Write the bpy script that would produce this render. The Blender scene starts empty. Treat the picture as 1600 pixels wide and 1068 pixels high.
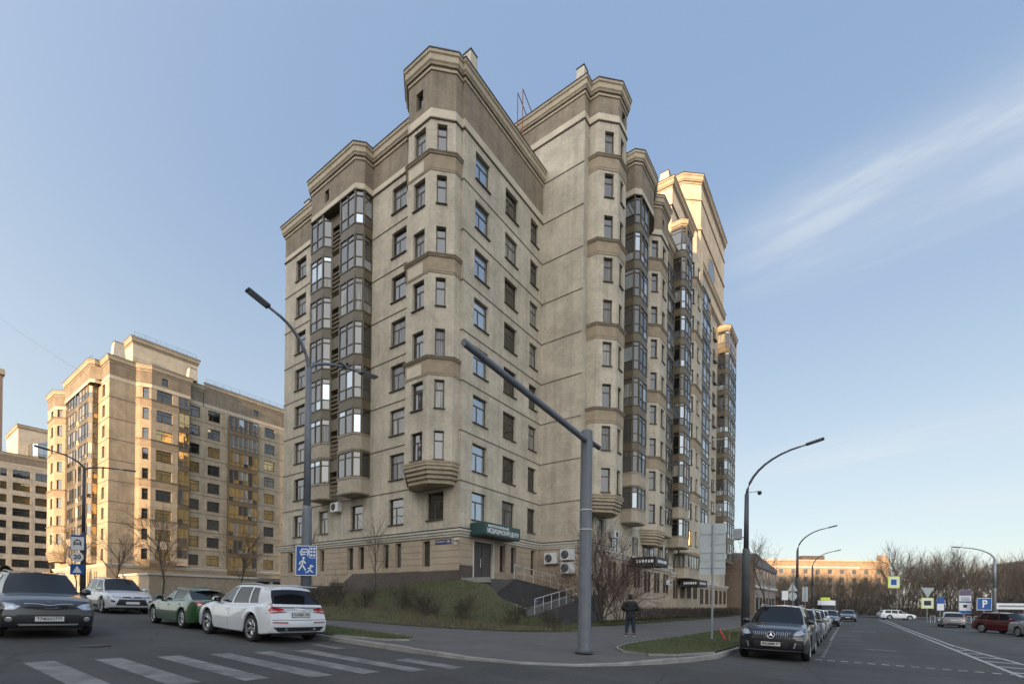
import bpy, bmesh, math, random
import numpy as np
from mathutils import Vector, Matrix
from mathutils.bvhtree import BVHTree
rng = random.Random(7)
R = math.radians
S = bpy.context.scene
COL = S.collection

# ------------------------------------------------------------------ camera, sky, sun, exposure
YAW = R(35.62)
cd = bpy.data.cameras.new('camera'); cam = bpy.data.objects.new('camera', cd); COL.objects.link(cam)
cam.location = (0, 0, 1.52); cam.rotation_euler = (R(90), R(-0.7), YAW)
cd.sensor_width = 36; cd.lens = 36 * 737 / 1600; cd.shift_y = 403 / 1600; cd.clip_end = 3000; cd.clip_start = .1
S.camera = cam
SUN_DIR = Vector((.115, -.993, 0)).normalized()      # horizontal direction towards the sun
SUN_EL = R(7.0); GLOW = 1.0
w = bpy.data.worlds.new('World'); S.world = w; w.use_nodes = True
nt = w.node_tree; nt.nodes.clear()
def N(nt, t, **k):
    n = nt.nodes.new(t)
    for a, b in k.items(): setattr(n, a, b)
    return n
def MATH(nt, op, a, b=None, c=None):
    n = N(nt, 'ShaderNodeMath', operation=op)
    for i, v in enumerate((a, b, c)):
        if v is None: continue
        if isinstance(v, (int, float)): n.inputs[i].default_value = v
        else: nt.links.new(v, n.inputs[i])
    return n.outputs[0]
sky = N(nt, 'ShaderNodeTexSky', sky_type='NISHITA', sun_disc=False, sun_elevation=SUN_EL)
sky.sun_rotation = math.atan2(SUN_DIR.x, SUN_DIR.y); sky.altitude = 150; sky.air_density = 1.0; sky.dust_density = .35; sky.ozone_density = 2.2
tc = N(nt, 'ShaderNodeTexCoord'); sep = N(nt, 'ShaderNodeSeparateXYZ'); nt.links.new(tc.outputs['Generated'], sep.inputs[0])
zz = MATH(nt, 'MAXIMUM', sep.outputs[2], .02)
cxw = MATH(nt, 'DIVIDE', sep.outputs[0], zz); cyw = MATH(nt, 'DIVIDE', sep.outputs[1], zz)
# thin cirrus sheets: position on a flat cloud layer, one axis along the streaks
ca, sa = math.cos(YAW), math.sin(YAW)
def lin(a, b): return MATH(nt, 'ADD', MATH(nt, 'MULTIPLY', cxw, a), MATH(nt, 'MULTIPLY', cyw, b))
lx = lin(ca, sa); ly = lin(-sa, ca)                   # cloud-layer axes turned with the street grid
def lin2(a, b): return MATH(nt, 'ADD', MATH(nt, 'MULTIPLY', lx, a), MATH(nt, 'MULTIPLY', ly, b))
al = lin2(.71, -.70); ac = lin2(.70, .71); ac2 = lin2(.80, .60); al2 = lin2(.60, -.80)
def noise(vx, vy, sx, sy, sc, det, seed):
    c = N(nt, 'ShaderNodeCombineXYZ'); nt.links.new(MATH(nt, 'MULTIPLY', vx, sx), c.inputs[0]); nt.links.new(MATH(nt, 'MULTIPLY', vy, sy), c.inputs[1]); c.inputs[2].default_value = seed
    n = N(nt, 'ShaderNodeTexNoise'); n.inputs['Scale'].default_value = sc; n.inputs['Detail'].default_value = det; n.inputs['Roughness'].default_value = .55
    nt.links.new(c.outputs[0], n.inputs[0]); return n.outputs[0]
def smooth(v, a, b, lo=0., hi=1.):
    m = N(nt, 'ShaderNodeMapRange', interpolation_type='SMOOTHERSTEP'); nt.links.new(v, m.inputs[0])
    for i, x in enumerate((a, b, lo, hi)): m.inputs[i + 1].default_value = x
    return m.outputs[0]
def band(v, c, wd):
    d = MATH(nt, 'DIVIDE', MATH(nt, 'SUBTRACT', v, c), wd); return MATH(nt, 'EXPONENT', MATH(nt, 'MULTIPLY', MATH(nt, 'MULTIPLY', d, d), -1.))
n1 = smooth(noise(al, ac, 1.6, 5., 1.6, 7, 1.3), .38, .72); n2 = smooth(noise(al2, ac2, .5, 2.4, 1.1, 7, 7.7), .40, .75); n3 = smooth(noise(al, ac, .35, 1.4, .9, 5, 4.1), .52, .85)
fad1 = smooth(al, -.75, -.25)
b1 = MATH(nt, 'MULTIPLY', MATH(nt, 'MULTIPLY', MATH(nt, 'ADD', band(ac, 1.36, .10), MATH(nt, 'MULTIPLY', band(ac, 1.56, .17), .75)), MATH(nt, 'ADD', MATH(nt, 'MULTIPLY', n1, .30), .24)), fad1)
b2 = MATH(nt, 'MULTIPLY', MATH(nt, 'ADD', band(ac2, 3.75, .55), MATH(nt, 'MULTIPLY', band(ac2, 6.3, 1.1), 1.)), MATH(nt, 'MULTIPLY', MATH(nt, 'ADD', MATH(nt, 'MULTIPLY', n2, .30), .16), smooth(al2, -3.2, -.6)))
b3 = MATH(nt, 'MULTIPLY', n3, .05)
# clear evening air: Nishita sky under a thin even veil that pales towards the horizon; a broad glow is added towards the low sun to brighten shaded walls
vg = smooth(sep.outputs[2], -.06, .80)
vl_ = N(nt, 'ShaderNodeMix', data_type='RGBA'); nt.links.new(vg, vl_.inputs[0]); vl_.inputs[6].default_value = (.86, 1.0, 1.07, 1); vl_.inputs[7].default_value = (.40, .585, .90, 1)
tn = N(nt, 'ShaderNodeMix', data_type='RGBA', blend_type='MULTIPLY'); tn.inputs[0].default_value = 1; nt.links.new(sky.outputs[0], tn.inputs[6]); tn.inputs[7].default_value = (.78, .60, .53, 1)
mh0 = N(nt, 'ShaderNodeMix', data_type='RGBA'); mh0.inputs[0].default_value = .84; nt.links.new(tn.outputs[2], mh0.inputs[6]); nt.links.new(vl_.outputs[2], mh0.inputs[7])
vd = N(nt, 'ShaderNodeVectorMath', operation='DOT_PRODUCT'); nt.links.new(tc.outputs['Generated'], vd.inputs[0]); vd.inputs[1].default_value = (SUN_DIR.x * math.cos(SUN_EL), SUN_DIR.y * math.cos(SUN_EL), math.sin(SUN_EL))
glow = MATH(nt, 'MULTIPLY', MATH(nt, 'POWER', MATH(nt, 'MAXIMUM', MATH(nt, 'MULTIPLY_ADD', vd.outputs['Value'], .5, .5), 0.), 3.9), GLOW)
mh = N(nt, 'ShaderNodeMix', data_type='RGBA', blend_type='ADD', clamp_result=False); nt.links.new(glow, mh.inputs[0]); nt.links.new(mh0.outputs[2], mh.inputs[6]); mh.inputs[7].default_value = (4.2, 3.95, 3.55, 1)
cov = MATH(nt, 'MINIMUM', MATH(nt, 'ADD', MATH(nt, 'ADD', b1, b2), b3), .9)
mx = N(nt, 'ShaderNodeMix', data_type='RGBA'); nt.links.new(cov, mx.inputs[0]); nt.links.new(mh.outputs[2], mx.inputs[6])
mx.inputs[7].default_value = (1.12, 1.19, 1.25, 1)
bg = N(nt, 'ShaderNodeBackground'); bg.inputs[1].default_value = .12; nt.links.new(mx.outputs[2], bg.inputs[0])
nt.links.new(bg.outputs[0], N(nt, 'ShaderNodeOutputWorld').inputs[0])
sl = bpy.data.lights.new('sun', 'SUN'); sl.energy = 1.4; sl.angle = R(.53); sl.color = (1, .64, .32)
so = bpy.data.objects.new('sun', sl); COL.objects.link(so)
sd = Vector((SUN_DIR.x * math.cos(SUN_EL), SUN_DIR.y * math.cos(SUN_EL), math.sin(SUN_EL)))
so.rotation_euler = sd.to_track_quat('Z', 'Y').to_euler(); so.location = (-20, -60, 70)
S.view_settings.view_transform = 'Standard'; S.view_settings.look = 'None'; S.view_settings.gamma = 1
S.view_settings.exposure = 2.58
S.render.engine = 'CYCLES'

# ------------------------------------------------------------------ materials
MATS = {}
def mat(name, col, rough=.8, metal=0., spec=.5, var=0., scale=3., bump=0., bscale=40., coat=0., col2=None, detail=6, emit=None, stretch=None, dirt=0.):
    if name in MATS: return MATS[name]
    m = bpy.data.materials.new(name); m.use_nodes = True; t = m.node_tree; b = t.nodes['Principled BSDF']
    b.inputs['Roughness'].default_value = rough; b.inputs['Metallic'].default_value = metal; b.inputs['Specular IOR Level'].default_value = spec; b.inputs['Coat Weight'].default_value = coat; b.inputs['Coat Roughness'].default_value = .04
    b.inputs['Base Color'].default_value = (*col, 1)
    if var or bump or col2 or dirt:
        g = N(t, 'ShaderNodeNewGeometry'); src = g.outputs['Position']
        if stretch:
            mp = N(t, 'ShaderNodeMapping'); mp.inputs['Scale'].default_value = stretch; t.links.new(src, mp.inputs[0]); src = mp.outputs[0]
        n = N(t, 'ShaderNodeTexNoise'); n.inputs['Scale'].default_value = scale; n.inputs['Detail'].default_value = detail; n.inputs['Roughness'].default_value = .62; t.links.new(src, n.inputs[0])
        c2 = col2 or tuple(max(0, c * (1 - var)) for c in col); c1 = col if col2 else tuple(min(1, c * (1 + var)) for c in col)
        rp = N(t, 'ShaderNodeValToRGB'); rp.color_ramp.elements[0].position = .32; rp.color_ramp.elements[1].position = .68
        rp.color_ramp.elements[0].color = (*c2, 1); rp.color_ramp.elements[1].color = (*c1, 1); t.links.new(n.outputs[0], rp.inputs[0]); out = rp.outputs[0]
        if dirt:
            n3 = N(t, 'ShaderNodeTexNoise'); n3.inputs['Scale'].default_value = .35; n3.inputs['Detail'].default_value = 8; n3.inputs['Roughness'].default_value = .7
            t.links.new(g.outputs['Position'], n3.inputs[0])
            r3 = N(t, 'ShaderNodeValToRGB'); r3.color_ramp.elements[0].position = .35; r3.color_ramp.elements[1].position = .62
            r3.color_ramp.elements[0].color = (1 - dirt,) * 3 + (1,); r3.color_ramp.elements[1].color = (1, 1, 1, 1); t.links.new(n3.outputs[0], r3.inputs[0])
            mm = N(t, 'ShaderNodeMix', data_type='RGBA', blend_type='MULTIPLY'); mm.inputs[0].default_value = 1; t.links.new(out, mm.inputs[6]); t.links.new(r3.outputs[0], mm.inputs[7]); out = mm.outputs[2]
        t.links.new(out, b.inputs['Base Color'])
        if bump:
            n2 = N(t, 'ShaderNodeTexNoise'); n2.inputs['Scale'].default_value = bscale; n2.inputs['Detail'].default_value = 4; t.links.new(src, n2.inputs[0])
            bp = N(t, 'ShaderNodeBump'); bp.inputs['Strength'].default_value = bump; bp.inputs['Distance'].default_value = .02; t.links.new(n2.outputs[0], bp.inputs['Height']); t.links.new(bp.outputs[0], b.inputs['Normal'])
    if emit:
        b.inputs['Emission Color'].default_value = (*emit[:3], 1); b.inputs['Emission Strength'].default_value = emit[3]
    MATS[name] = m; return m
def brick_mat(name, c1, c2, mortar, bw=.25, bh=.075, dirt=.25, rough=.9):
    if name in MATS: return MATS[name]
    m = bpy.data.materials.new(name); m.use_nodes = True; t = m.node_tree; b = t.nodes['Principled BSDF']; b.inputs['Roughness'].default_value = rough; b.inputs['Specular IOR Level'].default_value = .25
    g = N(t, 'ShaderNodeNewGeometry'); s = N(t, 'ShaderNodeSeparateXYZ'); t.links.new(g.outputs['Position'], s.inputs[0])
    c = N(t, 'ShaderNodeCombineXYZ'); t.links.new(MATH(t, 'ADD', s.outputs[0], s.outputs[1]), c.inputs[0]); t.links.new(s.outputs[2], c.inputs[1])
    br = N(t, 'ShaderNodeTexBrick'); t.links.new(c.outputs[0], br.inputs[0]); br.inputs['Scale'].default_value = 1
    br.inputs['Brick Width'].default_value = bw; br.inputs['Row Height'].default_value = bh; br.inputs['Mortar Size'].default_value = .006
    br.inputs['Color1'].default_value = (*c1, 1); br.inputs['Color2'].default_value = (*c2, 1); br.inputs['Mortar'].default_value = (*mortar, 1); br.inputs['Bias'].default_value = .1
    n3 = N(t, 'ShaderNodeTexNoise'); n3.inputs['Scale'].default_value = .55; n3.inputs['Detail'].default_value = 9; n3.inputs['Roughness'].default_value = .72; t.links.new(g.outputs['Position'], n3.inputs[0])
    r3 = N(t, 'ShaderNodeValToRGB'); r3.color_ramp.elements[0].position = .34; r3.color_ramp.elements[1].position = .66
    r3.color_ramp.elements[0].color = (1 - dirt,) * 3 + (1,); r3.color_ramp.elements[1].color = (1.12, 1.12, 1.11, 1); t.links.new(n3.outputs[0], r3.inputs[0])
    mp = N(t, 'ShaderNodeMapping'); mp.inputs['Scale'].default_value = (2.2, 2.2, .12); t.links.new(g.outputs['Position'], mp.inputs[0])
    n4 = N(t, 'ShaderNodeTexNoise'); n4.inputs['Scale'].default_value = 1; n4.inputs['Detail'].default_value = 5; t.links.new(mp.outputs[0], n4.inputs[0])
    r4 = N(t, 'ShaderNodeValToRGB'); r4.color_ramp.elements[0].position = .36; r4.color_ramp.elements[1].position = .56
    r4.color_ramp.elements[0].color = (1 - dirt * .55,) * 3 + (1,); r4.color_ramp.elements[1].color = (1, 1, 1, 1); t.links.new(n4.outputs[0], r4.inputs[0])
    mp5 = N(t, 'ShaderNodeMapping'); mp5.inputs['Scale'].default_value = (1, 1, 2.6); t.links.new(g.outputs['Position'], mp5.inputs[0])
    n5 = N(t, 'ShaderNodeTexNoise'); n5.inputs['Scale'].default_value = 4.2; n5.inputs['Detail'].default_value = 4; n5.inputs['Roughness'].default_value = .75; t.links.new(mp5.outputs[0], n5.inputs[0])
    r5 = N(t, 'ShaderNodeValToRGB'); r5.color_ramp.elements[0].position = .3; r5.color_ramp.elements[1].position = .7; r5.color_ramp.elements[0].color = (.84, .84, .84, 1); r5.color_ramp.elements[1].color = (1.1, 1.1, 1.1, 1); t.links.new(n5.outputs[0], r5.inputs[0])
    o = br.outputs[0]
    for rr in (r3, r4, r5):
        mm = N(t, 'ShaderNodeMix', data_type='RGBA', blend_type='MULTIPLY'); mm.inputs[0].default_value = 1; t.links.new(o, mm.inputs[6]); t.links.new(rr.outputs[0], mm.inputs[7]); o = mm.outputs[2]
    t.links.new(o, b.inputs['Base Color'])
    bp = N(t, 'ShaderNodeBump'); bp.inputs['Strength'].default_value = .35; bp.inputs['Distance'].default_value = .01; t.links.new(br.outputs['Fac'], bp.inputs['Height']); bp.invert = True; t.links.new(bp.outputs[0], b.inputs['Normal'])
    MATS[name] = m; return m
def glass_mat(name, col, rough=.03, spec=.9, stripes=None, metal=0.):
    if name in MATS: return MATS[name]
    m = mat(name, col, rough=rough, spec=spec, metal=metal); b = m.node_tree.nodes['Principled BSDF']; b.inputs['IOR'].default_value = 1.75
    t = m.node_tree
    g = N(t, 'ShaderNodeNewGeometry'); n = N(t, 'ShaderNodeTexNoise'); n.inputs['Scale'].default_value = 1.1; n.inputs['Detail'].default_value = 1; t.links.new(g.outputs['Position'], n.inputs[0])
    bp = N(t, 'ShaderNodeBump'); bp.inputs['Strength'].default_value = .12; bp.inputs['Distance'].default_value = .05; t.links.new(n.outputs[0], bp.inputs['Height']); t.links.new(bp.outputs[0], b.inputs['Normal']); t.links.new(bp.outputs[0], b.inputs['Coat Normal'])
    b.inputs['Coat Weight'].default_value = 1.0 if stripes else 0
    if stripes:
        mp = N(t, 'ShaderNodeMapping'); mp.inputs['Scale'].default_value = (9, 9, .35); t.links.new(g.outputs['Position'], mp.inputs[0])
        n2 = N(t, 'ShaderNodeTexNoise'); n2.inputs['Scale'].default_value = 1.3; n2.inputs['Detail'].default_value = 3; t.links.new(mp.outputs[0], n2.inputs[0])
        rp = N(t, 'ShaderNodeValToRGB'); rp.color_ramp.elements[0].position = .4; rp.color_ramp.elements[1].position = .6; rp.color_ramp.elements[0].color = (*[c * .35 for c in col], 1); rp.color_ramp.elements[1].color = (*col, 1)
        t.links.new(n2.outputs[0], rp.inputs[0]); t.links.new(rp.outputs[0], b.inputs['Base Color']); b.inputs['Roughness'].default_value = .7; b.inputs['Specular IOR Level'].default_value = .3
    return m
M = {}
M['brick'] = brick_mat('facade brick', (.60, .535, .43), (.545, .485, .39), (.50, .447, .36))
M['brickd'] = brick_mat('attic brick', (.325, .268, .205), (.285, .235, .178), (.28, .235, .18), dirt=.26)
M['lband'] = mat('pale band', (.60, .525, .41), .85, var=.10, scale=1.2, bump=.1, dirt=.2)
M['corn'] = mat('cornice stone', (.46, .385, .28), .85, var=.12, scale=2., bump=.1, dirt=.22)
M['course'] = mat('string course', (.17, .142, .11), .9, var=.3, scale=3)
M['ledge'] = mat('ledge stone', (.36, .285, .20), .85, var=.15, scale=2, dirt=.2)
M['base'] = mat('base stucco', (.42, .345, .255), .9, var=.07, scale=1.4, bump=.15, dirt=.15)
M['panel'] = mat('base panel stone', (.43, .35, .26), .85, var=.08, scale=1.1, bump=.15, dirt=.15)
M['granite'] = mat('plinth granite', (.10, .078, .066), .6, var=.25, scale=9, dirt=.3)
M['dgran'] = mat('ramp granite', (.055, .052, .055), .45, var=.35, scale=16, dirt=.3)
M['white'] = mat('white moulding', (.62, .58, .51), .8, var=.08, scale=2, dirt=.2)
M['roofm'] = mat('roof metal', (.05, .045, .045), .6)
M['vent'] = mat('vent stucco', (.55, .50, .42), .9, var=.1, dirt=.15)
M['frame'] = mat('brown window frame', (.075, .058, .042), .5)
M['olive'] = mat('olive glazing profile', (.105, .085, .052), .45, var=.12, scale=2)
M['spand'] = mat('olive spandrel', (.125, .10, .062), .5, var=.15, scale=1.5)
M['parapet'] = mat('parapet stucco', (.43, .37, .285), .85, var=.08, scale=1.5, bump=.1, dirt=.25)
M['g_dark'] = glass_mat('dark glass', (.012, .013, .015)); M['g_mid'] = glass_mat('grey glass', (.035, .036, .038))
M['g_cur'] = glass_mat('curtained glass', (.34, .33, .30), stripes=1); M['g_cur2'] = glass_mat('drawn grey curtain', (.16, .155, .145), stripes=1); M['g_blind'] = glass_mat('white blind glass', (.55, .55, .53), stripes=1)
M['g_gold'] = glass_mat('painted gold reflection glass', (.60, .43, .20), metal=.75); M['g_blue'] = glass_mat('blue coated glass', (.42, .47, .52), metal=.7)  # gold colour stands in for warm sunset reflections in the panes
M['glow'] = mat('lit curtain', (.5, .35, .15), .8, emit=(1, .55, .18, .55))
M['steel'] = mat('galvanised steel', (.30, .32, .35), .55, metal=.6, var=.2, scale=4)
M['pole'] = mat('grey pole paint', (.14, .152, .175), .55, var=.12, scale=3)
M['dpole'] = mat('dark pole paint', (.06, .065, .075), .5, var=.2, scale=3)
M['chrome'] = mat('polished rail', (.60, .61, .62), .4, metal=.35)
M['black'] = mat('black plastic', (.018, .018, .02), .55); M['rubber'] = mat('tyre rubber', (.018, .018, .019), .85)
M['whitep'] = mat('white paint', (.78, .79, .80), .4); M['acwhite'] = mat('unit white', (.66, .67, .66), .45, var=.05)
M['rust'] = mat('rusty ladder', (.22, .075, .04), .7, var=.3, scale=8)
M['door'] = mat('brown steel door', (.075, .062, .058), .5, var=.06); M['green'] = mat('green sign metal', (.02, .062, .058), .4, var=.08)

# ------------------------------------------------------------------ builders
class MB:
    def __init__(s): s.v = []; s.f = []
    def add(s, vs, fs):
        o = len(s.v); s.v += [tuple(p) for p in vs]; s.f += [tuple(i + o for i in q) for q in fs]; return s
    def quad(s, *p): return s.add(p, [tuple(range(len(p)))])
    def box(s, x0, x1, y0, y1, z0, z1, bev=0.):
        v = [(x, y, z) for z in (z0, z1) for y in (y0, y1) for x in (x0, x1)]
        return s.add(v, [(0, 2, 3, 1), (4, 5, 7, 6), (0, 1, 5, 4), (2, 6, 7, 3), (0, 4, 6, 2), (1, 3, 7, 5)])
    def obox(s, p, d, l, wd, z0, z1, off=0.):
        # box along direction d from p, outward side right of d
        d = Vector((d[0], d[1])).normalized(); n = Vector((d.y, -d.x)); a = Vector((p[0], p[1])) + n * off
        c = [a, a + d * l, a + d * l + n * wd, a + n * wd]
        v = [(q.x, q.y, z) for z in (z0, z1) for q in c]
        return s.add(v, [(0, 1, 2, 3), (7, 6, 5, 4), (1, 0, 4, 5), (2, 1, 5, 6), (3, 2, 6, 7), (0, 3, 7, 4)])
    def prism(s, poly, z0, z1):
        n = len(poly); v = [(x, y, z0) for x, y in poly] + [(x, y, z1) for x, y in poly]
        return s.add(v, [tuple(range(n))[::-1], tuple(range(n, 2 * n))] + [(i, (i + 1) % n, n + (i + 1) % n, n + i) for i in range(n)])
    def tube(s, pts, r, n=8, cap=True):
        pts = [Vector(p) for p in pts]; rs = r if isinstance(r, (list, tuple)) else [r] * len(pts); vs = []; fs = []
        for i, p in enumerate(pts):
            d = (pts[min(i + 1, len(pts) - 1)] - pts[max(i - 1, 0)]).normalized(); up = Vector((0, 0, 1)) if abs(d.z) < .95 else Vector((1, 0, 0))
            a = d.cross(up).normalized(); b = a.cross(d)
            for k in range(n):
                t = 2 * math.pi * k / n; vs.append(p + (a * math.cos(t) + b * math.sin(t)) * rs[i])
        for i in range(len(pts) - 1):
            for k in range(n): fs.append((i * n + k, (i + 1) * n + k, (i + 1) * n + (k + 1) % n, i * n + (k + 1) % n))
        if cap: fs += [tuple(range(n)), tuple(range((len(pts) - 1) * n, len(pts) * n))[::-1]]
        return s.add(vs, fs)
    def lathe(s, prof, n=24, axis='z', c=(0, 0, 0)):
        vs = []; m = len(prof)
        for k in range(n):
            t = 2 * math.pi * k / n
            for r, h in prof:
                p = (r * math.cos(t), r * math.sin(t), h) if axis == 'z' else (r * math.cos(t), h, r * math.sin(t))
                vs.append((p[0] + c[0], p[1] + c[1], p[2] + c[2]))
        fs = [(k * m + j, ((k + 1) % n) * m + j, ((k + 1) % n) * m + j + 1, k * m + j + 1) for k in range(n) for j in range(m - 1)]
        return s.add(vs, fs)
    def sweep(s, path, prof, capends=True):
        n = len(path); P = [Vector(p) for p in path]; m = len(prof); vs = []
        for i in range(n):
            ds = []
            if i > 0: ds.append((P[i] - P[i - 1]).normalized())
            if i < n - 1: ds.append((P[i + 1] - P[i]).normalized())
            ns = [Vector((d.y, -d.x)) for d in ds]
            if len(ns) == 1: nn = ns[0]
            else:
                nn = (ns[0] + ns[1]); nn = nn / max(.3, nn.dot(ns[0]))
            for o, z in prof: vs.append((P[i].x + nn.x * o, P[i].y + nn.y * o, z))
        fs = [(i * m + j, (i + 1) * m + j, (i + 1) * m + j + 1, i * m + j + 1) for i in range(n - 1) for j in range(m - 1)]
        if capends: fs += [tuple(range(m)), tuple(range((n - 1) * m, n * m))[::-1]]
        return s.add(vs, fs)
    def wall(s, p0, p1, z0, z1, ops=(), depth=.2):
        a = Vector(p0); b = Vector(p1); L = (b - a).length; d = (b - a) / L; n = Vector((d.y, -d.x))
        us = sorted({0., L, *[o[0] for o in ops], *[o[1] for o in ops]}); zs = sorted({z0, z1, *[o[2] for o in ops], *[o[3] for o in ops]})
        def P(u, z, dep=0.): q = a + d * u - n * dep; return (q.x, q.y, z)
        for i in range(len(us) - 1):
            run = None
            for j in range(len(zs) - 1):
                cu, cz = (us[i] + us[i + 1]) / 2, (zs[j] + zs[j + 1]) / 2
                if any(o[0] < cu < o[1] and o[2] < cz < o[3] for o in ops): continue
                s.quad(P(us[i], zs[j]), P(us[i + 1], zs[j]), P(us[i + 1], zs[j + 1]), P(us[i], zs[j + 1]))
        for u0, u1, a0, a1 in [o[:4] for o in ops]:
            s.quad(P(u0, a0), P(u0, a0, depth), P(u0, a1, depth), P(u0, a1)); s.quad(P(u1, a0, depth), P(u1, a0), P(u1, a1), P(u1, a1, depth))
            s.quad(P(u0, a0, depth), P(u0, a0), P(u1, a0), P(u1, a0, depth)); s.quad(P(u0, a1), P(u0, a1, depth), P(u1, a1, depth), P(u1, a1))
        return s
    def mesh(s, name, m=None, smooth=False):
        me = bpy.data.meshes.new(name); me.from_pydata(s.v, [], s.f)
        if m: me.materials.append(m)
        if smooth: me.polygons.foreach_set('use_smooth', [True] * len(me.polygons))
        me.update(); return me
    def build(s, name, m, parent=None, smooth=False, loc=None, rotz=0., bevel=0.):
        o = bpy.data.objects.new(name, s.mesh(name, m, smooth)); COL.objects.link(o)
        if parent: o.parent = parent
        if loc: o.location = loc
        o.rotation_euler[2] = rotz
        if bevel:
            b = o.modifiers.new('bevel', 'BEVEL'); b.width = bevel; b.segments = 2; b.limit_method = 'ANGLE'
        return o
def tag(o, label=None, cat=None, group=None, kind=None):
    for k, v in (('label', label), ('category', cat), ('group', group), ('kind', kind)):
        if v: o[k] = v
    return o
def thing(name, label, cat, loc=(0, 0, 0), rotz=0., group=None):
    o = bpy.data.objects.new(name, None); o.empty_display_size = .3; COL.objects.link(o); o.location = loc; o.rotation_euler = (0, 0, rotz); return tag(o, label, cat, group)
def place(name, me, parent, loc=(0, 0, 0), rotz=0., m=None):
    o = bpy.data.objects.new(name, me); COL.objects.link(o); o.parent = parent; o.location = loc; o.rotation_euler = (0, 0, rotz)
    if m: o.material_slots[0].link = 'OBJECT'; o.material_slots[0].material = m
    return o
def copy_tree(o, parent=None):
    c = o.copy(); COL.objects.link(c); c.parent = parent
    for ch in o.children: copy_tree(ch, c)
    return c
def text_mesh(body, size, m, name, extrude=.004, bold=0., align='CENTER'):
    cu = bpy.data.curves.new(name, 'FONT'); cu.body = body; cu.size = size; cu.extrude = extrude; cu.align_x = align; cu.align_y = 'CENTER'; cu.offset = bold; cu.resolution_u = 3
    t = bpy.data.objects.new(name, cu); COL.objects.link(t); dg = bpy.context.evaluated_depsgraph_get(); me = bpy.data.meshes.new_from_object(t.evaluated_get(dg)); bpy.data.objects.remove(t)
    me.materials.clear(); me.materials.append(m); return me
def np_mesh(name, V, F, m, parent=None, smooth=False):
    me = bpy.data.meshes.new(name); V = np.asarray(V, 'f4'); F = np.asarray(F, 'i4'); k = F.shape[1]
    me.vertices.add(len(V)); me.vertices.foreach_set('co', V.ravel()); me.loops.add(F.size); me.loops.foreach_set('vertex_index', F.ravel())
    me.polygons.add(len(F)); me.polygons.foreach_set('loop_start', np.arange(0, F.size, k, dtype='i4')); me.update(calc_edges=True)
    if m: me.materials.append(m)
    o = bpy.data.objects.new(name, me); COL.objects.link(o); o.parent = parent; return o

# ------------------------------------------------------------------ ground
def gz(x, y):
    s = .8129 * x + .5824 * y
    a = -.036 * s if s < 0 else -.032 * s
    if s > 8: a = -.256 - .0108 * (s - 8)
    if s < -45: a = 1.62 + (-45 - s) * .008
    return a
gzv = np.vectorize(gz)
M['asphalt'] = mat('asphalt', (.075, .071, .068), .85, var=.20, scale=.35, bump=.35, bscale=60, detail=10, dirt=.25)
def worn_asphalt(name, base, k=1.):
    m = mat(name, base, .85, var=.16, scale=14, bump=.35, bscale=70, detail=8, dirt=.22); t = m.node_tree; b = t.nodes['Principled BSDF']; src = b.inputs['Base Color'].links[0].from_socket; g = N(t, 'ShaderNodeNewGeometry')
    def layer(src, sc, stretch, p0, p1, lo, hi, det=6):
        mp = N(t, 'ShaderNodeMapping'); mp.inputs['Scale'].default_value = stretch; t.links.new(g.outputs['Position'], mp.inputs[0]); n = N(t, 'ShaderNodeTexNoise'); n.inputs['Scale'].default_value = sc; n.inputs['Detail'].default_value = det; n.inputs['Roughness'].default_value = .6; t.links.new(mp.outputs[0], n.inputs[0])
        r = N(t, 'ShaderNodeValToRGB'); r.color_ramp.elements[0].position = p0; r.color_ramp.elements[1].position = p1; r.color_ramp.elements[0].color = (lo, lo, lo, 1); r.color_ramp.elements[1].color = (hi, hi, hi, 1); t.links.new(n.outputs[0], r.inputs[0])
        mm = N(t, 'ShaderNodeMix', data_type='RGBA', blend_type='MULTIPLY'); mm.inputs[0].default_value = 1; t.links.new(src, mm.inputs[6]); t.links.new(r.outputs[0], mm.inputs[7]); return mm.outputs[2]
    src = layer(src, .5, (.12, 1.0, 1), .38, .62, .80, 1.12); src = layer(src, .5, (1.1, .10, 1), .36, .60, .84, 1.10); src = layer(src, 2.6, (1, 1, 1), .30, .44, .72, 1.0, 9)
    v = N(t, 'ShaderNodeTexVoronoi', feature='DISTANCE_TO_EDGE'); v.inputs['Scale'].default_value = .30; nz = N(t, 'ShaderNodeTexNoise'); nz.inputs['Scale'].default_value = 1.2; nz.inputs['Detail'].default_value = 6; t.links.new(g.outputs['Position'], nz.inputs[0])
    va = N(t, 'ShaderNodeMix', data_type='VECTOR'); va.inputs[0].default_value = .25; t.links.new(g.outputs['Position'], va.inputs[4]); t.links.new(nz.outputs['Color'], va.inputs[5]); t.links.new(va.outputs[1], v.inputs['Vector'])
    r = N(t, 'ShaderNodeValToRGB'); r.color_ramp.elements[0].position = .0; r.color_ramp.elements[1].position = .006; r.color_ramp.elements[0].color = (.45, .45, .45, 1); r.color_ramp.elements[1].color = (1, 1, 1, 1); t.links.new(v.outputs['Distance'], r.inputs[0])
    mm = N(t, 'ShaderNodeMix', data_type='RGBA', blend_type='MULTIPLY'); mm.inputs[0].default_value = .8; t.links.new(src, mm.inputs[6]); t.links.new(r.outputs[0], mm.inputs[7]); t.links.new(mm.outputs[2], b.inputs['Base Color']); return m
M['asphalt'] = worn_asphalt('worn asphalt', (.062, .061, .061)); M['patch'] = mat('asphalt patch', (.047, .045, .044), .85, var=.15, scale=6, bump=.3, bscale=70, dirt=.2)
M['path'] = mat('pavement asphalt', (.108, .104, .102), .9, var=.14, scale=.6, bump=.3, bscale=60, detail=10, dirt=.2)
M['kerb'] = mat('kerb concrete', (.27, .265, .25), .9, var=.2, scale=2, bump=.3, dirt=.25)
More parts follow.
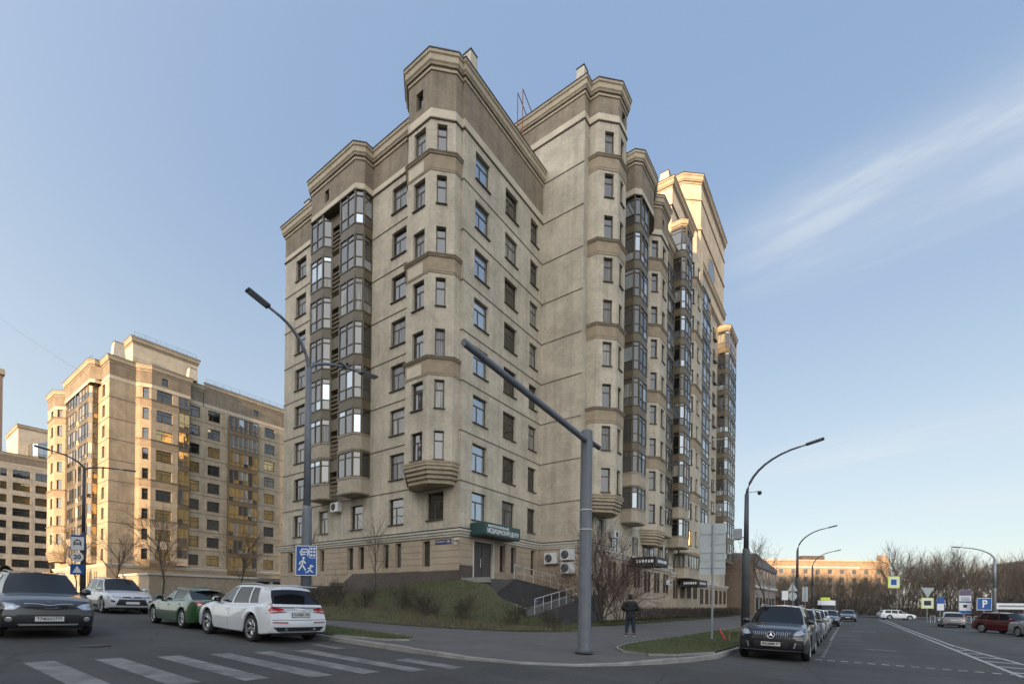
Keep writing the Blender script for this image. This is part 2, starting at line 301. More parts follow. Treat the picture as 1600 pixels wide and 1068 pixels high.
M['soil'] = mat('soil and turf', (.070, .082, .032), .95, col2=(.082, .068, .046), scale=.9, bump=.6, bscale=25, detail=10)
M['paintw'] = mat('road paint', (.235, .23, .225), .85, col2=(.10, .098, .096), scale=2.2, detail=10, bump=.1)
M['paintf'] = mat('fresh road paint', (.46, .46, .46), .8, col2=(.22, .22, .22), scale=3, detail=10)
def sheet(name, poly, dz, m, step=1.2, kind='structure', zfun=None, parent=None):
    # polygon laid on the sloping ground: cut into a fine grid with bmesh so that it follows the slope
    bm = bmesh.new(); vs = [bm.verts.new((x, y, 0)) for x, y in poly]; bm.faces.new(vs)
    xs = [p[0] for p in poly]; ys = [p[1] for p in poly]
    for ax, lo, hi in ((0, min(xs), max(xs)), (1, min(ys), max(ys))):
        k = lo + step
        while k < hi:
            co = [0, 0, 0]; no = [0, 0, 0]; co[ax] = k; no[ax] = 1
            bmesh.ops.bisect_plane(bm, geom=bm.verts[:] + bm.edges[:] + bm.faces[:], plane_co=co, plane_no=no); k += step
    for v in bm.verts: v.co.z = (zfun or gz)(v.co.x, v.co.y) + dz
    bmesh.ops.recalc_face_normals(bm, faces=bm.faces)
    if sum(f.normal.z for f in bm.faces) < 0: bmesh.ops.reverse_faces(bm, faces=bm.faces)
    me = bpy.data.meshes.new(name); bm.to_mesh(me); bm.free(); me.materials.append(m)
    o = bpy.data.objects.new(name, me); COL.objects.link(o); o.parent = parent
    if kind: o['kind'] = kind
    return o
# the asphalt carriageway is the ground sheet itself, fine near the camera, coarse towards the horizon
def axis(): 
    a = list(np.arange(-70, 71, 2.5)); return np.array([-2500, -1200, -600, -350, -220, -150, -110, -85] + a + [85, 110, 150, 220, 350, 600, 1200, 2500])
ax_ = axis(); gx, gy = np.meshgrid(ax_, ax_ + 30); gzz = gzv(gx, gy); gzz = np.clip(gzz, -9, 3.5)
nn_ = len(ax_); idx = np.arange(nn_ * nn_).reshape(nn_, nn_); F_ = np.stack([idx[:-1, :-1], idx[:-1, 1:], idx[1:, 1:], idx[1:, :-1]], -1).reshape(-1, 4)
o = np_mesh('road', np.stack([gx, gy, gzz], -1).reshape(-1, 3), F_, M['asphalt']); o['kind'] = 'structure'
# pavement island between the two streets (edge line = kerb line)
KERB = [(-140, 8.6), (-60, 8.6), (-30, 8.6), (-13.4, 8.6), (-9.5, 8.58), (-7.7, 8.75), (-6.4, 9.25), (-5.3, 10.1), (-4.6, 11.2), (-4.0, 12.5), (-3.55, 14.0), (-3.3, 15.6), (-3.3, 40), (-3.3, 95), (-3.3, 112)]
pave_poly = [(x, y + .12) if y < 9 else (x - .12 if x > -5 else x - .09, y + (.0 if y > 13 else .08)) for x, y in KERB] + [(-40, 112), (-140, 112)]
def padd(x, y):
    # the kerb is dropped at the corner crossing
    d = math.hypot(x + 6.0, y - 10.0); return .125 - .095 * max(0, 1 - d / 3.2) ** .6 if d < 3.2 else .125
def pavez(x, y): return gz(x, y) + padd(x, y)
sheet('pavement', pave_poly, 0, M['path'], 2., zfun=pavez)
def kerb_run(line, wd=.13, top=.135, name='kerb', stone=1.0, parent=None, drop=True, close=False):
    # separate kerb stones with open joints along a line (outside to the right of the direction)
    pts = [Vector(p) for p in line]; out = []
    for a, b in zip(pts, pts[1:]):
        L = (b - a).length; n = max(1, round(L / stone)); d = (b - a) / L
        for i in range(n): out.append((a + d * (L * i / n), a + d * (L * (i + 1) / n)))
    for a, b in out:
        d = (b - a).normalized(); nn = Vector((d.y, -d.x)); e0 = a + d * .006; e1 = b - d * .006; vs = []
        j = rng.uniform(-.006, .006)
        for q in (e0, e1):
            zt = gz(q.x, q.y) + (padd(q.x, q.y) + .012 if drop else top) + j
            zb = gz(q.x, q.y) - .1
            for off, z in ((0, zb), (0, zt - .015), (-.015, zt), (-wd, zt), (-wd, zb)): vs.append((q.x + nn.x * off, q.y + nn.y * off, z))
        fs = [(k, k + 5, (k + 1) % 5 + 5, (k + 1) % 5) for k in range(5)] + [(0, 1, 2, 3, 4), (9, 8, 7, 6, 5)]
        MB().add(vs, fs).build('kerb_stone', M['kerb'], parent)
kroot = tag(thing('kerb', None, None), kind='structure')
kerb_run([p for p in KERB if -32 < p[0] and p[1] < 60], parent=kroot)
kerb_run([(-3.3, 60), (-3.3, 112)], stone=6, parent=kroot); kerb_run([(-80, 8.6), (-32, 8.6)], stone=6, parent=kroot)
# carriageway markings
MK = tag(thing('road_marking', None, None), kind='structure')
def stripe(p, d, l, wd, m=None, dz=.005):
    d = Vector(d).normalized(); n = Vector((d.y, -d.x)); a = Vector(p); k = max(1, int(l / 2.5)); vs = []
    for i in range(k + 1):
        q = a + d * (l * i / k)
        for s_ in (-.5, .5): r = q + n * (wd * s_); vs.append((r.x, r.y, gz(r.x, r.y) + dz))
    MB().add(vs, [(2 * i, 2 * i + 1, 2 * i + 3, 2 * i + 2) for i in range(k)]).build('painted_stripe', m or M['paintw'], MK)
for i, yy in enumerate((-.2, .95, 1.95, 2.9, 3.85, 4.8, 5.7, 6.6, 7.55)):
    x0 = -12.1 + .13 * yy + rng.uniform(-.05, .05); x1 = -9.1 + .30 * yy + rng.uniform(-.05, .05)
    if i == 8: x0 = -8.6
    stripe((x0, yy), (1, .02), x1 - x0, .42)
stripe((-12.3, 7.6), (1, .02), 1.2, .3)
for q in ([(-3.0, 9.2), (5.5, 8.6), (5.6, 11.6), (-2.4, 12.4)], [(.6, 30), (3.0, 30.2), (3.1, 44), (.7, 44)], [(-20, 1.2), (-13.2, 1.4), (-13.4, 2.7), (-20, 2.6)]): sheet('road_patch', q, .0035, M['patch'], 1.5)
mh_ = tag(thing('manhole', 'dark round manhole cover in the carriageway at the left', 'manhole', (-14.2, 3.2, gz(-14.2, 3.2) + .004))); MB().lathe([(0, .012), (.27, .012), (.29, .006), (.34, .005), (.35, 0)], 24).build('cover', mat('cast iron', (.03, .028, .027), .6, var=.3, scale=20), mh_)
# pavement verges, markings of the wide street
for x, l0, l1 in ((3.66, 17.6, 60), (4.02, 30, 60)):
    stripe((x, l0), (0, 1), l1 - l0, .13, M['paintf'])
stripe((3.66, 60), (0, 1), 34, .15, M['paintf']); stripe((4.05, 60), (.012, 1), 34, .15, M['paintf'])
stripe((4.05, 30), (.062, -1), 16, .13, M['paintf'])
for k in range(6): stripe((3.70, 27.5 - 1.75 * k), (1, -.35), .36 + .17 * k, .26, M['paintf'])
for k in range(17): stripe((-.9 + k * .34, 18.15), (1, 0), .19, .16, M['paintf'])
stripe((-2.9, 18.1), (1, -.01), 2., .12)
stripe((.15, 42.5), (1, 0), 1.4, .25, M['paintf']); stripe((.6, 24.5), (1, 0.02), .95, .12, M['paintf'])
for k in range(9): stripe((-.73, 19.2 + k * 1.05), (0, 1), .5, .11)
stripe((-.78, 29.), (0, 1), 60, .12)
stripe((7.2, 54), (1, 0), 1.3, .3, M['paintf'])
# far pavement of the wide street, beyond the parked cars
sheet('pavement', [(12.2, 5), (60, 5), (60, 85), (12.2, 85)], .13, M['path'], 6)
kr2 = tag(thing('kerb', None, None), kind='structure'); kerb_run([(12.2, 85), (12.2, 5)], stone=4, parent=kr2, drop=False)
sheet('pavement', [(-140, 112), (90, 112), (90, 150), (-140, 150)], .14, M['path'], 10)
# grass verges
VERGE_R = [(-3.5, 15.8), (-3.5, 47), (-6.5, 47), (-6.5, 18.2), (-6.35, 15.6), (-6.0, 14.2), (-5.4, 13.35), (-4.7, 13.2), (-4.1, 13.9)]
VERGE_L = [(-60, 8.8), (-13.2, 8.8), (-11.2, 9.35), (-10.95, 9.9), (-11.3, 10.45), (-12.5, 10.9), (-15, 10.95), (-60, 10.6)]
def verge(poly, nm):
    o = sheet(nm, poly, .165, M['soil'], 1.2)
    k = tag(thing('kerb', None, None), kind='structure')
    return o, k
vr, vk = verge(VERGE_R, 'grass_verge')
kerb_run([(-6.5, 47), (-6.5, 18.2), (-6.35, 15.6), (-6.0, 14.2), (-5.4, 13.35), (-4.7, 13.2), (-4.1, 13.9), (-3.5, 15.8)][::-1], wd=.08, top=.175, drop=False, parent=vk)
vl, vk2 = verge(VERGE_L, 'grass_verge')
kerb_run([(-13.2, 8.8), (-11.2, 9.35), (-10.95, 9.9), (-11.3, 10.45), (-12.5, 10.9), (-15, 10.95), (-34, 10.8)], wd=.08, top=.175, drop=False, parent=vk2)
# bank in front of the building
TOE = [(-44, 12.6), (-34, 12.8), (-26, 13.1), (-21.1, 13.5), (-18.6, 14.35), (-16.3, 14.9), (-14.1, 15.8), (-12.2, 17.1), (-10.9, 19.3), (-10.8, 20.6), (-11.6, 21.6)]
def toe_y(x):
    for a, b in zip(TOE, TOE[1:]):
        if a[0] <= x <= b[0]: return a[1] + (b[1] - a[1]) * (x - a[0]) / (b[0] - a[0])
    return TOE[0][1] if x < TOE[0][0] else TOE[-1][1]
def bank_top(x):      # height of the lawn where it meets the wall
    pts = [(-44, 1.15), (-36, 1.35), (-31, 1.75), (-27, 2.2), (-23, 2.72), (-20.3, 2.82), (-18.2, 2.55), (-16.5, 1.5), (-14.5, .6), (-12, .15), (-10.8, .1)]
    for a, b in zip(pts, pts[1:]):
        if a[0] <= x <= b[0]: t = (x - a[0]) / (b[0] - a[0]); t = t * t * (3 - 2 * t); return a[1] + (b[1] - a[1]) * t
    return pts[0][1]
def bank_z(x, y):
    t0 = toe_y(x); t = max(0., min(1., (y - t0) / (22.6 - t0))); zt = max(bank_top(x), gz(x, y) + .16)
    sm = t ** .85 * (1 - .25 * t * (1 - t))
    base = gz(x, y) + .15
    und = .10 * math.sin(x * 1.3 + y * .7) * math.sin(y * 1.1 - x * .4) * t * (1 - t) * 3
    return base + (zt - base) * sm + und
gv = []; gf = []; NX, NY = 110, 26
for i in range(NX + 1):
    x = -44 + 33.2 * i / NX; y0 = toe_y(x); y1 = 22.6 if x < -17.8 else (22.5 if x < -15.1 else min(22.5, 21.6 + (-11.6 - x) * .1))
    for j in range(NY + 1):
        y = y0 + (y1 - y0) * j / NY; gv.append((x, y, bank_z(x, y)))
for i in range(NX):
    for j in range(NY):
        a = i * (NY + 1) + j; gf.append((a, a + NY + 1, a + NY + 2, a + 1))
o = np_mesh('lawn_bank', gv, gf, M['soil']); o['kind'] = 'structure'; o.data.polygons.foreach_set('use_smooth', [True] * len(gf))
# strip of planting along the long wing
sheet('lawn', [(-13.0, 24), (-12.9, 48), (-13.6, 86), (-16.6, 86), (-16.6, 33), (-15.0, 33), (-15., 24)], .17, M['soil'], 2.)

# ------------------------------------------------------------------ window kit
_wc = {}
def win_meshes(wd, h, style):
    key = (round(wd, 2), round(h, 2), style)
    if key in _wc: return _wc[key]
    f = MB(); t = .07; x0, x1, z0, z1 = -wd / 2, wd / 2, -h / 2, h / 2
    f.box(x0, x0 + t, 0, .08, z0, z1); f.box(x1 - t, x1, 0, .08, z0, z1); f.box(x0 + t, x1 - t, 0, .08, z0, z0 + t); f.box(x0 + t, x1 - t, 0, .08, z1 - t, z1)
    zt = z1 - h * .33
    if style in ('two', 'one'): f.box(x0 + t, x1 - t, .005, .07, zt - .04, zt + .04)
    if style == 'two': f.box(-.16 * wd - .04 + .1, -.16 * wd + .04 + .1, .01, .07, z0 + t, zt - .04)
    if style == 'plain2': f.box(-.03, .03, .01, .07, z0 + t, z1 - t)
    me = f.mesh('window', M['frame'])
    g = MB(); g.quad((x0, 0, z0), (x1, 0, z0), (x1, 0, z1), (x0, 0, z1)); gm = g.mesh('pane', M['g_dark'])
    s = MB(); s.box(x0 - .05, x1 + .05, -.30, -.02, -.045, 0); sm = s.mesh('sill', M['frame'])
    _wc[key] = (me, gm, sm); return _wc[key]
PANES = ['g_dark'] * 6 + ['g_mid'] * 4 + ['g_cur2'] * 5 + ['g_cur'] * 2
def win(parent, p0, p1, u, zc, wd, h, style='two', m=None, depth=.18, sill=True):
    a = Vector(p0); d = (Vector(p1) - a).normalized(); n = Vector((d.y, -d.x)); q = a + d * u - n * depth; th = math.atan2(d.y, d.x)
    fm, gm, sm = win_meshes(wd, h, style); f = place('window', fm, parent, (q.x, q.y, zc), th)
    pn = place('pane', gm, f, (0, .035, 0), rng.uniform(-.008, .008), m or M[rng.choice(PANES)]); pn.rotation_euler[0] = rng.uniform(-.008, .008)
    if sill: place('sill', sm, f, (0, 0, -h / 2), 0)
    return f
def face(parent, mb, p0, p1, z0, z1, cols, rows, depth=.2, wins=True, pick=None):
    # wall face with window openings: cols = [(u centre, width, height, style)], rows = [z centre]
    ops = []
    for (u, wd, h, st, *skip) in cols:
        for k, zc in enumerate(rows):
            if skip and k in skip[0]: continue
            ops.append((u - wd / 2, u + wd / 2, zc - h / 2, zc + h / 2))
            if wins: win(parent, p0, p1, u, zc, wd, h, st, pick(k) if pick else None, depth - .02)
    mb.wall(p0, p1, z0, z1, ops, depth); return mb
# glazed loggia: one storey along a plan path (outside to the right)
def loggia_meshes(path, cols, h, par, rowsz):
    f = MB(); sp = []; panes = []; P = [Vector(p) for p in path]
    z0 = par
    for i, (a, b) in enumerate(zip(P, P[1:])):
        L = (b - a).length; d = (b - a) / L; n = Vector((d.y, -d.x)); nc = cols[i]
        if nc == 0: sp.append(MB().obox(a, d, L, .06, z0, h - .1, -.06)); continue
        xs = [L * k / nc for k in range(nc + 1)]
        for k, x in enumerate(xs): 
            wdp = .13 if k in (0, nc) else .06; f.obox(a + d * (x - wdp / 2), d, wdp, .09, z0, h, -.06)
        for zr in rowsz: f.obox(a, d, L, .07, zr - .035, zr + .035, -.055)
        f.obox(a, d, L, .10, h - .16, h, -.06); f.obox(a, d, L, .10, z0, z0 + .08, -.06)
        lv = [z0 + .08] + list(rowsz) + [h - .16]
        for k in range(nc):
            for za, zb in zip(lv, lv[1:]):
                c = a + d * ((xs[k] + xs[k + 1]) / 2) - n * .03; panes.append((c, math.atan2(d.y, d.x), xs[k + 1] - xs[k], za, zb))
    return f, sp, panes
_pc = {}
def pane_mesh(wd, h):
    k = (round(wd, 2), round(h, 2))
    if k not in _pc: _pc[k] = MB().quad((-wd / 2, 0, -h / 2), (wd / 2, 0, -h / 2), (wd / 2, 0, h / 2), (-wd / 2, 0, h / 2)).mesh('pane', M['g_dark'])
    return _pc[k]
LPANES = ['g_dark'] * 6 + ['g_mid'] * 5 + ['g_cur2'] * 1 + ['g_cur'] * 1 + ['g_blue'] * 2
def loggia_stack(root, path, cols, z0, nfl, step=3.21, solid=2, gold=None, panes=LPANES, rowsz_full=(1.42, 2.95 - .25), top=True, parap='parapet'):
    for k in range(nfl):
        z = z0 + step * k
        if k < solid:
            par = 1.22
            w_ = MB(); w_.sweep(path, [(-.08, .0), (.02, .0), (.06, .10), (.06, .16), (.0, .2), (.0, 1.1), (.05, 1.14), (.05, 1.22), (-.08, 1.22)])
            cen = [path[0]] + list(path) + [path[-1]]
            w_.add([(x, y, .02) for x, y in path], [tuple(range(len(path)))[::-1]])
            rz = (2.65,)
        else:
            par = .62; rz = rowsz_full
            w_ = MB(); w_.sweep(path, [(-.07, 0), (.0, 0), (.0, .62), (-.07, .62)])
        f, sp, pn = loggia_meshes(path, cols, step, par, rz)
        o = f.build('loggia', M['olive'], root, loc=(0, 0, z))
        w_.build('parapet' if k < solid else 'spandrel', M[parap] if k < solid else M['spand'], o)
        for q_ in sp: q_.build('side_panel', M['spand'], o)
        for c, th, wd, za, zb in pn:
            m = M[gold(k) if gold else rng.choice(panes)]
            p = place('pane', pane_mesh(wd, zb - za), o, (c.x, c.y, (za + zb) / 2), th + rng.uniform(-.012, .012), m); p.rotation_euler[0] = rng.uniform(-.012, .012)
CORN = [(0, 0), (.10, .02), (.10, .20), (.22, .24), (.22, .36), (.34, .46), (.34, .80), (.44, .86), (.46, 1.02), (.46, 1.05), (-.05, 1.10)]
def cornice(root, path, ztop, m=None, sc=1.0):
    z = ztop - 1.1 * sc
    c = MB().sweep(path, [(o * sc * .74, z + h * sc) for o, h in CORN[:-2]]).build('cornice', m or M['corn'], root)
    MB().sweep(path, [(.34 * sc, z + 1.02 * sc + .002), (.375 * sc, z + 1.03 * sc), (.375 * sc, z + 1.10 * sc), (-.3, z + 1.13 * sc)]).build('drip_edge', M['roofm'], c)
    MB().sweep(path, [(.078 * sc, z + .205 * sc), (.168 * sc, z + .225 * sc), (.171 * sc, z + .30 * sc), (.07, z + .30 * sc)]).build('moulding', M['course'], c)
    return c
def courses(root, path, zs, out=.045, hh=.06, m=None):
    for z in zs: MB().sweep(path, [(-.02, z - hh / 2), (out, z - hh / 2), (out, z + hh / 2 - .02), (-.02, z + hh / 2)]).build('string_course', m or M['course'], root)
def attic(root, path, za, ztop, band=.65, wins=()):
    # pale band, dark brick storey, cornice, flat roof edge
    MB().sweep(path, [(-.02, za + .04), (.02, za + .04), (.02, za + band), (-.02, za + band)]).build('pale_band', M['lband'], root)
    mb = MB()
    for i, (a, b) in enumerate(zip(path, path[1:])):
        ops = []
        for (seg, u, zc, wd, h) in wins:
            if seg == i: ops.append((u - wd / 2, u + wd / 2, zc - h / 2, zc + h / 2)); win(root, a, b, u, zc, wd, h, 'plain', M[rng.choice(['g_dark', 'g_mid'])], .2, False)
        mb.wall(a, b, za + band, ztop - 1.08, ops, .22)
    mb.build('attic_wall', M['brickd'], root)
    cornice(root, path, ztop)
def corbel(root, path, z0, z1, m=None, depth=.55):
    H = z1 - z0; st = [(-depth, 0), (-.25, .02), (-.235, .2), (-.165, .22), (-.15, .42), (-.08, .44), (-.065, .64), (.0, .66), (.02, .84), (.09, .88), (.10, 1.0), (0, 1.0)]
    c = MB().sweep(path, [(o, z0 + t * H) for o, t in st]).build('corbel', m or M['corn'], root)
    und = MB(); P = [Vector(p) for p in path]; cen = sum(P, Vector((0, 0))) / len(P); und.add([(p.x + (cen.x - p.x) * .30, p.y + (cen.y - p.y) * .12, z0 + .01) for p in P], [tuple(range(len(P)))[::-1]]); und.build('soffit', m or M['corn'], c)
    for k in (.2, .42, .64): MB().sweep(path, [(-.22 + k * .30, z0 + (k + .015) * H), (-.158 + k * .30, z0 + (k + .02) * H), (-.145 + k * .30, z0 + (k + .05) * H)]).build('moulding', M['course'], c)
    for i, (a, b) in enumerate(zip(P, P[1:])):
        L = (b - a).length; n = max(1, round(L / .34)); d = (b - a) / L
        for q in range(n): MB().obox(a + d * (L * (q + .06) / n), d, L / n * .88, .14, z1, z1 + .14, -.01).build('coping_brick', M['ledge'], c)
    return c
def spandrel_band(root, path, zs):
    for z in zs:
        b = MB().sweep(path, [(-.02, z - 1.02), (.035, z - 1.0), (.035, z), (-.02, z)]).build('spandrel_band', M['ledge'], root)
        MB().sweep(path, [(-.02, z), (.10, z), (.17, z + .09), (.17, z + .16), (-.02, z + .2)]).build('ledge', M['corn'], b)
        MB().sweep(path, [(.171, z + .075), (.185, z + .08), (.185, z + .17), (.0, z + .203)]).build('flashing', M['course'], b)
def vent_stack(root, x, y, z, wd=.9, h=1.6, rot=0):
    v = MB(); t = wd * .36; b = wd * .5
    v.add([(-b, -b, 0), (b, -b, 0), (b, b, 0), (-b, b, 0), (-t, -t, h), (t, -t, h), (t, t, h), (-t, t, h)], [(0, 1, 5, 4), (1, 2, 6, 5), (2, 3, 7, 6), (3, 0, 4, 7), (4, 5, 6, 7)])
    o = v.build('vent_stack', M['vent'], root, loc=(x, y, z), rotz=rot); MB().box(-t - .05, t + .05, -t - .05, t + .05, h, h + .06).build('cap', M['roofm'], o); return o
def guard(root, pts, z, h=.45, name='roof_guard'):
    m = MB()
    for k in (.5, 1.): m.tube([(x, y, z + h * k) for x, y in pts], .018, 5)
    for (x, y), (x2, y2) in zip(pts, pts[1:]):
        n = max(1, int(math.hypot(x2 - x, y2 - y) / 1.4))
        for i in range(n + 1): m.tube([(x + (x2 - x) * i / n, y + (y2 - y) * i / n, z - .1), (x + (x2 - x) * i / n, y + (y2 - y) * i / n, z + h)], .018, 5)
    return m.build(name, M['dpole'], root)

# ------------------------------------------------------------------ main building
B = thing('apartment_building', 'large beige brick apartment building with corner oriels, glazed loggia stacks and brown attic', 'building', (0, 0, 0))
FY = 22.57; FX = -20.35; DY = 32.03; EX = -16.7; ST = 3.21
ROWS = [7.77 + ST * k for k in range(8)]; A = 31.66; C0 = 9.19
CRS = [C0 + ST * k for k in range(8)]; TOPL, TOPC, TOPE = 34.95, 35.75, 41.05
Lp0, Lp1 = (-41.8, FY), (FX, FY)
def ul(x): return x + 41.8
# long street face (left)
mb = MB()
cols = [(ul(-39.25), 1.6, 1.8, 'two'), (ul(-26.5), 1.55, 1.8, 'two')]
ops_low = [(-35.5, 1.35), (-31.05, 1.5), (-22.6, 1.55)]
ops = []
for u, wd, h, st in cols:
    for zc in ROWS: ops.append((u - wd / 2, u + wd / 2, zc - .95, zc + .9)); win(B, Lp0, Lp1, u, zc - .025, wd, 1.85, st)
for x, wd in ops_low: ops.append((ul(x) - wd / 2, ul(x) + wd / 2, ROWS[0] - .95, ROWS[0] + .9)); win(B, Lp0, Lp1, ul(x), ROWS[0] - .025, wd, 1.85, 'two')
mb.wall(Lp0, Lp1, 6.1, A + .04, ops, .2)
mb.build('wall', M['brick'], B)
# short face by the entrance, blank return, rear closure
mb = MB(); pick = lambda k: M[rng.choice(['g_dark', 'g_mid', 'g_blue'])]
for u, wd, st in ((24.45 - FY, 1.5, 'two'), (27.8 - FY, 1.55, 'two'), (30.85 - FY, 1.1, 'one')):
    pass
ops = []
for ci, (u, wd, st) in enumerate(((24.45 - FY, 1.5, 'two'), (27.8 - FY, 1.55, 'two'), (30.85 - FY, 1.1, 'one'))):
    for zc in ROWS:
        ops.append((u - wd / 2, u + wd / 2, zc - .95, zc + .9)); win(B, (FX, FY), (FX, DY), u, zc - .025, wd, 1.85, st, M['g_blue'] if ci == 0 else None)
mb.wall((FX, FY), (FX, DY), 6.1, A + .04, ops, .2); mb.build('wall', M['brick'], B)
MB().wall((FX, DY), (EX, DY), 6.1, 38.12).wall((FX - 4, DY), (FX, DY), 31, 38.12).build('wall', M['brick'], B)
MB().wall((-41.8, 36), (-41.8, FY), 0, TOPL - .2).wall((EX - 16, 87), (-41.8, 36), 0, TOPL - .3).build('wall', M['brick'], B)
courses(B, [(-41.85, FY), (-36.13, FY)], CRS[:7]); courses(B, [(-29.51, FY), (-24.8, FY)], CRS[:7])
courses(B, [(-36.1, FY), (-29.51, FY)], CRS[:1])
courses(B, [(-24.8, FY), (-20.56, FY)], CRS[:1])
courses(B, [(-20.55, FY), (FX, FY), (FX, DY), (EX, DY)], CRS[:7])
courses(B, [(FX, DY), (EX, DY)], [A, A + ST])
# corner oriel
OR = [(-24.8, FY), (-24.8, 21.97), (-23.7, 20.87), (-21.65, 20.87), (-20.55, 21.97), (-20.55, FY)]
OR_Z0 = 10.1
mb = MB()
orows = [z + .25 for z in ROWS[1:]]
for i, (a, b) in enumerate(zip(OR, OR[1:])):
    L = (Vector(b) - Vector(a)).length
    if i == 2: face(B, mb, a, b, OR_Z0, A + .04, [(1.08, 1.05, 1.8, 'two')], orows)
    elif i == 3: face(B, mb, a, b, OR_Z0, A + .04, [(.72, .62, 1.8, 'one')], orows)
    else: mb.wall(a, b, OR_Z0, A + .04)
mb.build('oriel_wall', M['brick'], B)
corbel(B, OR, 8.85, OR_Z0)
courses(B, OR, [CRS[k] + .12 for k in (2, 4, 6)], .04, .06)
spandrel_band(B, OR, [orows[k] - 1.05 for k in (2, 4, 6)])
for k in (2, 4, 6): MB().obox((-23.55, 20.87), (1, 0), 1.35, .03, orows[k] - 1.95, orows[k] - 1.25, .03).build('inset_panel', M['lband'], B)
# attic storeys
LB = [(-36.13, FY), (-36.13, 21.8), (-35.68, 21.35), (-29.96, 21.35), (-29.51, 21.8), (-29.51, FY)]
PATH_L = [(-41.85, 26.), (-41.85, FY)] + LB + [(-24.85, FY)]
attic(B, PATH_L, A, TOPL, .5, wins=[(4, 2.1, 32.95, .55, .9)])
courses(B, PATH_L, [A + .02], .09, .1)
PATH_C = [(-24.83, 25.5)] + OR + [(FX, FY), (FX, DY + .3)]
attic(B, PATH_C, A, TOPC, .65, wins=[(3, 1.0, 33.35, .62, 1.15), (8, 8.35, 33.2, .7, 1.2)])
courses(B, PATH_C, [A + .02], .09, .1)
# underside of the attic above the loggias
MB().add([(x, y, A - .02) for x, y in LB], [tuple(range(6))[::-1]]).build('soffit', M['spand'], B)
MB().add([(x, y, TOPL - .15) for x, y in PATH_L + [(-24.8, 36), (-41.85, 36)]], [tuple(range(len(PATH_L) + 2))]).build('roof', M['roofm'], B)
MB().add([(x, y, TOPC - .12) for x, y in PATH_C + [(-28, 32.3), (-28, 25.5)]], [tuple(range(len(PATH_C) + 2))]).build('roof', M['roofm'], B)
MB().wall((-24.86, 33), (-24.86, FY), TOPL - .3, TOPC - .2).wall((-28, 25.5), (-24.8, 25.5), TOPL - .3, TOPC - .2).build('parapet_wall', M['brickd'], B)
# glazed loggia stacks of the street face
RST = [(-31.74, FY), (-31.74, 21.35), (-29.96, 21.35), (-29.51, 21.8), (-29.51, FY)]
LST = [(-35.68, FY), (-35.68, 21.35), (-34.02, 21.35), (-33.55, 21.82), (-33.55, FY)]
loggia_stack(B, RST, [0, 2, 1, 1], C0 + .1, 7, ST); loggia_stack(B, LST, [0, 2, 1, 0], C0 + .1, 7, ST)
for k in range(7):
    g = MB(); z = C0 + .2 + ST * k
    for q in range(5): g.box(-33.5, -31.78, 21.86, 21.92, z + .15 + q * .33, z + .27 + q * .33)
    g.box(-33.5, -31.78, 21.84, 21.94, z + 2.0, z + 2.9)
    g.build('louvre_screen', M['spand'], B)
# base storey
BY = FY - .10; BXF = FX + .10
nar = [(-40.2, .75), (-36.6, .5), (-35.4, .62), (-31.6, .75), (-30.25, .7), (-27.4, .62), (-26.05, .62), (-23.25, .72)]
ops = [(x + 41.9 - wd / 2, x + 41.9 + wd / 2, 3.72, 5.42) for x, wd in nar]
mb = MB().wall((-41.9, BY), (BXF, BY), -.5, 5.55, ops, .25)
dopr = (23.75 - BY, 25.95 - BY, 2.86, 5.5)
ops2 = [(p - BY - .32, p - BY + .32, 3.5, 5.42) for p in (27.0, 28.35, 31.0)]
mb.wall((BXF, BY), (BXF, DY), -.5, 5.55, [dopr] + ops2, .25); mb.wall((BXF, DY - .1), (EX + .1, DY - .1), -.5, 5.55)
mb.build('base_wall', M['base'], B)
for x, wd in nar: win(B, (-41.9, BY), (BXF, BY), x + 41.9, 4.57, wd, 1.7, 'plain', M[rng.choice(['g_dark', 'g_mid', 'g_cur2'])], .22, False)
for o in ops2: win(B, (BXF, BY), (BXF, DY), (o[0] + o[1]) / 2, 4.46, .64, 1.92, 'plain', M[rng.choice(['g_dark', 'g_mid'])], .22, False)
def stone_rows(p0, p1, zs, ops, root=B):
    a = Vector(p0); d = (Vector(p1) - a); L = d.length; d /= L
    for z0, z1 in zip(zs, zs[1:]):
        cuts = [(0, 0)] + sorted((o[0], o[1]) for o in ops if o[2] < z1 - .05 and o[3] > z0 + .05) + [(L, L)]
        for (x0, x1), (x2, x3) in zip(cuts, cuts[1:]):
            if x2 - x1 > .12: MB().obox(a + d * (x1 + .012), d, x2 - x1 - .024, .035, z0 + .014, z1 - .014, 0).build('stone_panel', M['panel'], root)
zs = [3.40 + .43 * i for i in range(6)]
stone_rows((-41.9, BY), (BXF, BY), zs, ops); stone_rows((BXF, BY), (BXF, DY - .1), zs, [dopr] + ops2)
stone_rows((BXF, DY - .1), (EX + .1, DY - .1), zs, [])
BC = [(-.02, 5.55), (.12, 5.57), (.12, 5.68), (.20, 5.72), (.20, 5.84), (.30, 5.90), (.30, 6.04), (-.1, 6.12)]
BPATH = [(-41.9, FY + 3), (-41.9, BY), (BXF, BY), (BXF, DY - .1), (EX + .1, DY - .1), (EX + .1, 37.5)]
bc = MB().sweep(BPATH, BC).build('base_cornice', M['white'], B); MB().sweep(BPATH, [(.302, 6.02), (.33, 6.03), (.33, 6.09), (-.1, 6.15)]).build('drip_edge', M['roofm'], bc)
pl = [(-41.9, -.5), (-41.9, 2.45), (-34.2, 2.45), (-33.9, 2.75), (-32.4, 2.75), (-31.2, 3.38), (BXF + .02, 3.38), (BXF + .02, -.5)]
MB().add([(x, BY - .07, z) for x, z in pl] + [(x, BY, z) for x, z in pl], [tuple(range(8))[::-1]] + [(i, i + 1, i + 9, i + 8) for i in range(7)]).build('plinth', M['granite'], B)
